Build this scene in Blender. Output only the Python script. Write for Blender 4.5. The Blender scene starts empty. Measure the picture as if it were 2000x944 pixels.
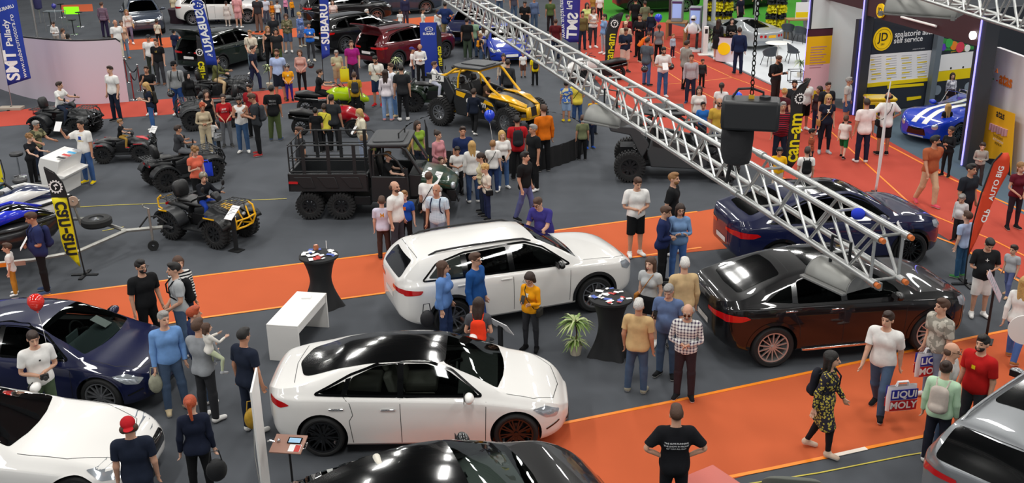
import bpy, bmesh, math, random
import numpy as np
from mathutils import Vector, Matrix
from mathutils.bvhtree import BVHTree
PI = math.pi; D_ = math.radians
SC = bpy.context.scene
COL = SC.collection
random.seed(7)
# ---------------------------------------------------------------- camera, world, lights, exposure
F_PX, PITCH, ROLL, CAM_H = 2026.5,0.358856,-0.01671,8.43
cp_, sp_ = math.cos(PITCH), math.sin(PITCH)
_R = Vector((1,0,0)); FWD = Vector((0, cp_, -sp_)); _U = Vector((0, sp_, cp_))
RIGHT = _R * math.cos(ROLL) + _U * math.sin(ROLL)
UP = _U * math.cos(ROLL) - _R * math.sin(ROLL)
cam = bpy.data.cameras.new('camera'); camo = bpy.data.objects.new('camera', cam); COL.objects.link(camo)
cam.sensor_width = 36; cam.lens = 36 * F_PX / 2000; cam.clip_start = 0.1; cam.clip_end = 400
camo.matrix_world = Matrix(((RIGHT.x, UP.x, -FWD.x, 0),(RIGHT.y, UP.y, -FWD.y, 0),(RIGHT.z, UP.z, -FWD.z, CAM_H),(0,0,0,1)))
SC.camera = camo
SC.view_settings.view_transform = 'Standard'; SC.view_settings.look = 'None'
SC.view_settings.gamma = 1; SC.view_settings.use_curve_mapping = False
SC.view_settings.exposure = 0.0
w = bpy.data.worlds.new('hall_air'); SC.world = w; w.use_nodes = True
w.node_tree.nodes['Background'].inputs[0].default_value = (0.93,0.96,1.0,1)
w.node_tree.nodes['Background'].inputs[1].default_value = 0.31
def area_light(name, loc, sx, sy, power, color=(1,1,1), rot=(0,0,0)):
 l = bpy.data.lights.new(name, 'AREA'); l.shape = 'RECTANGLE'; l.size = sx; l.size_y = sy
 l.energy = power; l.color = color
 o = bpy.data.objects.new(name, l); COL.objects.link(o); o.location = loc; o.rotation_euler = rot
 return o
for i in range(5):                       # rows of roof lights high over the hall
 for j in range(6):
  area_light('roof_light', (-26 + 13 * i, 4 + 13 * j, 17.0),1.1,7.0,890,(1.0,0.985,0.95))
area_light('hall_daylight', (-34,16,13),2.5,46,1300,(0.97,0.985,1.0),(0, math.radians(-62),0))
area_light('hall_daylight', (0,-16,14),60,2.5,1900,(1.0,0.99,0.97),(math.radians(52),0,0))
def ray(u, v):
 return FWD * F_PX + RIGHT * (u - 1000) + UP * (472 - v)
def at(u, v, z=0.0):
 """the place seen at pixel (u, v) of the photograph, on the level z"""
 d = ray(u, v); t = (z - CAM_H) / d.z
 return Vector((d.x * t, d.y * t, z))
def at_y(u, v, y):
 d = ray(u, v); t = y / d.y
 return Vector((d.x * t, y, CAM_H + d.z * t))
def project(p):
 d = Vector(p) - Vector((0,0, CAM_H)); z = d.dot(FWD)
 return 1000 + F_PX * d.dot(RIGHT) / z, 472 - F_PX * d.dot(UP) / z
# ---------------------------------------------------------------- materials
MATS = {}
def lin(c):
 if isinstance(c, str):
  c = c.lstrip('#'); c = [int(c[i:i + 2],16) / 255 for i in (0,2,4)]
  return tuple(((x + .055) / 1.055) ** 2.4 if x > .04045 else x / 12.92 for x in c)
 return tuple(c)
def mat(name, color='#808080', rough=.5, metal=0., coat=0., noise=0., nscale=40., bump=0., bscale=None, emit=None, estr=0., spec=.5, sheen=0.):
 if name in MATS: return MATS[name]
 m = bpy.data.materials.new(name); MATS[name] = m; m.use_nodes = True
 nt = m.node_tree; b = nt.nodes['Principled BSDF']; c = lin(color)
 b.inputs['Base Color'].default_value = (*c, 1); b.inputs['Roughness'].default_value = rough
 b.inputs['Metallic'].default_value = metal; b.inputs['Coat Weight'].default_value = coat
 b.inputs['Coat Roughness'].default_value = .03; b.inputs['Specular IOR Level'].default_value = spec
 if sheen: b.inputs['Sheen Weight'].default_value = sheen
 if emit: b.inputs['Emission Color'].default_value = (*lin(emit),1); b.inputs['Emission Strength'].default_value = estr
 if noise or bump:
  tc = nt.nodes.new('ShaderNodeTexCoord')
  n = nt.nodes.new('ShaderNodeTexNoise'); n.inputs['Scale'].default_value = nscale; n.inputs['Detail'].default_value = 4
  nt.links.new(tc.outputs['Object'], n.inputs['Vector'])
  if noise:
   r = nt.nodes.new('ShaderNodeValToRGB'); nt.links.new(n.outputs['Fac'], r.inputs[0])
   r.color_ramp.elements[0].position = .3; r.color_ramp.elements[1].position = .7
   r.color_ramp.elements[0].color = (*[x * (1 - noise) for x in c],1)
   r.color_ramp.elements[1].color = (*[min(1, x * (1 + noise)) for x in c],1)
   nt.links.new(r.outputs[0], b.inputs['Base Color'])
  if bump:
   bp = nt.nodes.new('ShaderNodeBump'); bp.inputs['Strength'].default_value = bump; bp.inputs['Distance'].default_value = .01
   n2 = n
   if bscale:
    n2 = nt.nodes.new('ShaderNodeTexNoise'); n2.inputs['Scale'].default_value = bscale
    nt.links.new(tc.outputs['Object'], n2.inputs['Vector'])
   nt.links.new(n2.outputs['Fac'], bp.inputs['Height']); nt.links.new(bp.outputs[0], b.inputs['Normal'])
 return m
def glass(name, tint=(.25,.28,.28), clear=.75, gl=1.0):
 if name in MATS: return MATS[name]
 m = bpy.data.materials.new(name); MATS[name] = m; m.use_nodes = True
 nt = m.node_tree; nt.nodes.clear(); N = nt.nodes.new; K = nt.links.new
 out = N('ShaderNodeOutputMaterial'); tr = N('ShaderNodeBsdfTransparent'); gs = N('ShaderNodeBsdfGlossy')
 gs.inputs['Roughness'].default_value = .03; gs.inputs['Color'].default_value = (.9 * gl, .93 * gl, .93 * gl, 1)
 tr.inputs['Color'].default_value = (*[t * clear for t in tint],1)
 fr = N('ShaderNodeFresnel'); fr.inputs[0].default_value = 1.5; mx = N('ShaderNodeMixShader')
 K(fr.outputs[0], mx.inputs[0]); K(tr.outputs[0], mx.inputs[1]); K(gs.outputs[0], mx.inputs[2]); K(mx.outputs[0], out.inputs[0])
 return m
def paint(name, color, metal=0., spec=.25):
 return mat(name, color, rough=.35, metal=metal, coat=1.0, spec=spec)
BLACKP = mat('black_plastic', '#17181a', rough=.55)
BLACKG = mat('gloss_black', '#08090a', rough=.12, coat=.6)
RUBBER = mat('tyre_rubber', '#191a1b', rough=.75, noise=.2, nscale=60)
CHROME = mat('chrome', '#d9dadb', rough=.12, metal=1)
STEEL = mat('aluminium', '#b9bab8', rough=.34, metal=.85, noise=.08, nscale=12)
DKSTEEL = mat('dark_metal', '#2a2b2d', rough=.42, metal=.6)
WHITEM = mat('white_lacquer', '#eceae6', rough=.4)
PAPER = mat('white_paper', '#f0efee', rough=.7)
YEL = mat('signal_yellow', '#f2d400', rough=.45)
LEATHER = mat('black_vinyl', '#1b1b1c', rough=.42, bump=.15, nscale=90)
REDL = mat('red_lens', '#c01014', rough=.12, coat=1)
CLEARL = mat('lamp_lens', '#b8bfc6', rough=.1, metal=.5, coat=1)
ORANGEL = mat('orange_lens', '#f0821a', rough=.3, coat=1)
# ---------------------------------------------------------------- mesh tools
class MB:
 """collects shapes into one mesh"""
 def __init__(s): s.v = []; s.f = []; s.m = []
 def add(s, vs, fs, mi=0, M=None):
  o = len(s.v)
  s.v += [tuple(M @ Vector(p)) for p in vs] if M is not None else [tuple(p) for p in vs]
  s.f += [tuple(i + o for i in f) for f in fs]; s.m += [mi] * len(fs); return s
 def box(s, x0, x1, y0, y1, z0, z1, mi=0, M=None):
  v = [(x, y, z) for z in (z0, z1) for y in (y0, y1) for x in (x0, x1)]
  return s.add(v, [(0,2,3,1),(4,5,7,6),(0,1,5,4),(2,6,7,3),(0,4,6,2),(1,3,7,5)], mi, M)
 def cyl(s, a, b, r0, r1=None, n=12, mi=0, M=None, cap=True):
  a = Vector(a); b = Vector(b); r1 = r0 if r1 is None else r1
  q = (b - a).to_track_quat('Z', 'Y'); L = (b - a).length
  v = []
  for r, z in ((r0,0),(r1, L)):
   for i in range(n):
    t = 2 * PI * i / n; v.append(a + q @ Vector((r * math.cos(t), r * math.sin(t), z)))
  f = [(i, (i + 1) % n, n + (i + 1) % n, n + i) for i in range(n)]
  if cap: f += [tuple(range(n - 1,-1,-1)), tuple(range(n, 2 * n))]
  return s.add(v, f, mi, M)
 def tube(s, pts, r, n=8, mi=0, M=None, closed=False):
  P = [Vector(p) for p in pts]; k = len(P); v = []; nrm = None
  for i, p in enumerate(P):
   if closed: t = P[(i + 1) % k] - P[i - 1]
   else: t = (P[min(i + 1, k - 1)] - P[max(i - 1,0)])
   t.normalize()
   if nrm is None:
    nrm = t.orthogonal().normalized()
   nrm = (nrm - t * nrm.dot(t)).normalized(); b = t.cross(nrm)
   rr = r[i] if isinstance(r, (list, tuple)) else r
   v += [p + (nrm * math.cos(2 * PI * j / n) + b * math.sin(2 * PI * j / n)) * rr for j in range(n)]
  f = []
  for i in range(k if closed else k - 1):
   for j in range(n):
    a = i * n + j; b_ = i * n + (j + 1) % n; c = ((i + 1) % k) * n + (j + 1) % n; d = ((i + 1) % k) * n + j
    f.append((a, b_, c, d))
  if not closed: f += [tuple(range(n - 1,-1,-1)), tuple(range((k - 1) * n, k * n))]
  return s.add(v, f, mi, M)
 def lathe(s, prof, n=32, axis='Z', mi=0, M=None, c=(0,0,0)):
  v = []; f = []; k = len(prof)
  for i in range(n):
   t = 2 * PI * i / n
   for r, h in prof:
    x, y, z = r * math.cos(t), r * math.sin(t), h
    if axis == 'Y': x, y, z = x, z, y
    if axis == 'X': x, y, z = z, x, y
    v.append((x + c[0], y + c[1], z + c[2]))
  for i in range(n):
   for j in range(k - 1):
    a = i * k + j; b = ((i + 1) % n) * k + j
    f.append((a, b, b + 1, a + 1) if axis != 'Y' else (a, a + 1, b + 1, b))
  return s.add(v, f, mi, M)
 def prism(s, poly, d0, d1, axis='Y', mi=0, M=None):
  n = len(poly); v = []
  for d in (d0, d1):
   for a, b in poly: v.append({'Y': (a, d, b), 'Z': (a, b, d), 'X': (d, a, b)}[axis])
  f = [tuple(range(n)), tuple(range(2 * n - 1, n - 1,-1))] + [(i, n + i, n + (i + 1) % n, (i + 1) % n) for i in range(n)]
  return s.add(v, f, mi, M)
 def ball(s, c, r, n=12, mi=0, M=None, m=None):
  rx, ry, rz = r if isinstance(r, (tuple, list)) else (r, r, r); m = m or max(4, n // 2)
  v = [(c[0], c[1], c[2] - rz)]; f = []
  for i in range(1, m):
   a = -PI / 2 + PI * i / m
   for j in range(n):
    t = 2 * PI * j / n; v.append((c[0] + rx * math.cos(a) * math.cos(t), c[1] + ry * math.cos(a) * math.sin(t), c[2] + rz * math.sin(a)))
  v.append((c[0], c[1], c[2] + rz)); e = len(v) - 1
  for j in range(n):
   f.append((0,1 + (j + 1) % n, 1 + j)); f.append((e, e - n + j, e - n + (j + 1) % n))
  for i in range(m - 2):
   for j in range(n):
    a = 1 + i * n + j; b = 1 + i * n + (j + 1) % n; f.append((a, b, b + n, a + n))
  return s.add(v, f, mi, M)
 def grid(s, rows, mi=0, M=None, cu=False, cv=False):
  nu = len(rows); nv = len(rows[0]); v = [p for r in rows for p in r]; f = []
  for i in range(nu if cu else nu - 1):
   for j in range(nv if cv else nv - 1):
    a = i * nv + j; b = i * nv + (j + 1) % nv; c = ((i + 1) % nu) * nv + (j + 1) % nv; d = ((i + 1) % nu) * nv + j
    f.append((a, b, c, d))
  return s.add(v, f, mi, M)
 def build(s, name, mats, parent=None, smooth=40, bev=0, fixn=True, label=None):
  me = bpy.data.meshes.new(name); me.from_pydata(s.v, [], s.f)
  for m in (mats if isinstance(mats, (list, tuple)) else [mats]): me.materials.append(m)
  if any(s.m): me.polygons.foreach_set('material_index', s.m)
  if fixn:
   bm = bmesh.new(); bm.from_mesh(me); bmesh.ops.recalc_face_normals(bm, faces=bm.faces); bm.to_mesh(me); bm.free()
  return link_mesh(name, me, parent, smooth, bev, label)
def link_mesh(name, me, parent=None, smooth=40, bev=0, label=None):
 if smooth:
  me.polygons.foreach_set('use_smooth', [True] * len(me.polygons)); me.set_sharp_from_angle(angle=math.radians(smooth))
 me.update(); o = bpy.data.objects.new(name, me); COL.objects.link(o)
 if parent is not None: o.parent = parent
 if label: o['label'] = label
 if bev:
  b = o.modifiers.new('bevel', 'BEVEL'); b.width = bev; b.segments = 2; b.limit_method = 'ANGLE'; b.angle_limit = math.radians(50)
 return o
def tag(o, label=None, cat=None, group=None, kind=None):
 if label: o['label'] = label
 if cat: o['category'] = cat
 if group: o['group'] = group
 if kind: o['kind'] = kind
 return o
def thing(name, label, cat, loc=(0,0,0), rz=0., group=None):
 o = bpy.data.objects.new(name, None); COL.objects.link(o); o.location = loc; o.rotation_euler = (0,0, rz)
 o.empty_display_size = .2
 return tag(o, label, cat, group)
def struct(o): o['kind'] = 'structure'; return o
def copy_tree(o, parent=None):
 c = o.copy(); COL.objects.link(c)
 if parent is not None: c.parent = parent
 for ch in list(o.children): copy_tree(ch, c)
 return c
def TR(x=0, y=0, z=0, rx=0, ry=0, rz=0, s=1):
 from mathutils import Euler
 return Matrix.Translation((x, y, z)) @ Euler((rx, ry, rz)).to_matrix().to_4x4() @ Matrix.Diagonal((s, s, s, 1) if not isinstance(s, tuple) else (*s, 1))
def frame3(o, ex, ey):
 """matrix whose x runs along ex and y along ey, at o"""
 ex = Vector(ex).normalized(); ez = ex.cross(Vector(ey)).normalized(); ey = ez.cross(ex)
 return Matrix(((ex.x, ey.x, ez.x, o[0]),(ex.y, ey.y, ez.y, o[1]),(ex.z, ey.z, ez.z, o[2]),(0,0,0,1)))
_DG = bpy.context.evaluated_depsgraph_get
def text_mesh(s, size=1., bold=0., extrude=0.0, align='CENTER', spacing=1.0, shear=0.):
 cu = bpy.data.curves.new('lettering', 'FONT'); cu.body = s; cu.size = size; cu.offset = bold * size; cu.extrude = extrude
 cu.align_x = align; cu.align_y = 'CENTER'; cu.space_character = spacing; cu.resolution_u = 3; cu.shear = shear
 o = bpy.data.objects.new('lettering', cu); COL.objects.link(o)
 me = o.to_mesh(); vs = [tuple(v.co) for v in me.vertices]; fs = [tuple(p.vertices) for p in me.polygons]
 o.to_mesh_clear(); bpy.data.objects.remove(o); bpy.data.curves.remove(cu)
 return vs, fs
def text_on(mb, s, M, size=1., mi=0, **k):
 vs, fs = text_mesh(s, size, **k); mb.add(vs, fs, mi, M); return mb
def pchip(xs, ys, x):
 xs = np.array(xs, float); ys = np.array(ys, float); h = np.diff(xs); d = np.diff(ys) / h; m = np.zeros(len(xs))
 for i in range(1, len(xs) - 1):
  if d[i - 1] * d[i] > 0:
   w1 = 2 * h[i] + h[i - 1]; w2 = h[i] + 2 * h[i - 1]; m[i] = (w1 + w2) / (w1 / d[i - 1] + w2 / d[i])
 m[0], m[-1] = d[0], d[-1]
 x = np.clip(x, xs[0], xs[-1]); i = np.clip(np.searchsorted(xs, x) - 1,0, len(h) - 1); t = (x - xs[i]) / h[i]
 return ys[i] * (1 + 2 * t) * (1 - t) ** 2 + h[i] * m[i] * t * (1 - t) ** 2 + ys[i + 1] * t * t * (3 - 2 * t) + h[i] * m[i + 1] * t * t * (t - 1)
def crv(pts, x):
 return pchip([p[0] for p in pts],[p[1] for p in pts], x)
def round_poly(poly, r=.05, n=4):
 out = []; k = len(poly)
 for i in range(k):
  p = Vector(poly[i]); a = Vector(poly[i - 1]) - p; b = Vector(poly[(i + 1) % k]) - p
  d = min(r, a.length * .45, b.length * .45); s = p + a.normalized() * d; e = p + b.normalized() * d
  for j in range(n + 1):
   t = j / n; q = s * (1 - t) ** 2 + p * 2 * t * (1 - t) + e * t * t; out.append((q.x, q.y))
 return out
# ---------------------------------------------------------------- the hall: floor, carpets, tape
def carpet_mat(name, c, noise, big=0.12):
 m = mat(name, c, rough=.95, spec=.15)
 nt = m.node_tree; b = nt.nodes['Principled BSDF']; N = nt.nodes.new; K = nt.links.new; cl = lin(c)
 tc = N('ShaderNodeTexCoord'); n1 = N('ShaderNodeTexNoise'); n1.inputs['Scale'].default_value = 160; n1.inputs['Detail'].default_value = 2
 n2 = N('ShaderNodeTexNoise'); n2.inputs['Scale'].default_value = .55; n2.inputs['Detail'].default_value = 5; n2.inputs['Distortion'].default_value = 1.2
 K(tc.outputs['Object'], n1.inputs['Vector']); K(tc.outputs['Object'], n2.inputs['Vector'])
 mm = N('ShaderNodeMath'); mm.operation = 'MULTIPLY_ADD'; mm.inputs[1].default_value = noise; mm.inputs[2].default_value = 1 - noise / 2
 K(n1.outputs['Fac'], mm.inputs[0])
 m2 = N('ShaderNodeMath'); m2.operation = 'MULTIPLY_ADD'; m2.inputs[1].default_value = big * 2; m2.inputs[2].default_value = 1 - big
 K(n2.outputs['Fac'], m2.inputs[0])
 m3 = N('ShaderNodeMath'); m3.operation = 'MULTIPLY'; K(mm.outputs[0], m3.inputs[0]); K(m2.outputs[0], m3.inputs[1])
 vm = N('ShaderNodeVectorMath'); vm.operation = 'SCALE'; vm.inputs[0].default_value = cl; K(m3.outputs[0], vm.inputs['Scale'])
 K(vm.outputs[0], b.inputs['Base Color'])
 return m
GREYC = carpet_mat('grey_carpet', '#505358', .5,.28)
REDC = carpet_mat('red_carpet', '#b34a3c', .12,.10)
ORNC = carpet_mat('orange_red_carpet', '#c05c38', .12,.08)
GREENC = carpet_mat('green_carpet', '#3f8a2c', .3)
TAPE = mat('orange_tape', '#f58a1c', rough=.5); TAPEY = mat('yellow_tape', '#c8b848', rough=.5); TAPEW = mat('pale_tape', '#efe2d4', rough=.5)
fl = MB().box(-60,60,5,95,-.3,0).build('floor', GREYC); struct(fl)
def sheet(name, pts, m, z, kind='structure', th=.004, world=False):
 P = [(p[0], p[1]) if world else at(*p)[:2] for p in pts]
 o = MB().prism([(p[0], p[1]) for p in P], z - th, z, 'Z').build(name, m, smooth=0)
 struct(o); return o
def tape(name, pts, w=.05, m=None, z=.012):
 mb = MB(); P = [Vector(at(*p)[:2]) for p in pts]
 for a, b in zip(P, P[1:]):
  d = (b - a).normalized(); n = Vector((-d.y, d.x)) * w / 2
  mb.prism([tuple(a - n), tuple(b - n), tuple(b + n), tuple(a + n)], z - .005, z, 'Z')
 return struct(mb.build(name, m or TAPE, smooth=0))
sheet('floor_carpet', [(-300,630),(94,578),(400,539),(740,497),(1362,414),(1420,404),(1420,486),(1210,507),(752,573),(400,621),(-300,733)], ORNC, .006)
sheet('floor_carpet', [(700,922),(1000,849),(1310,786),(1730,697),(1900,660),(2060,628),(2100,790),(1840,846),(1500,918),(1160,1010)], ORNC, .006)
sheet('floor_carpet', [(1080,-40),(1270,-40),(1290,42),(1370,62),(1377,108),(1560,192),(1700,228),(1830,318),(2060,418),(2080,590),(1870,480),(1830,455),(1560,360),(1230,235),(1150,140)], REDC, .0065)
tape('trim_1', [(-300,630),(94,578),(400,539),(740,497),(1362,414)],.07)
tape('trim_2', [(-300,733),(400,621),(752,573),(1210,507),(1370,484)],.07)
tape('trim_3', [(900,873),(1080,832),(1310,786),(1730,697),(1900,660),(2060,628)],.07)
tape('trim_4', [(1300,978),(1415,935),(1500,918),(1620,893)],.07)
tape('trim_4', [(1690,877),(1840,846),(2060,806)],.07)
tape('trim_5', [(1617,894),(1692,877)],.08, TAPEW, .013)
tape('trim_6', [(1370,961),(1600,925),(1770,891),(1900,870)],.025, TAPEY)
tape('trim_7', [(560,389),(230,401),(100,408)],.03, TAPEY)
tape('trim_8', [(200,452),(242,444)],.03, TAPEY)
tape('trim_9', [(1230,235),(1560,360),(1870,480),(2060,590)],.07)
tape('trim_10', [(1694,263),(1862,352),(2060,440)],.07)
tape('trim_11', [(1290,88),(1374,126),(1430,152),(1560,220),(1612,248),(1787,407),(1940,470),(2060,530)][3:],.05)
tape('trim_12', [(1290,88),(1374,126),(1430,152),(1520,184)],.05, mat('gold_tape', '#e0892e', rough=.5))
tape('trim_13', [(1303,141),(1340,165),(1400,195)],.05, MATS['gold_tape'])
tape('trim_14', [(1303,165),(1380,158),(1430,152)],.05, MATS['gold_tape'])
sheet('floor_carpet', [(-200,240),(110,207),(300,196),(660,165),(800,152),(812,178),(560,202),(330,224),(200,233),(-200,262)], REDC, .006)
sheet('floor_carpet', [(200,84),(245,78),(420,68),(700,45),(820,34),(880,30),(900,50),(700,62),(420,86),(200,102)], ORNC, .006)
sheet('floor_carpet', [(120,10),(180,8),(182,22),(120,24)], ORNC, .006)
sheet('floor_carpet', [(800,42),(840,40),(860,60),(800,60)], ORNC, .007)
sheet('floor_carpet', [(1165,-60),(1560,-60),(1570,60),(1398,44),(1280,44),(1180,40)], GREENC, .008)
mb = MB(); P = [at(*p) for p in [(1376,104),(1600,210),(1600,92),(1440,60),(1382,70)]]
mb.prism([(p.x, p.y) for p in P],0,.05, 'Z', 0)
struct(mb.build('floor_platform', mat('white_floor', '#e2e6ea', rough=.35)))
sheet('floor_carpet', [(1640,190),(1700,256),(1862,346),(2000,420),(2000,150),(1700,120)], carpet_mat('blue_grey_carpet', '#566672', .3),.007)
# ---- high roof over the hall: dark sheeting and beams, above the lights
mb = MB().box(-60,60,-25,95,19,19.3)
for y in range(-20,95,8): mb.box(-60,60, y - .2, y + .2,17.8,18.9)
for x in range(-56,60,14): mb.box(x - .15, x + .15,-25,95,18.2,18.9)
struct(mb.build('ceiling', mat('roof_sheeting', '#2b2c2e', rough=.8), smooth=0))
# ---------------------------------------------------------------- stands on the right
def zrow(P, v):
 lo, hi = 0., 14.
 for _ in range(40):
  m = (lo + hi) / 2
  if project((P[0], P[1], m))[1] > v: lo = m
  else: hi = m
 return lo
def on_plane(A, Bq, u, v):
 """the place seen at (u, v) on the upright plane through the ground points A and Bq"""
 n = Vector((-(Bq.y - A.y), Bq.x - A.x, 0)); d = ray(u, v); o = Vector((0,0, CAM_H)); t = (Vector((A.x, A.y, 0)) - o).dot(n) / d.dot(n); return o + d * t
def wallmesh(A, Bq, z0, z1, th, mi=0, mb=None):
 mb = mb or MB(); d = (Vector((Bq.x - A.x, Bq.y - A.y, 0))); L = d.length; M = frame3((A.x, A.y, 0), d, (-d.y, d.x, 0)); return mb.box(0, L, 0, th, z0, z1, mi, M)
LED = mat('led_tube', '#8f86ff', emit='#8a84ff', estr=2.2); TOWER = mat('anthracite_panel', '#2e3238', rough=.45); PLUM = mat('plum_fascia', '#40262b', rough=.5)
T1 = at(1667,226); T2 = at(1879,325); T0 = at(1570,160)
dT = (T2 - T1).normalized(); nT = Vector((-dT.y, dT.x, 0))
if nT.y < 0: nT = -nT
def tower(P, top, nm, w=.32, dp=.5):
 mb = MB(); M = frame3((P.x, P.y, 0), dT, nT); mb.box(0, w, 0, dp, 0, top, 0, M); o = struct(mb.build(nm, TOWER, smooth=0))
 t = MB().box(-.035,.0,-.03,.02,.03, top, 0, M).build('led_tube', LED, o, smooth=0)
 return o
HT = zrow(T2,28); tower(T1, HT, 'trim_15', .15,.3); tower(T2, HT, 'trim_16', .2,.4); tower(T0, HT, 'trim_17', .12,.3)
zb = zrow(T2,92); mb = MB(); M = frame3((T1.x, T1.y, 0), dT, nT); L = (T2 - T1).length
mb.box(.02, L, .03,.22, zb, HT, 0, M); mb.box(-6.5,-.05,.03,.22, zb + .15, HT, 0, M)
hd = mb.build('wall_header', PLUM, smooth=0); struct(hd)
def plane_M(A, Bq, u, v, off=.0):
 """frame on an upright wall at pixel (u, v): x along the wall to the right, y up"""
 d = (Bq - A); d.z = 0; d.normalize(); P = on_plane(A, Bq, u, v); n = d.cross(Vector((0,0,1))); return frame3(P + n * off, d, (0,0,1))
JD = mat('sign_yellow', '#f0c400', rough=.45, emit='#f0c400', estr=.15); INK = mat('ink', '#191b20', rough=.6); WINK = mat('white_ink', '#f2f2f0', rough=.6)
Mh = plane_M(T1, T2,1722,21,.02); L1 = MB(); L1.cyl(Mh @ Vector((0,0,-.03)), Mh @ Vector((0,0,.04)),.22, n=32); sg = L1.build('roundel_sign', JD); tag(sg, 'round yellow sign with letters JD on the plum fascia', 'sign')
text_on(MB(), 'JD', Mh @ TR(0,0,.045),.24, bold=.02).build('lettering', INK, sg, smooth=0)
Mh = plane_M(T1, T2,1902,69,.02); tag(MB().cyl(Mh @ Vector((0,0,-.03)), Mh @ Vector((0,0,.05)),.11, n=28).build('round_lamp', mat('lamp_face', '#ffffff', emit='#ffffff', estr=3)), 'round white lamp at the right end of the plum fascia', 'lamp')
p0, p1 = on_plane(T1, T2,1764,33), on_plane(T1, T2,1832,51); tag(MB().tube([p0 - nT * .06, p1 - nT * .06],.035).build('tube_lamp', WHITEM), 'slim white tube lamp on the plum fascia', 'lamp')
W0 = at(1688,222); W1 = at(1905,196); dw = (W1 - W0).normalized(); W0 = W0 - dw * .6; W1 = W1 + dw * 6; HW = zrow(at(1688,222),36)
mb = wallmesh(W0, W1,0, HW, .15); struct(mb.build('wall_back', mat('graphite_wall', '#2b2f36', rough=.6), smooth=0))
def quad_on(A, Bq, pts, off, th=.006, mb=None, mi=0):
 d = (Bq - A); d.z = 0; d.normalize(); n = d.cross(Vector((0,0,1))); P = [on_plane(A, Bq, *p) + n * off for p in pts]; k = len(P)
 mb = mb or MB(); mb.add(P + [p + n * th for p in P],[tuple(range(k)), tuple(range(2 * k - 1, k - 1,-1))] + [(i, (i + 1) % k, k + (i + 1) % k, k + i) for i in range(k)], mi); return mb
po = quad_on(W0, W1,[(1707,42),(1823,68),(1805,206),(1689,218)],.01).build('wall_poster', mat('poster_dark', '#272c35', rough=.5), smooth=0); tag(po, 'large dark poster with yellow roundel and rows of small print behind the yellow cart', 'poster')
quad_on(W0, W1,[(1698,107),(1819,98),(1811,158),(1691,169)],.018).build('white_panel', PAPER, po, smooth=0)
quad_on(W0, W1,[(1691,163),(1811,151),(1810,158),(1690,171)],.026).build('yellow_band', YEL, po, smooth=0)
q = quad_on(W0, W1,[(1732,167),(1803,162),(1803,167),(1732,173)],.026); quad_on(W0, W1,[(1770,190),(1798,187),(1798,192),(1770,197)],.026, mb=q); q.build('yellow_labels', YEL, po, smooth=0)
def ell(A, Bq, u, v, r, off, th=.01):
 M = plane_M(A, Bq, u, v, off); mb = MB(); mb.cyl(M @ Vector((0,0,-th)), M @ Vector((0,0, th)), r, n=40); return mb, M
m_, Mj = ell(W0, W1,1723,76,.385,.03); m_.build('roundel', JD, po); text_on(MB(), 'JD', Mj @ TR(0,.06,.02),.38, bold=.015).build('lettering', INK, po, smooth=0); text_on(MB(), 'S&S', Mj @ TR(0,-.17,.02),.10).build('lettering', INK, po, smooth=0)
mq = MB().tube([Mj @ Vector((.325 * math.cos(a),.325 * math.sin(a),.015)) for a in np.linspace(0,2 * PI, 40, endpoint=False)],.005,4, closed=True); mq.build('ring', INK, po)
ds = math.hypot(0,0)
for s_, u, v, sz in (('spalatorie auto', 1747,68,.27),('self service', 1745,80,.27)):
 text_on(MB(), s_, plane_M(W0, W1, u, v, .02), sz, bold=.012, align='LEFT').build('lettering', WINK, po, smooth=0)
text_on(MB(), 'programe de spalare', plane_M(W0, W1,1782,96,.02),.06, align='LEFT').build('lettering', WINK, po, smooth=0)
rr = random.Random(4); mb = MB()
for cx in range(4):
 for cy in range(5):
  u = 1700 + cx * 30 + rr.uniform(-2,2); v = 117 - cx * 1.5 + cy * 9.5; Mq = plane_M(W0, W1, u, v, .022); mb.box(0, rr.uniform(.12,.42),-.018,.018,0,.008,0, Mq)
mb.build('price_rows', YEL, po, smooth=0); mb = MB()
for cx in range(4):
 for cy in range(10): mb.box(0,.42,-.006,.006,0,.008,0, plane_M(W0, W1,1700 + cx * 30,112 - cx * 1.5 + cy * 4.6,.022))
mb.build('print_lines', mat('grey_ink', '#9a9ca2', rough=.7), po, smooth=0)
po2 = quad_on(W0, W1,[(1830,100),(1903,93),(1893,195),(1815,203)],.01).build('wall_poster', MATS['poster_dark'], smooth=0); tag(po2, 'dark and yellow price poster right of the grey post', 'poster')
quad_on(W0, W1,[(1829,108),(1901,100),(1897,133),(1825,141)],.018).build('white_panel', PAPER, po2, smooth=0); quad_on(W0, W1,[(1825,140),(1897,132),(1894,152),(1822,160)],.018).build('yellow_band', YEL, po2, smooth=0)
text_on(MB(), 'spalatorie auto self service', plane_M(W0, W1,1856,101,.02),.07, align='LEFT').build('lettering', YEL, po2, smooth=0)
for u, v in ((1828,136),(1856,133),(1880,131)): ell(W0, W1, u, v, .035,.025)[0].build('button', INK, po2)
for u, v in ((1829,176),(1890,170)): ell(W0, W1, u, v, .17,.03)[0].build('round_picture', mat('picture_grey', '#8b98a5', rough=.5), po2)
po3 = quad_on(W0, W1,[(1835,72),(1905,92),(1903,96),(1831,101)],.01).build('wall_picture', mat('mural_green', '#3d9a4a', rough=.6), smooth=0); tag(po3, 'colourful picture strip above the price poster', 'poster')
for k, (u, v, cc) in enumerate(((1842,92, '#6a3fc0'),(1862,89, '#f08a2a'),(1874,92, '#e04058'),(1888,94, '#f2f2ee'),(1852,84, '#40b050'))): ell(W0, W1, u, v, .12 + .03 * (k % 3),.02 + .004 * k)[0].build('colour_patch', mat('mural_' + str(k), cc, rough=.6), po3)
g = quad_on(W0, W1,[(1823,62),(1834,66),(1813,205),(1803,206)],.05,.2).build('trim_18', mat('grey_post', '#7d8890', rough=.4, metal=.4), smooth=0); struct(g)
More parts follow.
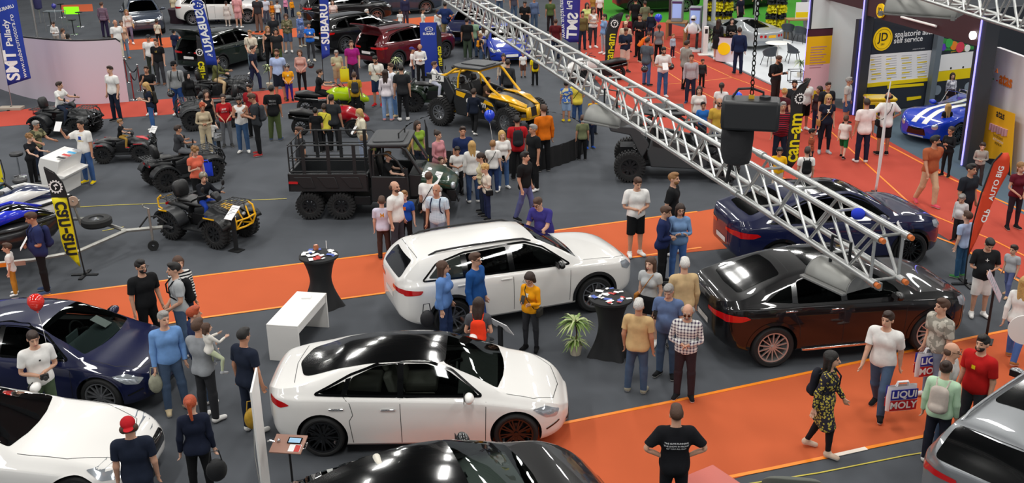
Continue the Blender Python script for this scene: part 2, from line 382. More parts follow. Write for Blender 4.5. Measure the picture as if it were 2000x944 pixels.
V0 = at(1573,190); V1 = at(1720,196); struct(wallmesh(V0, V1,0, zrow(V0,-40),.12).build('wall_pale', mat('pale_wall', '#c9d2d2', rough=.7), smooth=0))
def rollup(name, label, A, u, vb, w, h, segs, yaw=0., lean=0.):
 """roll-up banner: base cassette, sheet of colour bands"""
 P = at(u, vb); r = thing(name, label, 'banner', P, D_(yaw)); MB().box(-w / 2 - .02, w / 2 + .02,-.1,.1,0,.08).build('base', DKSTEEL, r, bev=.01)
 z = .08
 for col_, hh in segs:
  MB().box(-w / 2, w / 2,-.006,.006, z, z + hh * h).build('banner_sheet', mat('print_' + col_, col_, rough=.5), r, smooth=0); z += hh * h
 MB().box(-w / 2, w / 2,-.012,.012, z, z + .02).build('top_rail', DKSTEEL, r)
 return r
rb = rollup('roll_up_banner', 'tall plum, yellow and pink roll-up banner left of the first tower', None, 1590,197,.95,2.45,[('#e8c028', .12),('#e9bcc4', .38),('#f2be14', .40),('#4e2430', .10)],12)
mb = MB()
for i in range(9): mb.box(-.3,.3 - (i % 3) * .08,-.012,-.008,1.9 - i * .09,1.93 - i * .09)
mb.build('print_lines', mat('print_rose', '#b98890', rough=.7), rb, smooth=0)
rb = rollup('roll_up_banner', 'narrow yellow and red striped roll-up banner beside the tower', None, 1650,181,.75,2.0,[('#e9d5d2', .30),('#f2be14', .52),('#4e2430', .18)],30)
mb = MB(); [mb.box(-.34,.34,-.012,-.008,.16 + i * .07,.19 + i * .07) for i in range(8)]; mb.build('print_stripes', mat('print_red', '#c03038', rough=.7), rb, smooth=0)
P = at(1643,186); r = thing('notice_board', 'white notice board in a wooden frame behind the yellow banner', 'board', P, D_(10)); MB().box(-.6,.6,0,.05,.4,1.7).build('frame', mat('light_wood', '#8c6a3c', rough=.6), r, bev=.01); MB().box(-.54,.54,-.01,.0,.46,1.64).build('sheet', PAPER, r)
for s in (-1,1): MB().cyl((s * .5,.25,0),(s * .45,.03,1.6),.02).build('leg', MATS['light_wood'], r)
A0 = at(1915,300); A1 = at(2040,372); struct(wallmesh(A0, A1,0, zrow(A0,92),.12).build('wall_right', mat('white_wall', '#ddd9dc', rough=.6), smooth=0))
struct(wallmesh(at(1893,316), A0 + Vector((.0,.1,0)),0, zrow(A0,60),.3).build('wall_side', TOWER, smooth=0))
lg = text_on(MB(), 'atas', plane_M(A0, A1,1953,152,.02),.46, bold=.03, align='LEFT').build('wall_sign', mat('sign_orange', '#ee7a20', rough=.5), smooth=0); tag(lg, 'orange wall lettering above the yellow roll-up banner', 'sign')
text_on(MB(), 'SPECIALITY', plane_M(A0, A1,1952,162,.02),.12, align='LEFT', spacing=1.25).build('lettering', mat('sign_grey', '#707278', rough=.5), lg, smooth=0)
Mq = plane_M(A0, A1,1948,139,.02); MB().tube([Mq @ Vector((.07 * math.cos(a),.07 * math.sin(a),0)) for a in (PI / 2, PI * 7 / 6, PI * 11 / 6)],.012,4, closed=True).build('triangle_mark', MATS['sign_orange'], lg)
MB().box(0,.06,0,.03,0,.01,0, plane_M(A0, A1,1940,155,.01)).build('green_dot', MATS['mural_green'], lg); MB().box(0,.06,0,.03,0,.01,0, plane_M(A0, A1,1947,158,.01)).build('red_dot', REDL, lg)
yb = quad_on(A0, A1,[(1946,203),(2001,222),(1992,344),(1928,330)],.25).build('roll_up_banner', mat('print_amber', '#f0b41c', rough=.5), smooth=0); tag(yb, 'yellow roll-up banner standing against the white wall at the right edge', 'banner')
text_on(MB(), 'atas', plane_M(A0, A1,1972,224,.26),.30, bold=.02).build('lettering', INK, yb, smooth=0)
for t_, v in (('DETERGENTI', 268),('AUTOMOTIVI', 275),('PREMIUM', 282)): text_on(MB(), t_, plane_M(A0, A1,1967, v, .26),.095).build('lettering', INK if v != 275 else WINK, yb, smooth=0)
mb = MB(); [mb.cyl(plane_M(A0, A1,1954 + 5 * i, 246 + 2 * i + (i % 2) * 2,.27) @ Vector((0,-.1,0)), plane_M(A0, A1,1954 + 5 * i, 246 + 2 * i, .27) @ Vector((0,.08,0)),.05) for i in range(7)]; mb.build('bottle_picture', mat('picture_rose', '#b88a90', rough=.6), yb)
quad_on(A0, A1,[(1939,308),(1990,313),(1992,344),(1928,330),(1931,318)],.256).build('dark_corner', INK, yb, smooth=0)
FR = mat('white_frame', '#c9cdd0', rough=.4, metal=.3)
GW = glass('clear_glass', (.85,.9,.9),1.0)
for n_, (a, b) in enumerate([((1373,104),(1392,60))]):
 a, b = at(*a), at(*b); g = MB(); wallmesh(a, b, .08,3.4,.02,0, g); o = g.build('window_1', GW, smooth=0); struct(o)
for k, (u, v) in enumerate([(1373,104),(1392,60),(1308,70),(1475,58),(1575,75),(1330,45)]):
 P = at(u, v); M = TR(P.x, P.y, 0); struct(MB().box(-.08,.08,-.08,.08,0,4.4,0, M).build('trim_%d' % (19 + k), FR if k not in (2,5) else mat('plum_post', '#4d3a44', rough=.5), smooth=0))
for u, v, lab in ((1411,52, 'left yellow and black wash brush beside the silver car'),(1514,58, 'right yellow and black wash brush behind the silver car')):
 P = at(u, v); r = thing('wash_brush', lab, 'brush', P); MB().cyl((0,0,0),(0,0,3.3),.08).build('shaft', STEEL, r)
 y_, k_ = MB(), MB(); rr = random.Random(u)
 for i in range(22):
  z = .15 + i * .145; t = (y_ if i % 5 < 3 else k_)
  for j in range(16):
   a = 2 * PI * j / 16 + rr.random() * .3; R_ = .48 + rr.uniform(-.05,.05); dz_ = rr.uniform(-.05,.02)
   t.add([(.08 * math.cos(a),.08 * math.sin(a), z),(R_ * math.cos(a - .16), R_ * math.sin(a - .16), z - .02 + dz_),(R_ * math.cos(a + .16), R_ * math.sin(a + .16), z - .02 + dz_),(.05 * math.cos(a),.05 * math.sin(a), z + .13),(R_ * .97 * math.cos(a), R_ * .97 * math.sin(a), z + .11 + dz_)],[(0,1,2),(0,4,1),(0,2,4),(1,4,2),(3,4,0)])
 y_.build('yellow_bristles', mat('bristle_yellow', '#e8dd10', rough=.7), r, smooth=0); k_.build('dark_bristles', mat('bristle_dark', '#23282c', rough=.8), r, smooth=0)
for u, v, lab in ((1321,76, 'grey payment terminal with lit screen on the left wooden stand'),(1356,92, 'grey payment terminal on the right wooden stand')):
 P = at(u, v); r = thing('wooden_stand', lab.replace('grey payment terminal with lit screen on the left', 'left').replace('grey payment terminal on the right', 'right') + ' carrying a grey terminal', 'stand', P, D_(-15))
 MB().box(-.5,.5,-.4,.4,.78,.84).build('shelf', mat('light_wood2', '#a37c4c', rough=.6), r, bev=.01)
 for sx in (-.45,.45):
  for sy in (-.35,.35): MB().box(sx - .03, sx + .03, sy - .03, sy + .03,0,.78).build('leg', MATS['light_wood2'], r)
 k = thing('payment_terminal', lab, 'terminal', (P.x, P.y, .842), D_(-15)); MB().box(-.27,.27,-.30,.30,0,.98).build('housing', mat('terminal_grey', '#8e9498', rough=.4), k, bev=.03)
 MB().box(-.21,.21,-.31,-.30,.18,.84).build('screen', mat('terminal_screen', '#8fa8e0', emit='#a8b8f0', estr=.35), k); MB().box(-.23,.23,-.315,-.30,.86,.95).build('header', mat('terminal_header', '#54306a', rough=.5), k)
P = at(1420,118,.05); r = thing('reception_counter', 'white curved reception counter where the two women stand', 'counter', P, D_(-20))
a = np.linspace(PI, 2 * PI, 18); po_ = [(.5 * math.cos(t),.38 * math.sin(t)) for t in a]; MB().prism(po_ + [(.5,.25),(-.5,.25)],.0,1.02, 'Z').build('front', mat('pink_white', '#dccfd6', rough=.4), r); MB().prism([(x * 1.06, y * 1.06) for x, y in po_] + [(.53,.28),(-.53,.28)],1.02,1.07, 'Z').build('worktop', BLACKG, r)
MB().cyl((-.1,-.4,.55),(-.1,-.36,.55),.26, n=28).build('roundel', JD, r)
P = at(1517,118,.05); r = thing('round_table', 'white round table on the white floor of the stand', 'table', P); MB().lathe([(0,.72),(.5,.72),(.52,.735),(.5,.75),(0,.75)],32).build('tabletop', WHITEM, r); MB().lathe([(.28,0),(.27,.02),(.04,.05),(.035,.72)],20).build('pedestal', WHITEM, r)
def shell_chair(P, rz, lab, m, leg=None, scale=1., nm='shell_chair', cat='chair'):
 r = thing(nm, lab, cat, P, rz, None); mb = MB(); rows = []
 for i in range(10):
  t = i / 9; row = []
  for j in range(13):
   s = (j - 6) / 6; a = s * PI * .62; back = math.cos(a * .8)
   R_ = .24 + .05 * t; z = .44 + t * (.13 + .24 * max(0, back)); row.append((R_ * math.sin(a) * scale, (R_ * math.cos(a) - .02) * scale, z * scale))
  rows.append(row)
 mb.grid(rows); sh_ = mb.build('backrest', m, r, smooth=70, fixn=False); sd = sh_.modifiers.new('s', 'SOLIDIFY'); sd.thickness = .03; sd.offset = 0
 MB().lathe([(0,.40 * scale),(.22 * scale, .40 * scale),(.26 * scale, .43 * scale),(.24 * scale, .47 * scale),(0,.455 * scale)],24).build('seat', m, r)
 for sx in (-1,1):
  for sy in (-1,1): MB().cyl((sx * .17 * scale, sy * .16 * scale, .41 * scale),(sx * .26 * scale, sy * .25 * scale, 0),.014).build('leg', leg or BLACKP, r)
 return r
DG_CH = mat('anthracite_shell', '#3a4047', rough=.6)
for u, v, z, lab in ((1502,128,200, 'grey shell chair in front of the round white table'),(1548,122,90, 'grey shell chair right of the round white table'),(1562,84,140, 'grey shell chair at the far right behind the white table'),(1537,78,160, 'grey shell chair half hidden beyond the silver car')):
 shell_chair(at(u, v, .05), D_(z), lab, DG_CH)
# ---- curved pink-white partition on the left
pts = [at(u, v) for u, v in [(-60,150),(10,178),(60,193),(110,200),(160,204),(205,203),(252,199)]]; mb = MB(); hh = zrow(at(251,199),77)
P2 = []
for i in range(len(pts) - 1):
 for k in range(6): P2.append(pts[i].lerp(pts[i + 1], k / 6))
P2.append(pts[-1])
for _ in range(6): P2 = [P2[0]] + [(P2[i - 1] + P2[i] * 2 + P2[i + 1]) / 4 for i in range(1, len(P2) - 1)] + [P2[-1]]
rows = []
for i, p in enumerate(P2):
 q = P2[min(i + 1, len(P2) - 1)] - P2[max(i - 1,0)]; n = Vector((-q.y, q.x, 0)).normalized() * .12; last = hh - (.12 if i == len(P2) - 1 else 0)
 rows.append([(p.x, p.y, .0),(p.x, p.y, last),(p.x + n.x, p.y + n.y, last),(p.x + n.x, p.y + n.y, 0)])
mb.grid(rows, cv=True); mb.f += [(0,1,2,3)[::-1], tuple(len(mb.v) - 4 + k for k in range(4))]; mb.m += [0,0]
struct(mb.build('wall_left', mat('pink_white_wall', '#cfc2cd', rough=.55)))
MB_e = MB().grid([[(r_[1][0], r_[1][1], r_[1][2]),(r_[2][0], r_[2][1], r_[2][2]),(r_[2][0], r_[2][1], r_[2][2] + .05),(r_[1][0], r_[1][1], r_[1][2] + .05)] for r_ in rows], cv=True); struct(MB_e.build('trim_26', BLACKP))
S0 = at(786,246,.62); S1 = at(1123,262,.62); S2 = at(950,294,.62)
cx_ = (S0.x + S1.x) / 2 + .2; Rst = (S1.x - S0.x) / 2 + .1; cy_ = S2.y + Rst * .92
stg = MB().lathe([(0,.62),(Rst - .03,.62),(Rst, .60),(Rst, 0)],72); mb = stg
so = mb.build('floor_stage', carpet_mat('stage_carpet', '#4a4d52', .4,.15)); so.location = (cx_, cy_, 0); struct(so)
sk = []
for i in range(241):
 a = 2 * PI * i / 240; rr_ = Rst + .03 + .025 * math.sin(i * 1.3) + .015 * math.sin(i * .41); sk.append([(rr_ * math.cos(a), rr_ * math.sin(a),.61),((rr_ + .03) * math.cos(a),(rr_ + .03) * math.sin(a),.0)])
sk = MB().grid(sk).build('trim_27', mat('black_drape', '#141416', rough=.8)); sk.location = (cx_, cy_, 0); struct(sk)
STAGE = (cx_, cy_, Rst)
# ---------------------------------------------------------------- overhead trusses
def truss(name, label, A, Bq, w=.4, h=.4, bay=.55, rc=.026, rb=.015, sect=3.0, up=Vector((0,0,1))):
 r = thing(name, label, 'truss', A); d = (Bq - A); L = d.length; d.normalize(); s = d.cross(up).normalized(); O = Vector((0,0,0))
 C4 = [(O + s * sx * w / 2 + up * z) for sx, z in ((-1,0),(1,0),(1, h),(-1, h))]
 for c in C4: 
  mb = MB().cyl(c, c + d * L, rc, n=14)
  k = sect
  while k < L: mb.cyl(c + d * (k - .06), c + d * (k + .06), rc * 1.35, n=14); k += sect
  mb.cyl(c - d * .0, c + d * .07, rc * 1.12, n=14); mb.build('chord', STEEL, r)
  MB().cyl(c - d * .035, c + d * .001, rc * .8, n=12).build('orange_plug', mat('orange_plug', '#c8682a', rough=.5), r)
 n = int(L / bay); T = []
 for f, (i, j) in enumerate(((0,1),(1,2),(2,3),(3,0))):
  for k in range(n):
   u = k * bay + .08; a = C4[i] + d * u; b = C4[j] + d * (u + bay * .5); c = C4[i] + d * (u + bay)
   if f in (1,3): T += [(u, a, b),(u, b, c)]
   else:
    T.append((u, a, C4[j] + d * u))
    if f == 0: T.append((u, a, C4[j] + d * (u + bay)))
  for e in (.08, L - .1): T.append((e, C4[i] + d * e, C4[j] + d * e))
 T.sort(key=lambda t: t[0])
 for t in T[:98]: MB().cyl(t[1], t[2], rb, n=8).build('brace', STEEL, r)
 mb = MB()
 for t in T[98:]: mb.cyl(t[1], t[2], rb, n=8)
 if mb.v: mb.build('bracing', STEEL, r)['kind'] = 'stuff'
 return r, d, s
def floodlight(P, rz, lab, L=.62, R=.22):
 """trough-shaped reflector lamp hung from the truss"""
 r = thing('floodlight', lab, 'lamp', P, rz); mb = MB(); a = np.linspace(0, PI, 20); rows = [[(x, R * math.cos(t), R * math.sin(t) * .95) for t in a] for x in (-L / 2,-L / 6, L / 6, L / 2)]; mb.grid(rows)
 o = mb.build('housing', mat('lamp_alu', '#8c8c88', rough=.5, metal=.4), r, fixn=False); sd = o.modifiers.new('s', 'SOLIDIFY'); sd.thickness = .008
 for s in (-1,1): MB().prism([(R * math.cos(t), R * math.sin(t) * .95) for t in a], s * L / 2 - .006, s * L / 2 + .006, 'X').build('end_plate', mat('lamp_plate', '#7b7b79', rough=.5, metal=.5), r)
 mb = MB()
 for s in (-1,1): mb.box(-L / 2 - .01, L / 2 + .01, *sorted((s * R, s * (R + .05))),-.012,.008); mb.box(s * L / 2 - .06, s * L / 2 - .0,-R - .06,-R - .03,-.03,.04)
 mb.build('rim', mat('lamp_plate', '#7b7b79'), r, bev=.004); MB().box(-L / 2 + .02, L / 2 - .02,-R + .02, R - .02,.0,.006).build('front_glass', CLEARL, r)
 MB().tube([(-.1,0, R * .95),(-.1,0, R + .22),(.1,0, R + .22),(.1,0, R * .95)],.014).build('bracket', DKSTEEL, r)
 return r
ZT = 5.3; e0, e1 = at(1712,557, ZT), at(1765,549, ZT); E = (e0 + e1) / 2; wT = (e1 - e0).length
f0, f1 = at(871,0, ZT), None
dd = (at(1200,219, ZT) + at(1445,382, ZT)) / 2 - e0; dd.z = 0; dd.normalize()
TB = E + dd * 34; TRUSS = truss('box_truss', 'long aluminium box truss hanging diagonally over the hall', E, TB, wT * 1.0, zrow(e0,470) - ZT, .62,.0265,.0135,2.4)
tdir = dd
P = at(1636,548, ZT - .2); floodlight(P, math.atan2(tdir.y, tdir.x) + .25, 'large grey reflector lamp hanging under the lower end of the truss', .46,.14)
P = at(1192,237, ZT - .22); floodlight(P, math.atan2(tdir.y, tdir.x) + .6, 'grey reflector lamp under the middle of the truss', .58,.20)
TC = MB().ball((0,0,0),(.06,.05,.05),10); o = TC.build('cloth_tie', mat('blue_cloth', '#1a35c0', rough=.9)); o.location = at(1676,418, ZT + .36); tag(o, 'blue cloth tied round the upper chord of the truss', 'cloth')
P = at(1727,552, ZT + .1)
for u0, v0, u1, v1, lab in ((1200,214,1560,330, 'pale cable lying along the top chord of the truss'),(1560,330,1700,440, 'second pale cable sagging near the truss end')):
 a, b = at(u0, v0, ZT + .35), at(u1, v1, ZT + .35); pts = [a.lerp(b, t) + Vector((0,0,-.05 * math.sin(t * 9) - .02)) for t in np.linspace(0,1,30)]
 a2, b2 = Vector((0,0,0)),0
Z2 = 6.6; a = at(1812,-6, Z2); b = at(2045,66, Z2); truss('box_truss', 'short stretch of truss crossing the upper right corner', b, a + (a - b) * .6,.3,.34,.42,.02,.012)
floodlight(at(1806,26, Z2 - .45), D_(-35), 'grey reflector lamp hanging in front of the plum fascia', 1.0,.30)
HP = at(1464,250,6.3); hz = 0.
TD = math.atan2(tdir.y, tdir.x); hr = thing('chain_hoist', 'black electric chain hoist hanging over the truss', 'hoist', (HP.x, HP.y, 6.3), TD + D_(62)); hr.scale = (.76,.76,.76)
MB().box(-.30,.30,-.17,.17,0,.32).build('housing', mat('hoist_black', '#1c1d1f', rough=.45), hr, bev=.035)
mb = MB(); [mb.box(.302,.306,-.12 + i * .05,-.10 + i * .05,.06,.26) for i in range(5)]; mb.build('vent', DKSTEEL, hr)
MB().tube([(-.12,-.05,.32),(-.12,-.05,.38),(0,-.05,.42),(.14,-.04,.41),(.2,-.03,.32)],.014).build('handle', BLACKP, hr)
MB().cyl((-.14,.0,.32),(-.14,.0,.35),.06).build('collar', BLACKP, hr)
MB().box(-.03,.03,-.02,.02,.32,.36).build('chain_guide', mat('hook_yellow', '#c9a020', rough=.4), hr)
def chain(A, Bq, r=.018, link=.05, name='chain'):
 mb = MB(); d = Bq - A; n = int(d.length / (link * .78)); d.normalize(); u_ = d.orthogonal().normalized(); v_ = d.cross(u_)
 for i in range(n):
  c = A + d * (i * link * .78 + link / 2); s = u_ if i % 2 else v_
  mb.tube([c + d * (link * .5 * math.sin(t)) + s * (r * math.cos(t)) for t in np.linspace(0,2 * PI, 8, endpoint=False)], r * .3,5, closed=True)
 return mb
ch = chain(Vector((0,0,0)), Vector((0,0,7)),.015,.05).build('hoist_chain', mat('chain_black', '#15150f', rough=.4, metal=.7)); ch.location = (HP.x, HP.y, 6.57); tag(ch, 'black lifting chain rising from the hoist to the roof', 'chain')
for q in (-1,1):
 M = TR(.04 + q * .09,-.17,.17); MB().tube([M @ Vector((.025 * math.cos(t),-.02,.075 * math.sin(t))) for t in np.linspace(0,2 * PI, 16, endpoint=False)],.007,6, closed=True).build('carabiner', CHROME, hr)
mb = MB(); rows = []
for i, (z, s_) in enumerate(((0,1.0),(-.10,1.02),(-.22,.98),(-.32,.92),(-.37,.8),(-.39,.4))): rows.append([(.16 * s_ * math.cos(t) * (1 + .04 * math.sin(5 * t + i)),.12 * s_ * math.sin(t), z) for t in np.linspace(0,2 * PI, 28, endpoint=False)])
bag = MB().grid(rows, cv=True).build('chain_bag', mat('bag_black', '#202022', rough=.85, bump=.5, bscale=14), hr, fixn=False); bag.location = (.12,-.02,-.02)
sd = bag.modifiers.new('s', 'SOLIDIFY'); sd.thickness = .01
tp = at(1432,300, ZT + .34); bt = at(1417,362, ZT - .02); lv = at(1452,262,6.2)
sl = MB().tube([HP + Vector((0,0,.02)), lv, tp, tp.lerp(bt, .5) , bt, bt + Vector((.07,.07,-.02))],.02,8).build('round_sling', mat('sling_black', '#1d1d1f', rough=.9)); tag(sl, 'black round sling wrapped over the truss below the hoist', 'sling')
# ---------------------------------------------------------------- cars
def sm(a, b, x): t = np.clip((x - a) / (b - a),0,1); return t * t * (3 - 2 * t)
NP_ = 19
def car_section(c, x):
 """half section (y, z) points of the body at the stations x, bottom middle to top middle"""
 w = crv(c['w'], x); zb = crv(c['zb'], x); zs = crv(c['zs'], x); zt = crv(c['zt'], x); roof = max(p[1] for p in c['zt'])
 g = np.clip((zt - zs - .07) / (roof - c['belt'] - .07),0,1); g = g * g * (3 - 2 * g) * .35 + g * .65
 wt = w * .88 * (1 - g) + c['wr'] * g; wt = np.minimum(wt, w * .9); crown = .035 + .03 * g
 ze = zt - crown * (w / w.max()); ze = np.maximum(ze, zs + .01); hgt = zs - zb
 P = []
 A = lambda y, z: P.append((y, z))
 A(0 * w, zb); A(w * .80, zb); A(w * .93, zb + .015); A(w * .975, zb + .06); A(w * .99, zb + hgt * .25); A(w * 1.0, zb + hgt * .45); A(w * c.get('mid', 1.0), zb + hgt * .62)
 A(w * .997, zb + hgt * .80); A(w * .985, zs - .045 * hgt); A(w * .965, zs); A(w * .94, zs + .018)
 for t in (.28,.62): A(w * .94 * (1 - t) + wt * t + .02 * g * math.sin(PI * t), zs + .018 + (ze - zs - .018) * t)
 A(wt + .004, ze - .008 * g); A(wt * .94, ze + (zt - ze) * .28)
 for t in (.78,.55,.28,0): A(wt * t, ze + (zt - ze) * (1 - t * t * .9))
 return np.array([p[0] for p in P]), np.array([p[1] for p in P])
def car_body_mesh(c):
 L0, L1 = c['zt'][0][0], c['zt'][-1][0]
 u = np.linspace(0,1,74); x = L0 + (L1 - L0) * (.5 - .5 * np.cos(PI * u)) * .45 + (L1 - L0) * u * .55
 y, z = car_section(c, x); mb = MB(); rows = []
 for i in range(len(x)):
  h = [(x[i],-y[k, i], z[k, i]) for k in range(NP_)]; o = [(x[i], y[k, i], z[k, i]) for k in range(NP_ - 2,0,-1)]; rows.append(h + o)
 mb.grid(rows, cv=True); n = len(rows[0])
 for e, i, s in ((0,0,-1),(1, len(x) - 1,1)):
  base = i * n; prev = list(range(base, base + n)); c0 = Vector((x[i],0,(z[0, i] + z[-1, i]) / 2)); P0 = [Vector(rows[i][k]) for k in range(n)]
  for sc, dx in ((.93,.022),(.78,.04),(.5,.05),(.2,.054)):
   vs = [c0 + (p - c0) * sc + Vector((s * dx * c.get('cap', 1),0,0)) for p in P0]; o = len(mb.v); mb.v += [tuple(v) for v in vs]
   for k in range(n): mb.f.append((prev[k], prev[(k + 1) % n], o + (k + 1) % n, o + k)); mb.m.append(0)
   prev = list(range(o, o + n))
  mb.f.append(tuple(prev)); mb.m.append(0)
 return mb
def apply_mods(o):
 me = bpy.data.meshes.new_from_object(o.evaluated_get(_DG())); old = o.data; o.modifiers.clear(); o.data = me; bpy.data.meshes.remove(old)
def boolean(o, cutters):
 for cmb, mats in cutters:
  old = o.data.copy(); n0 = max(v.co.z for v in old.vertices) * .8
  for k in range(4):
   c = cmb.build('cut', mats, smooth=0); c.data.transform(Matrix.Translation((.0037 * k, 0,.0029 * k)) @ Matrix.Rotation(.0021 * k, 4, 'Y'))
   m = o.modifiers.new('b', 'BOOLEAN'); m.operation = 'DIFFERENCE'; m.solver = 'EXACT'; m.object = c
   apply_mods(o); me = c.data; bpy.data.objects.remove(c); bpy.data.meshes.remove(me)
   b = BVHTree.FromPolygons([v.co for v in o.data.vertices],[tuple(p.vertices) for p in o.data.polygons]) if len(o.data.polygons) > 500 else None
   if b and b.ray_cast(Vector((1.75,0,5)), Vector((0,0,-1)))[0] and b.ray_cast(Vector((-.26,-5,.8)), Vector((0,1,0)))[0] and b.ray_cast(Vector((-.26,5,.8)), Vector((0,-1,0)))[0].y > .6: break
   o.data = old.copy()
def bvh_of(mb): return BVHTree.FromPolygons([Vector(v) for v in mb.v], mb.f)
def patch(bvh, poly, axis, off=.006, res=.07, far=5., thick=0., side=-1, M=None):
 """a panel with the outline poly laid on the surface, cast along an axis: 'Y' (x, z) from side*Y, 'Z' (x, y) from above, 'X' (y, z) from side*X"""
 bm = bmesh.new()
 vs = [bm.verts.new((p[0], p[1],0)) for p in poly]; bm.faces.new(vs)
 x0, x1 = min(p[0] for p in poly), max(p[0] for p in poly); y0, y1 = min(p[1] for p in poly), max(p[1] for p in poly)
 for lo, hi, n in ((x0, x1,(1,0,0)),(y0, y1,(0,1,0))):
  k = int((hi - lo) / res)
  for i in range(1, k + 1):
   t = lo + (hi - lo) * i / (k + 1)
   bmesh.ops.bisect_plane(bm, geom=bm.verts[:] + bm.edges[:] + bm.faces[:], plane_co=(t * n[0], t * n[1],0), plane_no=n)
 bm.verts.index_update(); V = []; ok = {}
 for v in bm.verts:
  a, b = v.co.x, v.co.y
  o, d = {'Y': (Vector((a, side * far, b)), Vector((0,-side, 0))), 'Z': (Vector((a, b, far)), Vector((0,0,-1))), 'X': (Vector((side * far, a, b)), Vector((-side, 0,0)))}[axis]
  h = bvh.ray_cast(o, d); ok[v.index] = h[0] is not None
  V.append(h[0] + h[1] * (off if h[1].dot(d) < 0 else -off) if h[0] else Vector((0,0,0)))
 F = [[v.index for v in f.verts] for f in bm.faces if all(ok[v.index] for v in f.verts)]; bm.free()
 return V, F
def mirror_y(V, F): return [Vector((v.x, -v.y, v.z)) for v in V],[tuple(reversed(f)) for f in F]
def ribbon(bvh, pts, w, axis, off=.004, side=-1, step=.06):
 """a narrow strip along a polyline laid on the surface"""
 V = []; F = []; Q = []
 for a, b in zip(pts, pts[1:]):
  a = Vector(a); b = Vector(b); k = max(1, int((b - a).length / step))
  for i in range(k): Q.append(a + (b - a) * i / k)
 Q.append(Vector(pts[-1])); n = len(Q)
 for i, q in enumerate(Q):
  t = (Q[min(i + 1, n - 1)] - Q[max(i - 1,0)]).normalized(); nn = Vector((-t.y, t.x)) * w / 2
  for s in (-1,1):
   p = q + nn * s
   o, d = {'Y': (Vector((p.x, side * 5, p.y)), Vector((0,-side, 0))), 'Z': (Vector((p.x, p.y, 5)), Vector((0,0,-1))), 'X': (Vector((side * 9, p.x, p.y)), Vector((-side, 0,0)))}[axis]
   h = bvh.ray_cast(o, d); V.append(h[0] + h[1] * (off if h[1].dot(d) < 0 else -off) if h[0] else None)
 for i in range(n - 1):
  f = (2 * i, 2 * i + 1,2 * i + 3,2 * i + 2)
  if all(V[k] is not None for k in f): F.append(f)
 V = [v if v is not None else Vector((0,0,0)) for v in V]
 return V, F
def wheel_mesh(R=.34, W=.23, rim=.24, spokes=10, style='v', knob=0):
 """tyre and rim, axle along y, outer face at -y"""
 t = MB(); h = W / 2
 t.lathe([(rim, -h * .82),(rim + .02,-h),(R - .035,-h * 1.03),(R - .012,-h * .88),(R, -h * .6),(R, h * .6),(R - .012, h * .88),(R - .035, h * 1.03),(rim + .02, h),(rim, h * .82),(rim, -h * .82)],40, 'Y')
 if knob:
  n = int(2 * PI * R / .085)
  for i in range(n):
   for s in (-1,1):
    a = 2 * PI * (i + (.5 if s > 0 else 0)) / n; M = Matrix.Rotation(a, 4, 'Y')
    t.box(-.022,.022, *sorted((s * h * .15, s * h * 1.08)), R - .02, R + knob, 0, M); t.box(-.02,.02, *sorted((s * h * .95, s * h * 1.12)), R - .09, R - .005,0, M)
 r = MB(); y = -h * .80
 r.lathe([(rim + .004, y - .012),(rim - .02, y - .008),(rim - .024, y + .02),(rim - .03, h * .8)],40, 'Y')
 r.lathe([(0, y + .015),(.055, y + .012),(.065, y + .05)],20, 'Y'); r.cyl((0, y - .004,0),(0, y + .03,0),.03, n=12)
 for i in range(spokes):
  a = 2 * PI * i / spokes; M = Matrix.Rotation(a, 4, 'Y')
  if style == 'thin': r.add([(-.011, y + .012,.04),(.011, y + .012,.04),(.008, y, rim - .012),(-.008, y, rim - .012),(-.011, y + .045,.04),(.011, y + .045,.04),(.008, y + .03, rim - .012),(-.008, y + .03, rim - .012)],[(0,1,2,3),(4,7,6,5),(0,4,5,1),(1,5,6,2),(2,6,7,3),(3,7,4,0)],0, M)
  elif style == 'v':
   for s in (-1,1):
    q = s * .055 * rim / .24; r.add([(-.014 + s * .012, y + .01,.045),(.014 + s * .012, y + .01,.045),(q + .010, y, rim - .012),(q - .010, y, rim - .012),(-.014 + s * .012, y + .045,.045),(.014 + s * .012, y + .045,.045),(q + .010, y + .03, rim - .012),(q - .010, y + .03, rim - .012)],[(0,1,2,3),(4,7,6,5),(0,4,5,1),(1,5,6,2),(2,6,7,3),(3,7,4,0)],0, M)
  else: r.add([(-.025, y + .01,.05),(.025, y + .01,.05),(.04, y, rim - .012),(-.04, y, rim - .012),(-.025, y + .045,.05),(.025, y + .045,.05),(.04, y + .03, rim - .012),(-.04, y + .03, rim - .012)],[(0,1,2,3),(4,7,6,5),(0,4,5,1),(1,5,6,2),(2,6,7,3),(3,7,4,0)],0, M)
 d = MB().lathe([(0, y + .07),(.15, y + .07),(.15, y + .09),(0, y + .09)],24, 'Y')
 return t, r, d
BRAKE = mat('brake_disc', '#77787a', rough=.35, metal=.9)
def put_wheels(root, places, R, W, rim, spokes, style, rimmat, knob=0, tyre=None, steer=0):
 t, r, d = wheel_mesh(R, W, rim, spokes, style, knob); proto = None
 for i, (x, y) in enumerate(places):
  if proto is None:
   a = t.build('wheel', tyre or RUBBER, root, smooth=35); b = r.build('rim', rimmat, a, smooth=35); c = d.build('brake_disc', BRAKE, a); proto = a
  else: a = copy_tree(proto, root)
  a.location = (x, y, R + (knob * .5)); a.rotation_euler = (0,0,(PI if y > 0 else 0) + (steer if x > 0 else 0))
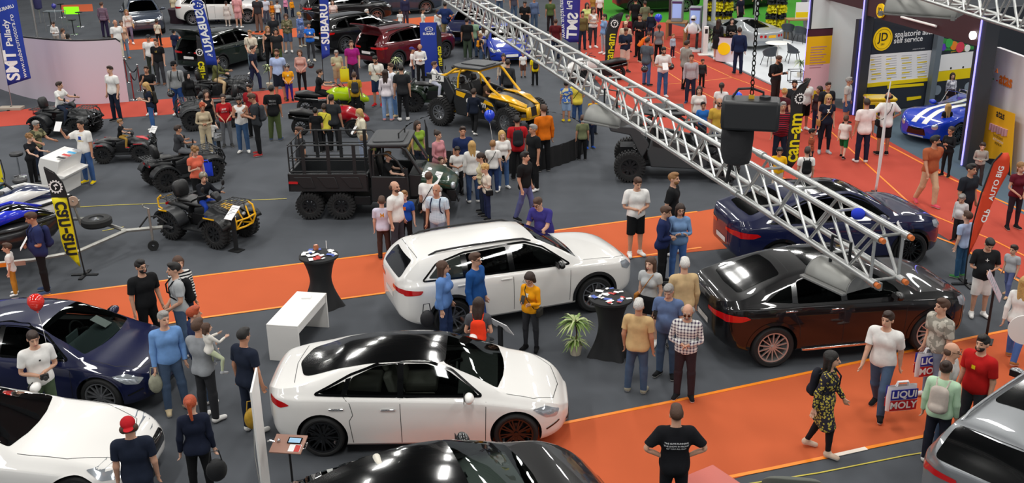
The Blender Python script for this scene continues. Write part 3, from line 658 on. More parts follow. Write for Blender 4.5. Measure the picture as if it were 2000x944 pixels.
def interior(root, c, mat_seat, mat_dash):
 """seats, dashboard and steering wheel of an open glasshouse"""
 fx, fl_ = c['seatx'], c['floor']; sw = .26
 def seat(x, y, head=True):
  mb = MB(); mb.box(x - .26, x + .26, y - sw, y + sw, fl_ + .12, fl_ + .28)
  M = TR(x - .26, y, fl_ + .26,0, D_(-16)); mb.box(-.07,.06,-sw + .01, sw - .01,0,.58,0, M); mb.box(-.05,.04,-.13,.13,.60,.77,0, M)
  mb.build('seat', mat_seat, root, bev=.04)
 seat(fx, -.38); seat(fx, .38)
 mb = MB(); x = fx - .86; mb.box(x - .26, x + .24,-.62,.62, fl_ + .14, fl_ + .30); M = TR(x - .26,0, fl_ + .26,0, D_(-20)); mb.box(-.07,.06,-.6,.6,0,.40,0, M)
 for q in c.get('rear_heads', (-.38,.38)): mb.box(-.05,.04, q - .12, q + .12,.41,.49,0, M)
 mb.build('rear_seat', mat_seat, root, bev=.04)
 dx = c['dash']; mb = MB(); mb.prism([(dx, c['belt'] - .38),(dx - .05, c['belt'] - .02),(dx + .08, c['belt'] + .03),(c['cowl'] + .05, c['belt'] + .01),(c['cowl'] + .05, c['belt'] - .38)],-c['wi'] + .05, c['wi'] - .05, 'Y')
 mb.box(dx - .10, dx - .07,-.17,.17, c['belt'] - .06, c['belt'] + .10); mb.build('dashboard', mat_dash, root, bev=.02)
 mb = MB(); t = [(0,.185 * math.cos(a),.185 * math.sin(a)) for a in np.linspace(0,2 * PI, 24, endpoint=False)]
 M = TR(dx - .22,.38, c['belt'] - .06,0, D_(-25)); mb.tube([M @ Vector(p) for p in t],.017,6, closed=True); mb.box(-.02,.02,-.05,.05,-.04,.05,0, M); mb.box(-.01,.01,-.18,.18,-.015,.015,0, M); mb.cyl(M @ Vector((0,0,0)), M @ Vector((.22,0,-.02)),.035)
 mb.build('steering_wheel', BLACKP, root)
def make_car(name, label, c, paintm, loc, rz, cat='car', group=None):
 root = thing(name, label, cat, loc, rz, group); mb = car_body_mesh(c); bv = bvh_of(mb)
 body = mb.build('body', [paintm, BLACKP], None, smooth=0); wb = c['wheelx']; R = c['R']; tr = c['track']
 trim = c.get('trimm', BLACKG); gm = c.get('glassm') or glass('car_glass', (.34,.37,.36),.8)
 cut = MB()
 for x in wb:
  for s in (-1,1): cut.cyl((x, s * (tr - c['W'] * .62), R + .01),(x, s * (tr + .4), R + .01), c.get('arch', R + .045), n=36, mi=1)
 cutters = [(cut, [BLACKP, BLACKP])]
 if c.get('open', 1):
  b = c['belt']; wi = c['wi']; x0, x1, x2, x3 = c['cab']
  cav = MB(); r1, r2 = [float(crv(c['zt'], np.array([q]))[0]) - .085 for q in (x1, x2)]; wc = c['wr'] - .045; cav.add([(x, s * y, z) for (x, y, z) in
    ((x0, wi, b - .55),(x3, wi, b - .55),(x3, wi, b - .0),(x2, wc, r2),(x1, wc, r1),(x0, wi, b - .0)) for s in (-1,1)],
    [(0,2,4,6,8,10),(11,9,7,5,3,1),(0,1,3,2),(2,3,5,4),(4,5,7,6),(6,7,9,8),(8,9,11,10),(10,11,1,0)],1)
  cutters.append((cav, [BLACKP, c.get('cabinm', BLACKP)]))
  if c.get('hatch'):
   cutters += [(MB().box(-4,-.9,-.60,.60,.62, b + .03,1),[BLACKP, BLACKP]),(MB().box(-4,-1.2,-.52,.52, b - .1, b + .38,1),[BLACKP, BLACKP])]
  for poly, ax in [(p, 'Y') for p in c['sidewin'][:c.get('nopen', 9)]] + [(c['wshield'], 'Z')]:
   k = MB(); pp = round_poly(poly, .05)
   if ax == 'Y': k.prism(pp, -2,2, 'Y', 1)
   else: k.prism(pp, b - .12,3, 'Z', 1)
   cutters.append((k, [BLACKP, c.get('cabinm', BLACKP)]))
 boolean(body, cutters); body.parent = root
 body.data.polygons.foreach_set('use_smooth', [True] * len(body.data.polygons)); body.data.set_sharp_from_angle(angle=D_(32))
 def panel(nm, V, F, m, label=None, parent=None, th=0.):
  return MB().add(V, F).build(nm, m, parent or root, smooth=60, label=label)
 sides = lambda V, F: [(V, F), mirror_y(V, F)]
 for poly in c.get('surround', []):
  V, F = patch(bv, round_poly(poly, .05), 'Y', .003)
  if c.get('open', 1):
   mb2 = MB()
   for V_, F_ in sides(*ribbon(bv, [Vector(p) for p in round_poly(poly, .05)] + [Vector(round_poly(poly, .05)[0])],.03, 'Y', .005)): mb2.add(V_, F_)
   mb2.build('window_trim', trim, root)
  else:
   for V_, F_ in sides(V, F): panel('window_surround', V_, F_, BLACKG)
 for poly in c['sidewin']:
  V, F = patch(bv, round_poly(poly, .05), 'Y', .004)
  for V_, F_ in sides(V, F): panel('side_window', V_, F_, gm)
 V, F = patch(bv, round_poly(c['wshield'],.05), 'Z', .004); panel('windshield', V, F, c.get('wsm', gm))
 if 'rwin' in c and not c.get('hatch'):
  V, F = patch(bv, round_poly(c['rwin'],.08), c.get('rax', 'Z'),.004); panel('rear_window', V, F, c.get('rgm', BLACKG))
 if 'roofglass' in c:
  V, F = patch(bv, round_poly(c['roofglass'],.12), 'Z', .005); panel('glass_roof', V, F, BLACKG)
 for nm, poly, ax, m, sd, mir in c.get('patches', []):
  V, F = patch(bv, round_poly(poly, .025,3), ax, .007,.045, side=sd)
  panel(nm, V, F, m)
  if mir: panel(nm, *mirror_y(V, F), m)
 sb = MB()
 for pts in c.get('seams', []):
  for V_, F_ in sides(*ribbon(bv, pts, .009, 'Y', .002)): sb.add(V_, F_)
 for pts in c.get('seamsz', []): sb.add(*ribbon(bv, pts, .009, 'Z', .003))
 if sb.v: sb.build('panel_gap', BLACKP, root)
 if c.get('hatch'):
  zh = b + .42; V, F = patch(bv, round_poly([(-.66,.66),(.66,.66),(.60, zh),(-.60, zh)],.1), 'X', .0,.09)
  V2, F2 = patch(bv, round_poly(c['rwin'],.08), 'X', .02,.09); hx = min(v.x for v in V if abs(v.z - zh) < .12) ; Mh = Matrix.Translation((hx + .25,0, zh + .03)) @ Matrix.Rotation(D_(c.get('hang', 104)),4, 'Y') @ Matrix.Translation((-hx, 0,-zh))
  tg = MB().add(V, F, 0, Mh).build('tailgate', paintm, root, smooth=60); sd = tg.modifiers.new('s', 'SOLIDIFY'); sd.thickness = .05; sd.offset = 0
  MB().add(V2, F2,0, Mh @ Matrix.Translation((-.02,0,0))).build('rear_window', BLACKG, tg, smooth=60)
  c = variant(c, patches=[p for p in c['patches'] if p[0] != 'number_plate']); c.pop('rwin', None)
 for x, z in c.get('handles', []):
  for s in (-1,1):
   h = bv.ray_cast(Vector((x, s * 4, z)), Vector((0,-s, 0)))[0]; MB().box(-.11,.11,-.012,.012,-.014,.014,0, TR(h.x, h.y + s * .012, h.z)).build('door_handle', c.get('handlem', paintm), root, bev=.008)
 mx, mz = c['mirror']
 for s in (-1,1):
  h = bv.ray_cast(Vector((mx, s * 4, mz)), Vector((0,-s, 0)))[0]; m = MB(); q = TR(mx - .02, h.y + s * .15, mz + .07)
  m.ball((0,0,0),(.075,.125,.075),14,0, q); m.box(-.05,.03,-.16 if s > 0 else 0,0 if s > 0 else .16,-.07,-.03,1, q); m.box(-.078,-.07,-.09,.09,-.05,.05,1, q)
  m.build('side_mirror', [c.get('mirrorm', paintm), BLACKP], root, bev=.01)
 put_wheels(root, [(x, s * (tr - .01)) for x in wb for s in (-1,1)], R, c.get('tw', .24), c['rim'], c['spokes'], c['style'], c['rimm'])
 if c.get('open', 1): interior(root, c, c.get('seatm', LEATHER), c.get('dashm', BLACKP))
 for poly in c.get('pillars', []):
  V, F = patch(bv, poly, 'Y', .006)
  for V_, F_ in sides(V, F): panel('pillar', V_, F_, trim)
 if 'rails' in c:
  for s in (-1,1):
   pts = []
   for x in np.linspace(*c['rails'],14):
    h = bv.ray_cast(Vector((x, s * (c['wr'] - .02),4)), Vector((0,0,-1)))[0]; pts.append(h + Vector((0,0,.035 if c['rails'][0] + .05 < x < c['rails'][1] - .05 else -.01)))
   MB().tube(pts, .02).build('roof_rail', c.get('railm', BLACKP), root)
 if 'step' in c:
  for s in (-1,1):
   sb_ = MB(); sb_.prism(round_poly([(-.92, s * .80),(.98, s * .80),(1.0, s * 1.0),(-.98, s * 1.0)],.08),.29,.33, 'Z')
   for i in range(9): sb_.box(-.8 + .2 * i, -.72 + .2 * i, *sorted((s * .93, s * .98)),.33,.337,1)
   sb_.build('running_board', [CHROME, BLACKP], root, bev=.008)
 if 'cladm' in c:
  for x in wb:
   a = np.linspace(-.12, PI + .12,22); Ra = c.get('arch', R + .045)
   for s in (-1,1):
    V = [];
    for t in a:
     for rr, off in ((Ra - .005,.012),(Ra + c.get('cladw', .055),.008)):
      px, pz = x + rr * math.cos(t), R + .01 + rr * math.sin(t); h = bv.ray_cast(Vector((px, s * 4, pz)), Vector((0,-s, 0)))[0]
      V.append((px, (h.y if h else s * c['W'] * .95) + s * off, pz))
    MB().add(V, [(2 * i, 2 * i + 1,2 * i + 3,2 * i + 2) for i in range(21)]).build('arch_moulding', c['cladm'], root)
 return root, bv
def car_pose(a, b, wheelx, za, y_side):
 """place and heading from the near-side wheel centres: rear wheel at pixel a, front wheel at pixel b"""
 A = at(*a, za); Bp = at(*b, za); d = (Bp - A); h = math.atan2(d.y, d.x); m = (A + Bp) / 2; k = (wheelx[0] + wheelx[1]) / 2
 ex = Vector((math.cos(h), math.sin(h),0)); ey = Vector((-ex.y, ex.x, 0)); p = m - ex * k - ey * y_side
 return (p.x, p.y, 0), h
SILVR = mat('silver_rim', '#a9abae', rough=.28, metal=.9); BLKR = mat('black_rim', '#0d0e10', rough=.25, coat=.5)
WPAINT = paint('white_paint', '#e9e7e3'); BPAINT = paint('black_paint', '#08080a'); NPAINT = paint('navy_paint', '#10163a')
# --- white electric saloon, front
SALOON = dict(W=.925, wr=.555, belt=.93, track=.80, R=.335, arch=.385, rim=.255, spokes=9, style='v', rimm=BLKR, tw=.235,
 w=[(-2.25,.50),(-2.20,.64),(-2.05,.80),(-1.7,.90),(-1.0,.925),(.8,.925),(1.5,.915),(1.8,.87),(2.0,.76),(2.12,.62),(2.2,.42)],
 zb=[(-2.25,.42),(-2.15,.30),(-1.9,.22),(-1,.17),(1.4,.17),(1.9,.2),(2.2,.26)],
 zs=[(-2.25,.90),(-2.1,.96),(-1.5,.97),(-.6,.95),(.4,.91),(1.0,.87),(1.55,.78),(1.9,.68),(2.1,.58),(2.2,.50)],
 zt=[(-2.25,1.0),(-2.18,1.06),(-2.0,1.10),(-1.6,1.19),(-1.1,1.345),(-.5,1.43),(0,1.445),(.35,1.41),(.75,1.27),(1.15,1.05),(1.3,.98),(1.6,.91),(1.9,.80),(2.1,.68),(2.2,.57)],
 sidewin=[[(-.22,.96),(-.22,1.37),(.12,1.365),(.45,1.27),(.78,1.06),(.90,.955)],[(-1.06,.99),(-.98,1.22),(-.62,1.345),(-.29,1.372),(-.29,.965)],[(-1.46,1.04),(-1.06,1.19),(-1.13,1.0)]],
 surround=[[(-1.53,1.02),(-1.0,1.25),(-.6,1.365),(-.2,1.395),(.15,1.385),(.5,1.28),(.95,.95)]],
 wshield=[(.38,-.53),(.38,.53),(.62,.60),(1.17,.70),(1.25,.3),(1.27,0),(1.25,-.3),(1.17,-.70),(.62,-.60)],
 roofglass=[(.40,-.53),(.40,.53),(-.5,.54),(-1.1,.55),(-1.72,.50),(-1.86,0),(-1.72,-.50),(-1.1,-.55),(-.5,-.54)], wsm=glass('dark_screen', (.30,.33,.32),.75), pillars=[[(-.30,.965),(-.30,1.372),(-.21,1.372),(-.21,.96)],[(-1.135,1.0),(-1.06,1.2),(-.98,1.22),(-1.06,.99)]],
 wheelx=(-1.44,1.435), cab=(-1.35,-.7,.2,1.15), wi=.78, floor=.38, seatx=-.05, dash=.62, cowl=1.12, mirror=(.78,.94),
 handles=[(-.16 - .28,.80),(-1.2,.82)], handlem=CHROME, seatm=mat('cream_leather', '#d9d4c6', rough=.5), dashm=mat('pale_dash', '#8f948f', rough=.6), cabinm=mat('grey_cabin', '#6c706b', rough=.8),
 seams=[[(-.26,.24),(-.26,.95)],[(.98,.24),(1.0,.88)],[(-1.02,.62),(-.96,.72),(-1.0,.9),(-1.1,1.0)],[(-.98,.25),(-1.02,.62)]],
 seamsz=[[(1.30,-.76),(1.7,-.74),(2.0,-.52),(2.09,0),(2.0,.52),(1.7,.74),(1.30,.76)],[(-1.84,-.62),(-1.9,0),(-1.84,.62)]],
 patches=[('headlight', [(1.68,.735),(1.88,.74),(2.09,.62),(2.04,.55),(1.88,.59)], 'Y', CLEARL, -1, True),('tail_light', [(-2.21,.94),(-1.98,.90),(-1.89,.86),(-2.04,.80),(-2.2,.83)], 'Y', REDL, -1, True),
    ('air_slot', [(1.88,.40),(2.08,.47),(2.09,.445),(1.89,.375)], 'Y', BLACKG, -1, True),('lower_intake', [(-.45,.30),(.45,.30),(.38,.37),(-.38,.37)], 'X', BLACKP, 1, False)])
def scale_pts(pts, kx, kz): return [(a * kx, b * kz) for a, b in pts]
def variant(c, **k): d = dict(c); d.update(k); return d
# --- tall estate / off-road shape
SUV = dict(W=.945, wr=.60, belt=1.06, track=.82, R=.365, arch=.415, rim=.255, spokes=5, style='v', rimm=SILVR, tw=.25,
 w=[(-2.32,.66),(-2.24,.80),(-2.0,.90),(-1.4,.94),(1.2,.945),(1.8,.92),(2.1,.84),(2.28,.72),(2.37,.60)],
 zb=[(-2.32,.42),(-2.1,.33),(-1.7,.25),(1.6,.25),(2.0,.28),(2.37,.36)],
 zs=[(-2.32,1.06),(-2.0,1.10),(-1,1.09),(.4,1.05),(1.1,1.02),(1.7,.98),(2.1,.92),(2.37,.80)],
 zt=[(-2.32,1.17),(-2.26,1.24),(-2.1,1.43),(-1.9,1.57),(-1.5,1.62),(-.6,1.65),(0,1.64),(.35,1.59),(.7,1.43),(1.05,1.22),(1.2,1.13),(1.6,1.10),(2.0,1.04),(2.25,.95),(2.37,.86)],
 sidewin=[[(-.18,1.10),(-.18,1.53),(.1,1.53),(.42,1.42),(.75,1.22),(.85,1.10)],[(-1.08,1.12),(-1.08,1.51),(-.27,1.535),(-.27,1.10)],[(-1.84,1.20),(-1.6,1.40),(-1.17,1.50),(-1.17,1.13)]],
 surround=[[(-1.95,1.16),(-1.65,1.42),(-1.1,1.535),(-.2,1.56),(.12,1.555),(.45,1.44),(.95,1.08)]],
 wshield=[(.38,-.52),(.38,.52),(.7,.62),(1.14,.70),(1.19,.3),(1.2,0),(1.19,-.3),(1.14,-.70),(.7,-.62)],
 rwin=[(-.55,1.17),(.55,1.17),(.5,1.46),(-.5,1.46)], rax='X', wheelx=(-1.42,1.46), cab=(-1.8,-1.5,.15,1.08), wi=.80, floor=.45, seatx=-.05, dash=.55, cowl=1.02, mirror=(.72,1.08), open=1, nopen=2,
 handles=[(-.36,1.0),(-1.2,1.01)], seams=[[(-.22,.36),(-.22,1.08)],[(.92,.36),(.94,1.0)],[(-1.0,.36),(-1.02,.72),(-1.12,.95),(-1.12,1.1)]],
 seamsz=[[(1.25,-.80),(1.9,-.78),(2.2,-.6),(2.3,0),(2.2,.6),(1.9,.78),(1.25,.80)],[(-1.95,-.55),(-1.97,0),(-1.95,.55)]],
 patches=[('headlight', [(2.02,.95),(2.2,.93),(2.32,.80),(2.2,.76),(2.05,.84)], 'Y', CLEARL, -1, True),('tail_light', [(-2.28,1.02),(-1.95,1.0),(-2.0,.93),(-2.28,.90)], 'Y', REDL, -1, True),
    ('tail_light', [(.3,.93),(.78,.92),(.76,1.02),(.3,1.0)], 'X', REDL, -1, True),('grille', [(-.45,.55),(.45,.55),(.5,.8),(-.5,.8)], 'X', BLACKG, 1, False),('number_plate', [(-.26,.70),(.26,.70),(.26,.81),(-.26,.81)], 'X', WHITEM, -1, False)],
 cladm=BLACKP)
SUV.update(pillars=[[(-.28,1.10),(-.28,1.535),(-.17,1.535),(-.17,1.10)],[(-1.18,1.13),(-1.18,1.50),(-1.07,1.51),(-1.07,1.12)]], rails=(-1.75,.25))
COUPE = variant(SUV, belt=1.10, wr=.60, W=.99, track=.86, R=.385, arch=.43, rim=.275, spokes=14, style='thin', rails=None, arch_=0,
 w=[(-2.36,.62),(-2.28,.80),(-2.05,.93),(-1.4,.985),(1.2,.985),(1.8,.95),(2.05,.86),(2.2,.72),(2.28,.56)],
 zb=[(-2.36,.48),(-2.15,.36),(-1.7,.27),(1.6,.27),(2.0,.30),(2.28,.38)],
 zs=[(-2.36,1.08),(-2.0,1.14),(-1,1.13),(.4,1.09),(1.1,1.06),(1.7,1.01),(2.0,.95),(2.28,.82)],
 zt=[(-2.36,1.20),(-2.28,1.25),(-2.05,1.29),(-1.6,1.46),(-1.1,1.61),(-.5,1.69),(0,1.70),(.35,1.65),(.7,1.49),(1.05,1.28),(1.2,1.19),(1.6,1.16),(1.95,1.08),(2.15,.98),(2.28,.88)],
 sidewin=[[(-.18,1.14),(-.18,1.58),(.1,1.585),(.42,1.48),(.75,1.28),(.85,1.14)],[(-1.08,1.16),(-1.05,1.47),(-.7,1.56),(-.27,1.585),(-.27,1.14)],[(-1.62,1.22),(-1.35,1.37),(-1.13,1.44),(-1.16,1.17)]],
 surround=[[(-1.75,1.20),(-1.4,1.39),(-.9,1.55),(-.3,1.62),(.12,1.615),(.45,1.50),(.95,1.12)]],
 wshield=[(.42,-.54),(.42,.54),(.7,.63),(1.12,.74),(1.19,.3),(1.2,0),(1.19,-.3),(1.12,-.74),(.7,-.63)],
 rwin=[(-2.02,-.56),(-1.25,-.50),(-1.22,0),(-1.25,.50),(-2.02,.56),(-2.07,0)], rax='Z',
 roofglass=[(.3,-.48),(.3,.48),(-.75,.5),(-.75,-.5)], wheelx=(-1.47,1.465), cab=(-1.35,-.8,.2,1.08), cowl=1.04,
 mirror=(.72,1.13), handles=[(-.36,1.03),(-1.2,1.05)], handlem=CHROME, seams=[[(-.22,.38),(-.22,1.12)],[(.92,.38),(.94,1.04)],[(-1.0,.38),(-1.02,.75),(-1.12,.98),(-1.12,1.14)]],
 seamsz=[[(1.25,-.84),(1.85,-.80),(2.1,-.6),(2.18,0),(2.1,.6),(1.85,.80),(1.25,.84)],[(-1.1,-.5),(-1.08,0),(-1.1,.5)]],
 pillars=[[(-.28,1.14),(-.28,1.585),(-.17,1.585),(-.17,1.14)],[(-1.17,1.17),(-1.14,1.44),(-1.05,1.47),(-1.07,1.16)]],
 patches=[('headlight', [(1.92,1.0),(2.08,.98),(2.22,.86),(2.1,.80),(1.95,.88)], 'Y', CLEARL, -1, True),('tail_light', [(-2.31,1.02),(-1.98,1.0),(-1.90,.95),(-2.05,.90),(-2.31,.88)], 'Y', REDL, -1, True),
    ('tail_light', [(.25,.92),(.80,.89),(.76,1.02),(.25,.98)], 'X', REDL, -1, True),('number_plate', [(-.26,.62),(.26,.62),(.26,.73),(-.26,.73)], 'X', WHITEM, -1, False)], cladm=BPAINT)
COUPE.pop('rails')
GLASSD = glass('dark_glass', (.10,.11,.11),.6)
loc, rz = car_pose((636,848),(1004,842), SALOON['wheelx'],.335,-.79)
make_car('saloon_car', 'white electric saloon with a black glass roof and black wheels in the front row', SALOON, WPAINT, loc, rz); SLOC, SRZ = loc, rz
loc, rz = car_pose((885,618),(1155,573), SUV['wheelx'],.365,-.81)
make_car('estate_car', 'white tall estate car with roof rails standing beyond the white saloon', variant(SUV, mirrorm=BPAINT, arch=.425, R=.37), WPAINT, loc, rz)
loc, rz = car_pose((1508,674),(1810,646), COUPE['wheelx'],.385,-.85)
make_car('coupe_car', 'glossy black fastback off-roader with chrome running board beneath the end of the truss', variant(COUPE, step=1, rimm=paint('silver_spoke', '#b9b6b4', .6), surround=[], trimm=CHROME), BPAINT, loc, rz); GL, GRZ = Vector(loc), rz
p = at(1773,486,.385); ex = Vector((math.cos(rz), math.sin(rz),0)); p = p - ex * 1.465 + Vector((-ex.y, ex.x, 0)) * .85
make_car('coupe_car', 'dark blue fastback off-roader parked beyond the glossy black one', variant(COUPE, style='v', spokes=7, rimm=BLKR), NPAINT, (p.x, p.y, 0), rz)
def car_from(px, z, rz, xc, yc=0.):
 """location of a car whose point (xc, yc) at height z shows at pixel px"""
 P = at(*px, z); return (P.x - math.cos(rz) * xc + math.sin(rz) * yc, P.y - math.sin(rz) * xc - math.cos(rz) * yc, 0)
NAV = variant(SALOON, roofglass=None, R=.345, spokes=7, rimm=paint('dark_silver_rim', '#8d8f93', .7), rwin=[(-1.75,-.5),(-1.2,-.5),(-1.2,.5),(-1.75,.5)], seatm=LEATHER, dashm=mat('grey_dash', '#5a6668', rough=.7), cabinm=BLACKP, wsm=glass('clear_screen', (.5,.56,.54),.9), cladm=NPAINT, cladw=.02)
NAV.pop('roofglass')
h = D_(-9); make_car('saloon_car', 'dark navy blue saloon at the left edge behind a red balloon', NAV, NPAINT, car_from((202,772),.345, h, 1.435,-.79), h)
WLC = variant(NAV, wr=.50, w=[(a, b * 1.04) for a, b in SALOON['w']], zt=[(a, b * 1.0 if a < .8 else b * 1.03) for a, b in SALOON['zt']], spokes=5,
 patches=[('headlight', [(1.6,.76),(1.88,.77),(2.09,.64),(2.05,.57),(1.8,.62)], 'Y', CLEARL, -1, True),('grille', [(-.5,.42),(.5,.42),(.55,.60),(-.55,.60)], 'X', BLACKG, 1, False)])
WLC['cladm'] = WPAINT
sh = lambda x: x - .62 * float(np.interp(x, [-2.3,-1.4,1.3,2.3],[0,1,1,0]))
for k in ('zt', 'zs'): WLC[k] = [(sh(a), b) for a, b in WLC[k]]
for k in ('sidewin', 'surround', 'pillars', 'seams', 'seamsz'): WLC[k] = [[(sh(a), b) for a, b in q] for q in WLC[k]]
for k in ('wshield', 'rwin'): WLC[k] = [(sh(a), b) for a, b in WLC[k]]
WLC.update(cab=tuple(x - .6 for x in WLC['cab']), seatx=-.65, dash=.02, cowl=.5, mirror=(.16,.94), handles=[(-1.0,.8)])
make_car('coupe_car', 'white car with a long ribbed bonnet in the lower left corner', WLC, WPAINT, car_from((297,866),.66, D_(-1),2.2), D_(-1))
BLK = variant(SALOON, rear_heads=(), seatx=.08, wsm=glass('clear_screen', (.5,.56,.54),.9), rimm=BLKR, zt=[(-2.25,.86),(-2.0,.93),(-1.6,1.02),(-1.1,1.18),(-.5,1.36),(0,1.43),(.35,1.41),(.75,1.27),(1.15,1.06),(1.3,1.02),(1.6,.97),(1.9,.86),(2.1,.72),(2.2,.6)],
 zs=[(-2.25,.78),(-1.5,.88),(-.6,.93),(.4,.91),(1.0,.92),(1.55,.88),(1.9,.74),(2.1,.6),(2.2,.52)])
h = D_(19); k_ = 1.12; P = at(985,874,.99 * k_); bc, _ = make_car('saloon_car', 'glossy black saloon cut off by the bottom edge in front of the white saloon', BLK, BPAINT, (P.x - (math.cos(h) * 1.17 - math.sin(h) * .7) * k_, P.y - (math.sin(h) * 1.17 + math.cos(h) * .7) * k_, 0), h); bc.scale = (k_,) * 3
a, b = at(1858,822,1.60), at(2000,728,1.60); h = math.atan2(b.y - a.y, b.x - a.x)
GREYP = paint('grey_paint', '#85888b', .45)
make_car('suv_car', 'grey metallic off-roader seen from behind in the lower right corner', variant(SUV, rails=(-1.85,.3), railm=SILVR, roofglass=[(.2,-.5),(.2,.5),(-1.2,.52),(-1.2,-.52)],
 rwin=[(-.66,1.15),(.66,1.15),(.58,1.52),(-.58,1.52)]), GREYP, car_from((1872,822),1.60, h, -2.0,.56), h)
DG = variant(SUV, glassm=GLASSD, spokes=5)
DGREEN = paint('dark_green_paint', '#132018'); CRIM = paint('crimson_paint', '#5a0c16'); SLATE = paint('slate_paint', '#3b4454', .3)
A = at(437,141,0); B_ = at(508,121,0); h = math.atan2(B_.y - A.y, B_.x - A.x)
loc, rz = car_pose((437,124),(508,104), SUV['wheelx'],.365,-.81)
make_car('suv_car', 'dark green off-roader with raised tailgate beside the second blue banner', variant(DG, hatch=1, rails=(-1.7,.2), railm=BLACKP), DGREEN, loc, rz)
h = D_(50); make_car('suv_car', 'crimson estate with its tailgate raised behind the man in the purple shirt', variant(DG, hatch=1), CRIM, car_from((775,118),.365, h, 1.46 - 2.88,-.81), h)
h = D_(48); make_car('suv_car', 'black off-roader with raised tailgate left of the crimson one', variant(DG, hatch=1), BPAINT, car_from((672,88),.365, h, -1.42,-.81), h)
h = D_(-68); make_car('suv_car', 'slate grey off-roader facing the camera beyond the curved pink wall', variant(DG, patches=SUV['patches'][:1] + [('grille', [(-.55,.60),(.55,.60),(.6,.86),(-.6,.86)], 'X', CHROME, 1, False),('headlight', [(.60,.80),(.82,.78),(.80,.90),(.60,.90)], 'X', CLEARL, 1, True)]), SLATE, car_from((286,54),.45, h, 2.3), h)
h = D_(5); make_car('suv_car', 'white off-roader among the visitors at the top left', DG, WPAINT, car_from((484,33),.365, h, 1.46,-.81), h)
h = D_(20); make_car('suv_car', 'black car far back beside the first rows of visitors at the top', DG, BPAINT, car_from((690,34),.365, h, .2,-.81), h)
h = D_(-100); make_car('suv_car', 'black off-roader seen end on behind the upper end of the truss', variant(DG, hatch=0), NPAINT, car_from((905,74),.5, h, 2.3), h)
h = D_(-80); BLUEP = paint('bright_blue_paint', '#0d2f9c')
make_car('coupe_car', 'bright blue car with number plate beneath the upper truss', variant(NAV, patches=NAV['patches'] + [('number_plate', [(-.26,.40),(.26,.40),(.26,.50),(-.26,.50)], 'X', WHITEM, 1, False),('headlight', [(.45,.60),(.74,.60),(.70,.68),(.45,.66)], 'X', CLEARL, 1, True)], cladm=BLUEP, wsm=glass('pale_screen', (.7,.7,.7),.9)), BLUEP, car_from((1000,106),.5, h, 2.2), h)
h = D_(12); make_car('suv_car', 'dark grey car cut off by the top edge left of the truss', DG, SLATE, car_from((832,14),.365, h, 1.46,-.81), h)
h = D_(8); make_car('suv_car', 'black car standing on the green carpet at the top edge', DG, BPAINT, car_from((1338,10),.365, h, 1.46,-.81), h)
h = D_(30); make_car('suv_car', 'black car cut off by the top edge beside the brush tower', DG, BPAINT, car_from((1432,8),.365, h, -1.42,-.81), h)
# ---------------------------------------------------------------- quads, buggies, utility truck, three-wheelers, jet skis
PLAST = mat('dark_plastic', '#1f2123', rough=.42); PLAST2 = mat('grey_plastic', '#3c3e40', rough=.5); YELP = mat('yellow_gloss', '#f2b705', rough=.3, coat=.6); KRIM = mat('knobby_black_rim', '#141517', rough=.35, coat=.3)
SHOCK = mat('spring_steel', '#8a8c8e', rough=.35, metal=.8); TYRE2 = mat('knobby_rubber', '#1d1d1e', rough=.8, noise=.3, nscale=40)
def spring(mb, a, b, r=.035, t=7, w=.007):
 a, b = Vector(a), Vector(b); d = (b - a); L = d.length; d.normalize(); u = d.orthogonal().normalized(); v = d.cross(u); n = t * 8
 mb.tube([a + d * L * i / n + (u * math.cos(2 * PI * i / 8) + v * math.sin(2 * PI * i / 8)) * r for i in range(n + 1)], w, 5)
def loft(stations, n=20, mb=None, mi=0, p=2.6):
 """closed superelliptic body through stations (x, half width, z bottom, z top)"""
 mb = mb or MB(); rows = []
 xs = [s[0] for s in stations]; X = np.linspace(xs[0], xs[-1], max(10, len(xs) * 4)); cw, cb, ct = [crv([(s[0], s[k]) for s in stations], X) for k in (1,2,3)]
 for x, w_, b, t in zip(X, cw, cb, ct):
  row = []
  for i in range(n):
   a = 2 * PI * i / n; c, s = math.cos(a), math.sin(a); row.append((x, w_ * math.copysign(abs(c) ** (2 / p), c),(b + t) / 2 + (t - b) / 2 * math.copysign(abs(s) ** (2 / p), s)))
  rows.append(row)
 o = len(mb.v); mb.grid(rows, mi, cv=True); k = len(rows); mb.f += [tuple(o + i for i in range(n)), tuple(o + (k - 1) * n + i for i in range(n))[::-1]]; mb.m += [mi, mi]; return mb
def fender(x, y, R, w, a0, a1, mb, th=.02, mi=0, flat=.25):
 rows = []
 for a in np.linspace(D_(a0), D_(a1),14):
  c, s = math.cos(a), math.sin(a); rows.append([(x + (R + q) * c, yy, .34 + (R + q) * s * (1 - flat * .2)) for yy, q in ((y - w / 2,-.05),(y - w / 2,0),(y + w / 2,0),(y + w / 2,-.05),(y + w / 2,-.05 - 0),(y + w / 2 - .01,-th),(y - w / 2 + .01,-th))])
 mb.grid(rows, mi, cv=True); return mb
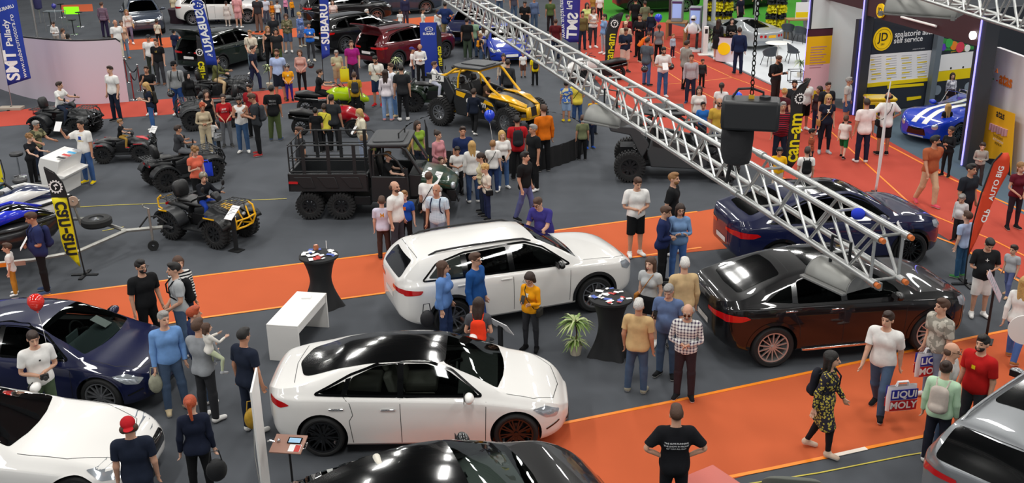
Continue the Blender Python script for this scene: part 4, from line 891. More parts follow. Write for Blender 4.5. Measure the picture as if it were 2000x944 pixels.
def quad_bike(name, label, loc, rz, col=PLAST, accent=None, rack=True, backrest=True, bumper=None, s=1., topbox=False, rim=None, cat='quad bike', mirror=True, group=None):
 r = thing(name, label, cat, loc, rz, group); r.scale = (s, s, s); R = .32
 t, rm, d = wheel_mesh(R, .22,.17,7, 'wide', .022); pr = None
 for x in (-.66,.68):
  for y in (-.44,.44):
   if pr is None: pr = t.build('wheel', TYRE2, r, smooth=30); rm.build('rim', rim or KRIM, pr, smooth=35)
   else: a = copy_tree(pr, r); pr_ = pr; pr2 = a; pr2.location = (x, y, R + .02); pr2.rotation_euler = (0,0, PI if y > 0 else 0); continue
   pr.location = (x, y, R + .02); pr.rotation_euler = (0,0, PI if y > 0 else 0)
 mb = MB()                                            # chassis, engine, arms, shocks
 mb.box(-.55,.55,-.16,.16,.26,.46); mb.box(-.25,.22,-.2,.2,.34,.6); mb.cyl((-.66,-.42,.34),(-.66,.42,.34),.035); mb.cyl((.68,-.42,.34),(.68,.42,.34),.03)
 for x in (-.66,.68):
  for q in (-1,1): mb.tube([(x - .12, q * .1,.34),(x, q * .36,.30),(x + .12, q * .1,.34)],.018); mb.tube([(x, q * .1,.5),(x, q * .36,.38)],.015)
 mb.build('chassis', DKSTEEL, r, bev=.015); mb = MB()
 for x in (-.60,.66):
  for q in (-1,1): spring(mb, (x, q * .30,.38),(x * .86, q * .16,.72))
 mb.build('shock_absorber', SHOCK, r)
 MB().cyl((-.9,-.2,.56),(-.55,-.2,.5),.06, n=16).build('silencer', DKSTEEL, r)
 mb = loft([(-.22,.16,.50,.74),(.1,.17,.52,.86),(.35,.2,.56,.90),(.62,.26,.60,.84),(.88,.24,.56,.74),(.98,.14,.56,.66)]); loft([(-.98,.20,.66,.76),(-.7,.25,.62,.82),(-.35,.2,.56,.76)], mb=mb)
 mb.build('bodywork', col, r, smooth=50)
 mb = MB()
 for q in (-1,1):
  fender(.68, q * .46,.42,.30,25,165, mb); fender(-.66, q * .46,.42,.32,10,160, mb)
  mb.add([(.66, q * .2,.80),(.98, q * .2,.70),(1.04, q * .5,.60),(.4, q * .5,.74),(.34, q * .2,.82)],[(0,1,2,3,4)]); mb.box(-.3,.34, *sorted((q * .22, q * .50)),.30,.335)
  mb.prism([(-.34,.30),(-.30,.30),(-.42,.62),(-.5,.62)], *sorted((q * .22, q * .50)), 'Y'); mb.prism([(.30,.30),(.36,.30),(.46,.62),(.4,.62)], *sorted((q * .22, q * .50)), 'Y')
 o = mb.build('fenders', col if accent is None else col, r); sd = o.modifiers.new('s', 'SOLIDIFY'); sd.thickness = .012
 loft([(-.62,.17,.74,.84),(-.4,.19,.73,.86),(-.1,.17,.72,.83),(.12,.13,.74,.84),(.22,.08,.76,.83)]).build('seat', LEATHER, r, smooth=60)
 if backrest: mb = loft([(-.10,.17,-.02,.30),(-.06,.21,-.03,.36),(.0,.21,-.03,.36),(.05,.15,.0,.30)], p=3); o = mb.build('backrest', LEATHER, r, smooth=60); o.location = (-.66,0,.90); o.rotation_euler = (0, D_(-12),0); loft([(-.70,.17,.80,.88),(-.5,.2,.80,.92),(-.28,.17,.80,.88)]).build('passenger_seat', LEATHER, r, smooth=60)
 if rack:
  for x0, x1, z in ((-1.05,-.66,.88),(.5,1.0,.92)):
   mb = MB(); mb.tube([(x0,-.34, z),(x0,.34, z),(x1,.38, z),(x1,-.38, z)],.014, closed=True); [mb.tube([(x0 + (x1 - x0) * k / 5,-.36, z),(x0 + (x1 - x0) * k / 5,.36, z)],.010) for k in range(1,5)]; [mb.tube([(x0, y, z),(x1, y, z)],.010) for y in (-.2,0,.2)]
   [mb.cyl((x, y, z - .16),(x, y, z),.012) for x in (x0 + .05, x1 - .05) for y in (-.2,.2)]; mb.build('luggage_rack', PLAST2, r)
 if topbox: loft([(-1.2,.22,.90,1.14),(-1.0,.30,.88,1.22),(-.8,.26,.90,1.16)]).build('top_box', col, r, smooth=50)
 mb = MB(); mb.tube([(.42,0,.82),(.28,0,1.02)],.022); mb.tube([(.20,-.38,1.08),(.24,-.2,1.07),(.30,-.08,1.02),(.30,.08,1.02),(.24,.2,1.07),(.20,.38,1.08)],.013); [mb.cyl((.24, q * .2,1.07),(.195, q * .4,1.085),.02) for q in (-1,1)]; mb.build('handlebar', BLACKP, r)
 loft([(.22,.07,.98,1.08),(.32,.10,.96,1.12),(.42,.08,.92,1.02)]).build('instrument_pod', PLAST, r, smooth=50)
 if mirror:
  for q in (-1,1): MB().tube([(.26, q * .22,1.06),(.28, q * .30,1.20)],.006).ball((.28, q * .31,1.24),(.02,.05,.07)).build('mirror', BLACKP, r)
 for q in (-1,1): MB().ball((.96, q * .15,.66),(.04,.06,.045)).build('headlight', CLEARL, r); MB().box(-1.0,-.97, q * .2 - .05, q * .2 + .05,.70,.75).build('tail_light', REDL, r)
 if bumper is not None:
  mb = MB(); [mb.tube([(.80, q * .22,.42),(1.10, q * .26,.44),(1.16, q * .30,.62),(1.08, q * .32,.84),(.98, q * .28,.92)],.022) for q in (-1,1)]; mb.tube([(1.10,-.26,.44),(1.14,0,.44),(1.10,.26,.44)],.022); mb.tube([(1.15,-.30,.64),(1.20,0,.64),(1.15,.30,.64)],.02); mb.tube([(1.10,-.26,.44),(1.17,-.10,.64),(1.05,-.14,.86)],.018); mb.tube([(1.10,.26,.44),(1.17,.10,.64),(1.05,.14,.86)],.018)
  mb.build('front_bumper', bumper, r)
  if bumper is YELP:
   mb = MB(); mb.tube([(-1.0,-.34,.62),(-1.16,-.30,.64),(-1.2,-.28,.82),(-1.12,-.24,.90)],.02); mb.tube([(-1.0,.34,.62),(-1.16,.30,.64),(-1.2,.28,.82),(-1.12,.24,.90)],.02); mb.tube([(-1.2,-.28,.8),(-1.22,0,.8),(-1.2,.28,.8)],.02); mb.build('rear_bumper', YELP, r)
 if accent is not None:
  mb = MB(); [mb.box(.50,.82, q * .615 - .004, q * .615 + .004,.705,.735,0, None) for q in (-1,1)]; [mb.box(-.82,-.58, q * .625 - .004, q * .625 + .004,.70,.735) for q in (-1,1)]; mb.build('side_trim', accent, r)
  loft([(.5,.10,.84,.875),(.7,.13,.80,.86),(.92,.08,.70,.76)]).build('nose_panel', accent, r)
 return r
def head_to(a, b):
 A, B2 = at(*a), at(*b); return math.atan2(B2.y - A.y, B2.x - A.x)
def place2(a, b, za, wx, ys, s=1.):
 """location and heading from near-side wheel centres at pixels a (rear) and b (front)"""
 A = at(*a, za); B2 = at(*b, za); d = B2 - A; h = math.atan2(d.y, d.x); m = (A + B2) / 2; k = (wx[0] + wx[1]) / 2 * s; ex = Vector((math.cos(h), math.sin(h),0)); ey = Vector((-ex.y, ex.x, 0)); p = m - ex * k - ey * ys * s; return (p.x, p.y, 0), h, d.length
loc, h, L = place2((333,438),(430,458),.34,(-.66,.68),-.44)
Q1 = quad_bike('quad_bike', 'black quad bike with yellow bumpers ridden by the boy in a patterned helmet', loc, h, PLAST, YELP, bumper=YELP, s=1.05); Q1L = (loc, h)
loc, h, L = place2((205,302),(271,299),.27,(-.66,.68),-.44,.8)
quad_bike('quad_bike', 'small red and black quad bike ridden by the toddler in ochre trousers', loc, h, PLAST, mat('quad_red', '#c8202a', rough=.3, coat=.6), rack=False, backrest=False, bumper=BLACKP, s=.80, mirror=False); Q2L = (loc, h)
h = D_(-10); P = at(133,262); Q3 = quad_bike('quad_bike', 'black quad bike of the boy in white by the curved pink wall', (P.x, P.y, 0), h, PLAST, None, bumper=BLACKP, s=.98); Q3L = ((P.x, P.y, 0), h)
h = D_(38); P = at(360,358); Q4 = quad_bike('quad_bike', 'black touring quad bike seen from behind beside the woman in the coral polo shirt', (P.x, P.y, 0), h, PLAST, None, bumper=BLACKP, s=.98); Q4L = ((P.x, P.y, 0), h)
h = D_(200); P = at(455,262); quad_bike('quad_bike', 'grey quad bike half hidden behind the visitors right of the black touring one', (P.x - .9, P.y + 1.2,0), h, PLAST2, None, bumper=BLACKP, s=1.05)
h = D_(175); P = at(842,232); quad_bike('quad_bike', 'dark green touring quad bike with a top box at the left edge of the stage', (P.x + .1, P.y + 1.5,0), h + PI, paint('quad_green', '#1b2a1c'), None, backrest=False, topbox=True, s=1.12); Q6 = (P.x + .1, P.y + 1.5)
h = D_(205); P = at(425,230); quad_bike('quad_bike', 'dark quad bike ridden by the boy in the olive top', (P.x - .45, P.y + 2.3,0), D_(5), PLAST, None, bumper=BLACKP, s=1.0); Q7 = (P.x - .45, P.y + 2.3)
# ------------------------------------------------ sport buggies
def buggy(name, label, loc, rz, main, accent, rim, cage, z=0, letters=None):
 r = thing(name, label, 'buggy', (loc[0], loc[1], z), rz); R = .40
 t, rm, d = wheel_mesh(R, .30,.22,9, 'v' if rim is not KRIM else 'wide', .028); pr = None
 for x in (-1.18,1.32):
  for y in (-.72,.72):
   if pr is None: a = pr = t.build('wheel', TYRE2, r, smooth=30); rm.build('rim', rim, pr, smooth=35)
   else: a = copy_tree(pr, r)
   a.location = (x, y, R + .025); a.rotation_euler = (0,0,(PI if y > 0 else 0) + (D_(-14) if x > 0 else 0))
 mb = MB(); mb.box(-1.0,1.15,-.38,.38,.34,.48); mb.box(-1.45,-.7,-.28,.28,.42,.85)
 for x in (-1.18,1.32):
  for q in (-1,1): mb.tube([(x - .2, q * .22,.42),(x, q * .6,.38),(x + .12, q * .22,.42)],.024); mb.tube([(x - .15, q * .22,.62),(x, q * .6,.5)],.02); mb.cyl((x, q * .3,.43),(x, q * .62,.43),.025)
 mb.build('chassis', DKSTEEL, r, bev=.015)
 mb = MB(); [mb.tube([(-.45, q * .3,.42),(-1.1, q * .52,.40),(-1.2, q * .58,.42)],.038) for q in (-1,1)]; mb.build('trailing_arm', accent, r)
 mb = MB(); [spring(mb, (1.25, q * .5,.5),(.98, q * .38,1.0),.05,8,.011) for q in (-1,1)]; [spring(mb, (-1.1, q * .5,.5),(-1.0, q * .40,1.25),.05,9,.011) for q in (-1,1)]; mb.build('shock_absorber', SHOCK, r)
 loft([(.55,.50,.70,1.06),(.9,.48,.66,1.04),(1.3,.40,.62,.96),(1.62,.30,.56,.84),(1.72,.2,.56,.76)], p=3.2).build('bonnet', main, r, smooth=45)
 mb = MB()
 for q in (-1,1):
  mb.add([(.45, q * .30,1.10),(1.0, q * .26,1.075),(1.66, q * .20,.85),(1.72, q * .34,.80),(1.25, q * .56,.98),(.55, q * .62,1.06)],[(0,1,2,3,4,5)])
  mb.add([(1.2, q * .50,.93),(1.72, q * .32,.78),(1.74, q * .30,.66),(1.3, q * .50,.74)],[(0,1,2,3)]); mb.add([(1.72, q * .14,.80),(1.78, q * .16,.5),(1.74, q * .34,.48),(1.72, q * .34,.80)],[(0,1,2,3)])
 o = mb.build('bonnet_panel', accent, r); sd = o.modifiers.new('s', 'SOLIDIFY'); sd.thickness = .035; sd.offset = 0
 MB().prism([(1.70,.50),(1.76,.52),(1.74,.78),(1.68,.78)],-.18,.18, 'Y').build('grille', BLACKP, r); [MB().ball((1.66, q * .26,.76),(.07,.07,.035)).build('headlight', CLEARL, r) for q in (-1,1)]
 mb = MB()
 for q in (-1,1): mb.prism([(-.62,.40),(.62,.36),(.95,.46),(.75,.86),(.52,1.0),(-.2,1.16),(-.62,1.20),(-.72,.8)], *sorted((q * .58, q * .70)), 'Y'); mb.prism([(-.66,1.02),(-.98,1.5),(-1.78,1.55),(-1.72,1.38),(-1.2,1.28),(-.86,.62)], *sorted((q * .56, q * .68)), 'Y')
 mb.build('door', main, r, bev=.03)
 if accent is not main:
  mb = MB(); [mb.prism(pp, *sorted((q * .70, q * .712)), 'Y') for q in (-1,1) for pp in ([(-.58,1.0),(-.30,.94),(-.22,1.08),(-.58,1.14)],[(.50,.68),(.68,.60),(.72,.68),(.56,.76)],[(.42,.86),(.80,.80),(.72,.90),(.48,.97)])]; mb.build('door_accent', accent, r, smooth=0)
 if letters:
  for q in (-1,1):
   M = Matrix.Translation((.16, q * .712,.86)) @ Matrix.Rotation(D_(8) * 1,4, 'Y') @ Matrix.Rotation(PI / 2,4, 'X') if q < 0 else Matrix.Translation((.16, q * .712,.86)) @ Matrix.Rotation(PI, 4, 'Z') @ Matrix.Rotation(PI / 2,4, 'X')
   text_on(MB(), letters, M, .27, bold=.03, extrude=.003, spacing=.95).build('lettering', WHITEM, r, smooth=0)
  M = Matrix.Translation((-1.28,-.686,1.43)) @ Matrix.Rotation(PI / 2,4, 'X'); text_on(MB().box(-.24,.22,-.09,.09,-.003,.001,1, M), '50', M, .2, bold=.03, extrude=.003).build('number_panel', [BLACKP, WHITEM], r, smooth=0)
 mb = MB()
 for q in (-1,1):
  mb.tube([(.92, q * .50,1.08),(.62, q * .56,1.30),(.28, q * .55,1.66),(.12, q * .54,1.76),(-.55, q * .54,1.80),(-.72, q * .55,1.74),(-1.2, q * .5,1.46),(-1.7, q * .45,1.36)],.038)
  mb.tube([(-.62, q * .58,1.1),(-.60, q * .56,1.5),(-.50, q * .54,1.78)],.03)
 for x, z_ in ((.14,1.75),(-.55,1.79)): mb.tube([(x, -.54, z_),(x, .54, z_)],.03)
 mb.tube([(-1.68,-.45,1.36),(-1.68,.45,1.36)],.03); mb.build('roll_cage', cage, r)
 mb = MB().prism([(.26,-.60),(.26,.60),(-.5,.66),(-.86,.5),(-.86,-.5),(-.5,-.66)],1.80,1.86, 'Z'); mb.prism([(.2,-.3),(.2,.3),(-.7,.28),(-.7,-.28)],1.86,1.90, 'Z'); mb.build('roof_panel', PLAST2 if letters else PLAST, r, bev=.02)
 for q in (-1,1):
  mb = MB(); mb.box(-.45,.05, q * .29 - .24, q * .29 + .24,.55,.72); M = TR(-.46, q * .29,.7,0, D_(-18)); mb.box(-.08,.06,-.23,.23,0,.62,0, M); mb.box(-.05,.05,-.13,.13,.62,.82,0, M); mb.build('seat', LEATHER, r, bev=.05)
 mb = MB(); M = TR(.34,.29,1.0,0, D_(-30)); mb.tube([M @ Vector((0,.16 * math.cos(t),.16 * math.sin(t))) for t in np.linspace(0,2 * PI, 20, endpoint=False)],.016,6, closed=True); mb.box(-.01,.01,-.15,.15,-.02,.02,0, M); mb.build('steering_wheel', BLACKP, r); MB().prism([(.4,.6),(.75,.6),(.75,1.05),(.5,1.05)],-.5,.5, 'Y').build('dashboard', PLAST, r, bev=.03)
 mb = MB(); mb.prism([(.95,.30),(1.75,.42),(1.80,.50),(.95,.40)],-.25,.25, 'Y'); [mb.tube([(1.05, q * .22,.4),(1.32, q * .62,.36),(1.55, q * .22,.42)],.02) for q in (-1,1)]; mb.build('skid_plate', accent, r)
 return r
A = at(860,219,.62 + .4); B2 = at(994,240,.62 + .4); h = math.atan2(B2.y - A.y, B2.x - A.x); m = (A + B2) / 2; ex = Vector((math.cos(h), math.sin(h))); p = Vector((m.x, m.y)) - ex * .07 + Vector((-ex.y, ex.x)) * .72
buggy('sport_buggy', 'black and yellow sport buggy with yellow roll cage on the round black stage', p, h, PLAST, YELP, SILVR, YELP, .622, 'can-am'); BUG = (p, h)
A = at(1230,327,.4); h = D_(-6); ex = Vector((math.cos(h), math.sin(h))); p = Vector((A.x, A.y)) + ex * 1.18 + Vector((-ex.y, ex.x)) * .72
buggy('sport_buggy', 'dark grey sport buggy under the middle of the truss', p, h, PLAST2, PLAST, KRIM, BLACKP); BUG2 = (p, h)
# ------------------------------------------------ six-wheeled utility truck
A = at(607,402,.33); B2 = at(669,404,.33); h = math.atan2(B2.y - A.y, B2.x - A.x) ; h = D_(-3); ex = Vector((math.cos(h), math.sin(h))); ey = Vector((-ex.y, ex.x)); p = Vector((A.x, A.y)) + ex * 1.52 + ey * .62; UTV = (p, h)
r = thing('utility_truck', 'black six-wheeled utility truck with a railed cargo bed and dark green bonnet', 'truck', (p.x, p.y, 0), h); r.scale = (.94,.94,.94)
t, rm, d = wheel_mesh(.345,.27,.18,8, 'wide', .026); pr = None
for x in (-1.62,-.78,1.62):
 for y in (-.66,.66):
  if pr is None: a = pr = t.build('wheel', TYRE2, r, smooth=30); rm.build('rim', KRIM, pr, smooth=35)
  else: a = copy_tree(pr, r)
  a.location = (x, y, .37); a.rotation_euler = (0,0, PI if y > 0 else 0)
MB().box(-1.95,1.8,-.35,.35,.42,.6).box(-.45,.0,-.7,.7,.38,.62).build('chassis', DKSTEEL, r, bev=.02)
mb = MB(); x0, x1, zf, zt_ = -2.12,-.02,.86,1.26
mb.box(x0, x1,-.74,.74, zf - .06, zf); mb.box(x0, x1,-.80,-.74, zf - .08, zt_); mb.box(x0, x1,.74,.80, zf - .08, zt_); mb.box(x0, x0 + .06,-.8,.8, zf - .06, zt_); mb.box(x1 - .06, x1,-.8,.8, zf - .06, zt_)
for k in range(3): xx = x0 + .15 + k * .62; mb.prism([(xx, zt_ - .08),(xx + .46, zt_ - .08),(xx + .56, zf + .02),(xx + .22, zf + .02)],-.825,-.80, 'Y')
bed = mb.build('cargo_bed', PLAST, r, bev=.015); [MB().box(x0 + .06, x1 - .06,-.7 + k * .14,-.66 + k * .14, zf, zf + .015).build('bed_rib', PLAST2, bed) for k in range(11)]
MB().box(x0 + .02, x0 + .26,-.835,-.80, zt_ - .26, zt_ - .2).build('tail_light', REDL, r)
for q in (-1,1):
 mb = MB(); y = q * .78; z0, z1, z2 = zt_ + .06, zt_ + .42, zt_ + .76
 mb.tube([(x0 + .06, y, z0),(x0 + .06, y, z2 - .05),(x0 + .14, y, z2),(x1 - .14, y, z2),(x1 - .06, y, z2 - .06),(x1 - .06, y, z0),(x0 + .06, y, z0)],.019); mb.tube([(x0 + .06, y, z1),(x1 - .06, y, z1)],.016); mb.tube([(x0 + .06, y, z1 - .07),(x1 - .06, y, z1 - .07)],.013)
 for xx in (x0 + .4, x0 + 1.05, x0 + 1.72): mb.box(xx, xx + .09, y - .015, y + .015, zf + .2, z2 + .02)
 mb.build('side_rail', BLACKP, r)
mb = MB(); [mb.tube([(x0 + .06,-.78, z),(x0 + .06,.78, z)],.016) for z in (zt_ + .1, zt_ + .42, zt_ + .76)]; [mb.box(x0 + .05, x0 + .075, y - .04, y + .04, zf + .3, zt_ + .76) for y in (-.4,.4)]; mb.build('tail_rail', BLACKP, r)
mb = MB(); [mb.tube([(x1,-.7, z),(x1,.7, z)],.018) for z in (zt_ + .3, zt_ + .72)]; mb.build('headboard_rail', BLACKP, r)
mb = MB(); [mb.prism([(.02,.5),(.9,.46),(1.05,.6),(1.02,1.18),(.05,1.2)], *sorted((q * .74, q * .80)), 'Y') for q in (-1,1)]; mb.build('door', PLAST, r, bev=.03)
mb = MB()
for q in (-1,1):
 mb.tube([(.06, q * .74,1.15),(.04, q * .72,1.88),(.14, q * .70,1.97),(.85, q * .70,1.96),(.98, q * .71,1.88),(1.35, q * .72,1.24)],.045); mb.tube([(.12, q * .77,1.2),(.14, q * .77,1.75),(.5, q * .77,1.80),(.75, q * .77,1.60),(1.0, q * .78,1.18)],.03)
mb.tube([(.06,-.72,1.9),(.06,.72,1.9)],.035); mb.tube([(.96,-.70,1.9),(.96,.7,1.9)],.035); mb.build('roll_cage', PLAST, r)
mb = MB().prism(round_poly([(-.02,-.78),(1.05,-.76),(1.05,.76),(-.02,.78)],.16),1.97,2.04, 'Z'); mb.prism(round_poly([(.1,-.6),(.9,-.55),(.9,.55),(.1,.6)],.1),2.04,2.075, 'Z'); mb.build('roof_panel', PLAST2, r, bev=.02)
MB().tube([(.75,-.3,2.06),(.75,-.3,2.2),(.82,.3,2.2),(.82,.3,2.06)],.02).build('light_frame', BLACKP, r)
MB().box(.04,.06,-.68,.68,1.2,1.9).build('rear_screen', glass('cab_glass', (.5,.55,.55),.9), r, smooth=0)
MB().add([(1.36,-.66,1.24),(1.36,.66,1.24),(1.0,.66,1.88),(1.0,-.66,1.88)],[(0,1,2,3)]).build('windshield', glass('clear_glass'), r, smooth=0)
for q in (-.4,.4):
 mb = MB(); mb.box(.12,.6, q - .24, q + .24,.78,.94); M = TR(.14, q, .92,0, D_(-12)); mb.box(-.07,.06,-.23,.23,0,.6,0, M); mb.build('seat', LEATHER, r, bev=.05)
mb = MB(); M = TR(.86,-.38,1.22,0, D_(-35)); mb.tube([M @ Vector((0,.17 * math.cos(t),.17 * math.sin(t))) for t in np.linspace(0,2 * PI, 20, endpoint=False)],.016,6, closed=True); mb.box(-.01,.01,-.16,.16,-.02,.02,0, M); mb.build('steering_wheel', BLACKP, r); MB().prism([(1.0,.6),(1.3,.6),(1.36,1.2),(1.02,1.22)],-.7,.7, 'Y').build('dashboard', PLAST, r, bev=.03)
UG = paint('utv_green', '#1d3a28'); loft([(1.28,.70,.80,1.24),(1.6,.68,.78,1.18),(1.95,.60,.74,1.06),(2.16,.48,.70,.92),(2.22,.3,.70,.86)], p=4).build('bonnet', UG, r, smooth=45)
mb = MB(); [fender(1.62, q * .68,.47,.26,5,175, mb) for q in (-1,1)]; mb.box(1.95,2.2,-.45,.45,.4,.72); mb.build('front_bumper', PLAST, r, bev=.02)
for q in (-1,1): MB().ball((2.14, q * .5,.86),(.07,.10,.10),14).build('headlight', CLEARL, r); MB().tube([(2.2, q * .62,.7),(2.28, q * .6,.45),(2.28, q * .3,.42)],.018).build('bumper_bar', DKSTEEL, r)
MB().tube([(-.05,-.84,1.2),(-.02,-.9,1.25)],.02).box(.98,1.03,-.98,-.82,1.25,1.42).build('side_mirror', BLACKP, r)
# --------------------------------------------- road three-wheelers
def trike(name, label, loc, rz, col, acc):
 r = thing(name, label, 'three-wheeler', (loc[0], loc[1],0), rz); t, rm, d = wheel_mesh(.29,.17,.19,6, 'v'); pr = None
 for x, y in ((.85,-.62),(.85,.62),(-.85,0)):
  if pr is None: a = pr = t.build('wheel', RUBBER, r, smooth=35); rm.build('rim', KRIM, pr, smooth=35)
  else: a = copy_tree(pr, r)
  a.location = (x, y, .29); a.rotation_euler = (0,0, PI if y > 0 else 0)
 mb = MB(); mb.box(-.6,.7,-.14,.14,.22,.5); [mb.tube([(.7, q * .14,.34),(.85, q * .5,.3),(1.0, q * .14,.34)],.02) for q in (-1,1)]; mb.tube([(-.3,-.1,.35),(-.85,-.12,.3)],.03); mb.build('chassis', DKSTEEL, r, bev=.02)
 loft([(-.1,.16,.45,.80),(.25,.22,.45,.92),(.65,.30,.42,.90),(1.0,.30,.36,.74),(1.28,.18,.34,.56),(1.36,.08,.36,.48)]).build('bodywork', col, r, smooth=50)
 mb = MB(); [fender(.85, q * .62,.335,.2,20,160, mb) for q in (-1,1)]; o = mb.build('fenders', acc, r); o.location = (0,0,-.05)
 loft([(-1.15,.14,.72,.84),(-.8,.2,.66,.88),(-.5,.19,.62,.80),(-.1,.16,.60,.76),(.15,.1,.66,.76)]).build('seat', LEATHER, r, smooth=60)
 loft([(-1.2,.1,.55,.72),(-.9,.17,.5,.68),(-.4,.18,.42,.62)]).build('tail_panel', acc, r, smooth=50)
 mb = MB(); mb.tube([(.45,0,.88),(.3,0,1.0)],.025); mb.tube([(.12,-.40,1.02),(.25,-.2,1.03),(.32,0,1.0),(.25,.2,1.03),(.12,.40,1.02)],.014); mb.build('handlebar', BLACKP, r)
 MB().add([(.55,-.14,.9),(.55,.14,.9),(.4,.12,1.12),(.4,-.12,1.12)],[(0,1,2,3)]).build('wind_deflector', glass('smoke', (.1,.1,.1),.6), r, smooth=0)
 for q in (-1,1): MB().ball((1.16, q * .17,.56),(.08,.06,.03)).build('headlight', CLEARL, r)
 return r
LIME = paint('lime_paint', '#b4d400'); P = at(646,222); TK1 = (P.x, P.y); trike('three_wheeler', 'lime green and black road three-wheeler with a boy in the saddle', (P.x, P.y), D_(12), LIME, BLACKG)
P = at(600,268); trike('three_wheeler', 'black and red road three-wheeler behind the cargo rails', (P.x + .6, P.y + .4), D_(8), mat('trike_red', '#a81020', rough=.25, coat=.8), BLACKG); TK2 = (P.x + .6, P.y + .4)
P = at(1150,158); trike('scooter', 'small black and white scooter under the truss beside the boy in the yellow pullover', (P.x + .3, P.y), D_(185), WPAINT, BLACKG)
# --------------------------------------------- jet skis on a trailer
JB = paint('jet_blue', '#1c2fd0'); JN = paint('jet_navy', '#15244c'); JT = paint('jet_teal', '#0c4a50')
def jetski(name, label, P, rz, hull, deck, seatc=LEATHER, side=None):
 r = thing(name, label, 'jet ski', P, rz)
 loft([(-1.6,.50,.12,.48),(-.8,.58,.04,.52),(.3,.58,.0,.56),(1.0,.46,.02,.62),(1.5,.22,.16,.66),(1.68,.06,.34,.66)], p=3).build('hull', hull, r, smooth=45)
 MB().tube([(-1.58,-.52,.42),(0,-.6,.46),(.9,-.5,.52),(1.5,-.22,.6),(1.7,0,.62),(1.5,.22,.6),(.9,.5,.52),(0,.6,.46),(-1.58,.52,.42)],.035).build('rubbing_strip', BLACKP, r)
 loft([(-1.5,.40,.42,.50),(-.3,.42,.44,.56),(.3,.44,.5,.80),(.8,.34,.54,.92),(1.3,.18,.58,.80),(1.6,.05,.60,.68)]).build('deck', deck, r, smooth=50)
 if side is not None: mb = MB(); [mb.add([(-.3, q * .45,.58),(.5, q * .47,.60),(1.35, q * .18,.82),(.7, q * .36,.92),(.2, q * .42,.80)],[(0,1,2,3,4)]) for q in (-1,1)]; o = mb.build('side_panel', side, r); sd = o.modifiers.new('s', 'SOLIDIFY'); sd.thickness = .03
 loft([(-1.2,.16,.5,.80),(-.7,.2,.5,.86),(-.3,.19,.5,.82),(.1,.14,.52,.86),(.3,.1,.6,.84)]).build('seat', seatc, r, smooth=60)
 mb = MB(); mb.tube([(.5,0,.88),(.35,0,1.04)],.03); mb.tube([(.25,-.36,1.06),(.35,-.1,1.06),(.35,.1,1.06),(.25,.36,1.06)],.02); mb.build('handlebar', BLACKP, r)
 return r
h = D_(14); ex = Vector((math.cos(h), math.sin(h),0)); ey = Vector((-ex.y, ex.x, 0)); c = at(12,482,.6)
jetski('jet_ski', 'bright blue and black jet ski behind the man in the blue t-shirt', Vector((c.x, c.y, .55)) - ex * .55 + ey * .15, h, mat('hull_black', '#1c1d20', rough=.3, coat=.5), BLACKG, side=JB)
jetski('jet_ski', 'navy blue and white jet ski behind the bright blue one', Vector((c.x, c.y, .55)) - ex * .5 + ey * 1.55, h, WPAINT, JN, side=WPAINT)
jetski('jet_ski', 'dark teal jet ski farthest back at the left edge', Vector((c.x, c.y, .55)) - ex * 2.2 + ey * 3.0, h, JT, BLACKG)
tr_ = thing('boat_trailer', 'galvanised trailer carrying the two jet skis', 'trailer', (c.x, c.y, 0), h); GALV = mat('galvanised', '#a9a8a2', rough=.4, metal=.7, noise=.1, nscale=8)
mb = MB(); [mb.tube([(-3.2, y0,.5),(.6, y0,.5),(1.5, y1,.5),(2.4,.62,.5)],.045,6) for y0, y1 in ((-.75,-.5),(2.0,1.75))]; mb.tube([(2.3,.62,.5),(3.2,.62,.5)],.05,6); [mb.tube([(x, -.72,.5),(x, 2.0,.5)],.035,6) for x in (-2.4,-.6,.7)]; mb.build('frame', GALV, tr_)
MB().box(-.9,.5,-.80,-.77,.42,.52).build('side_reflector', mat('reflector_strip', '#b08878', rough=.4), tr_); MB().box(-.02,.14,-.81,-.77,.43,.51).build('amber_lamp', ORANGEL, tr_)
for y in (.15,1.35):
 mb = MB(); mb.tube([(1.35, y, .5),(1.25, y, 1.05)],.03); mb.box(1.15,1.4, y - .06, y + .06,.95,1.1); mb.build('winch_post', GALV, tr_); MB().lathe([(.02,-.03),(.11,-.03),(.11,.03),(.02,.03)],20, 'Y', c=(1.28, y - .1,1.12)).build('winch_wheel', mat('winch_tan', '#b79a86', rough=.5), tr_)
o = MB().lathe([(.16,-.06),(.17,-.09),(.30,-.09),(.34,-.05),(.34,.05),(.30,.09),(.17,.09),(.16,.06)],32).build('spare_wheel', RUBBER, tr_); o.location = (1.75,1.0,.66); MB().lathe([(.02,.0),(.15,.01),(.165,.06),(.15,.07)],24).build('rim', SILVR, o)
mb = MB(); mb.tube([(2.95,.55,.2),(2.95,.55,1.0)],.03); mb.tube([(2.95,.55,1.0),(2.85,.55,1.05),(2.85,.48,1.12)],.012); mb.build('jockey_post', GALV, tr_); MB().lathe([(.03,-.03),(.12,-.035),(.12,.035),(.03,.03)],20, 'Y', c=(2.95,.5,.12)).build('jockey_wheel', RUBBER, tr_)
MB().tube([(2.7,.62,.55),(2.9,.62,.78),(3.1,.62,.78),(3.3,.62,.6)],.02).build('brake_lever', BLACKP, tr_); MB().tube([(3.1,.62,.5),(3.3,.62,.5),(3.4,.62,.44)],.045).build('coupling', DKSTEEL, tr_)
mb = MB(); [mb.cyl((-1.9, y, .3),(-1.9, y + .18,.3),.3, n=28) for y in (-.98,2.05)]; mb.build('wheels', RUBBER, tr_)
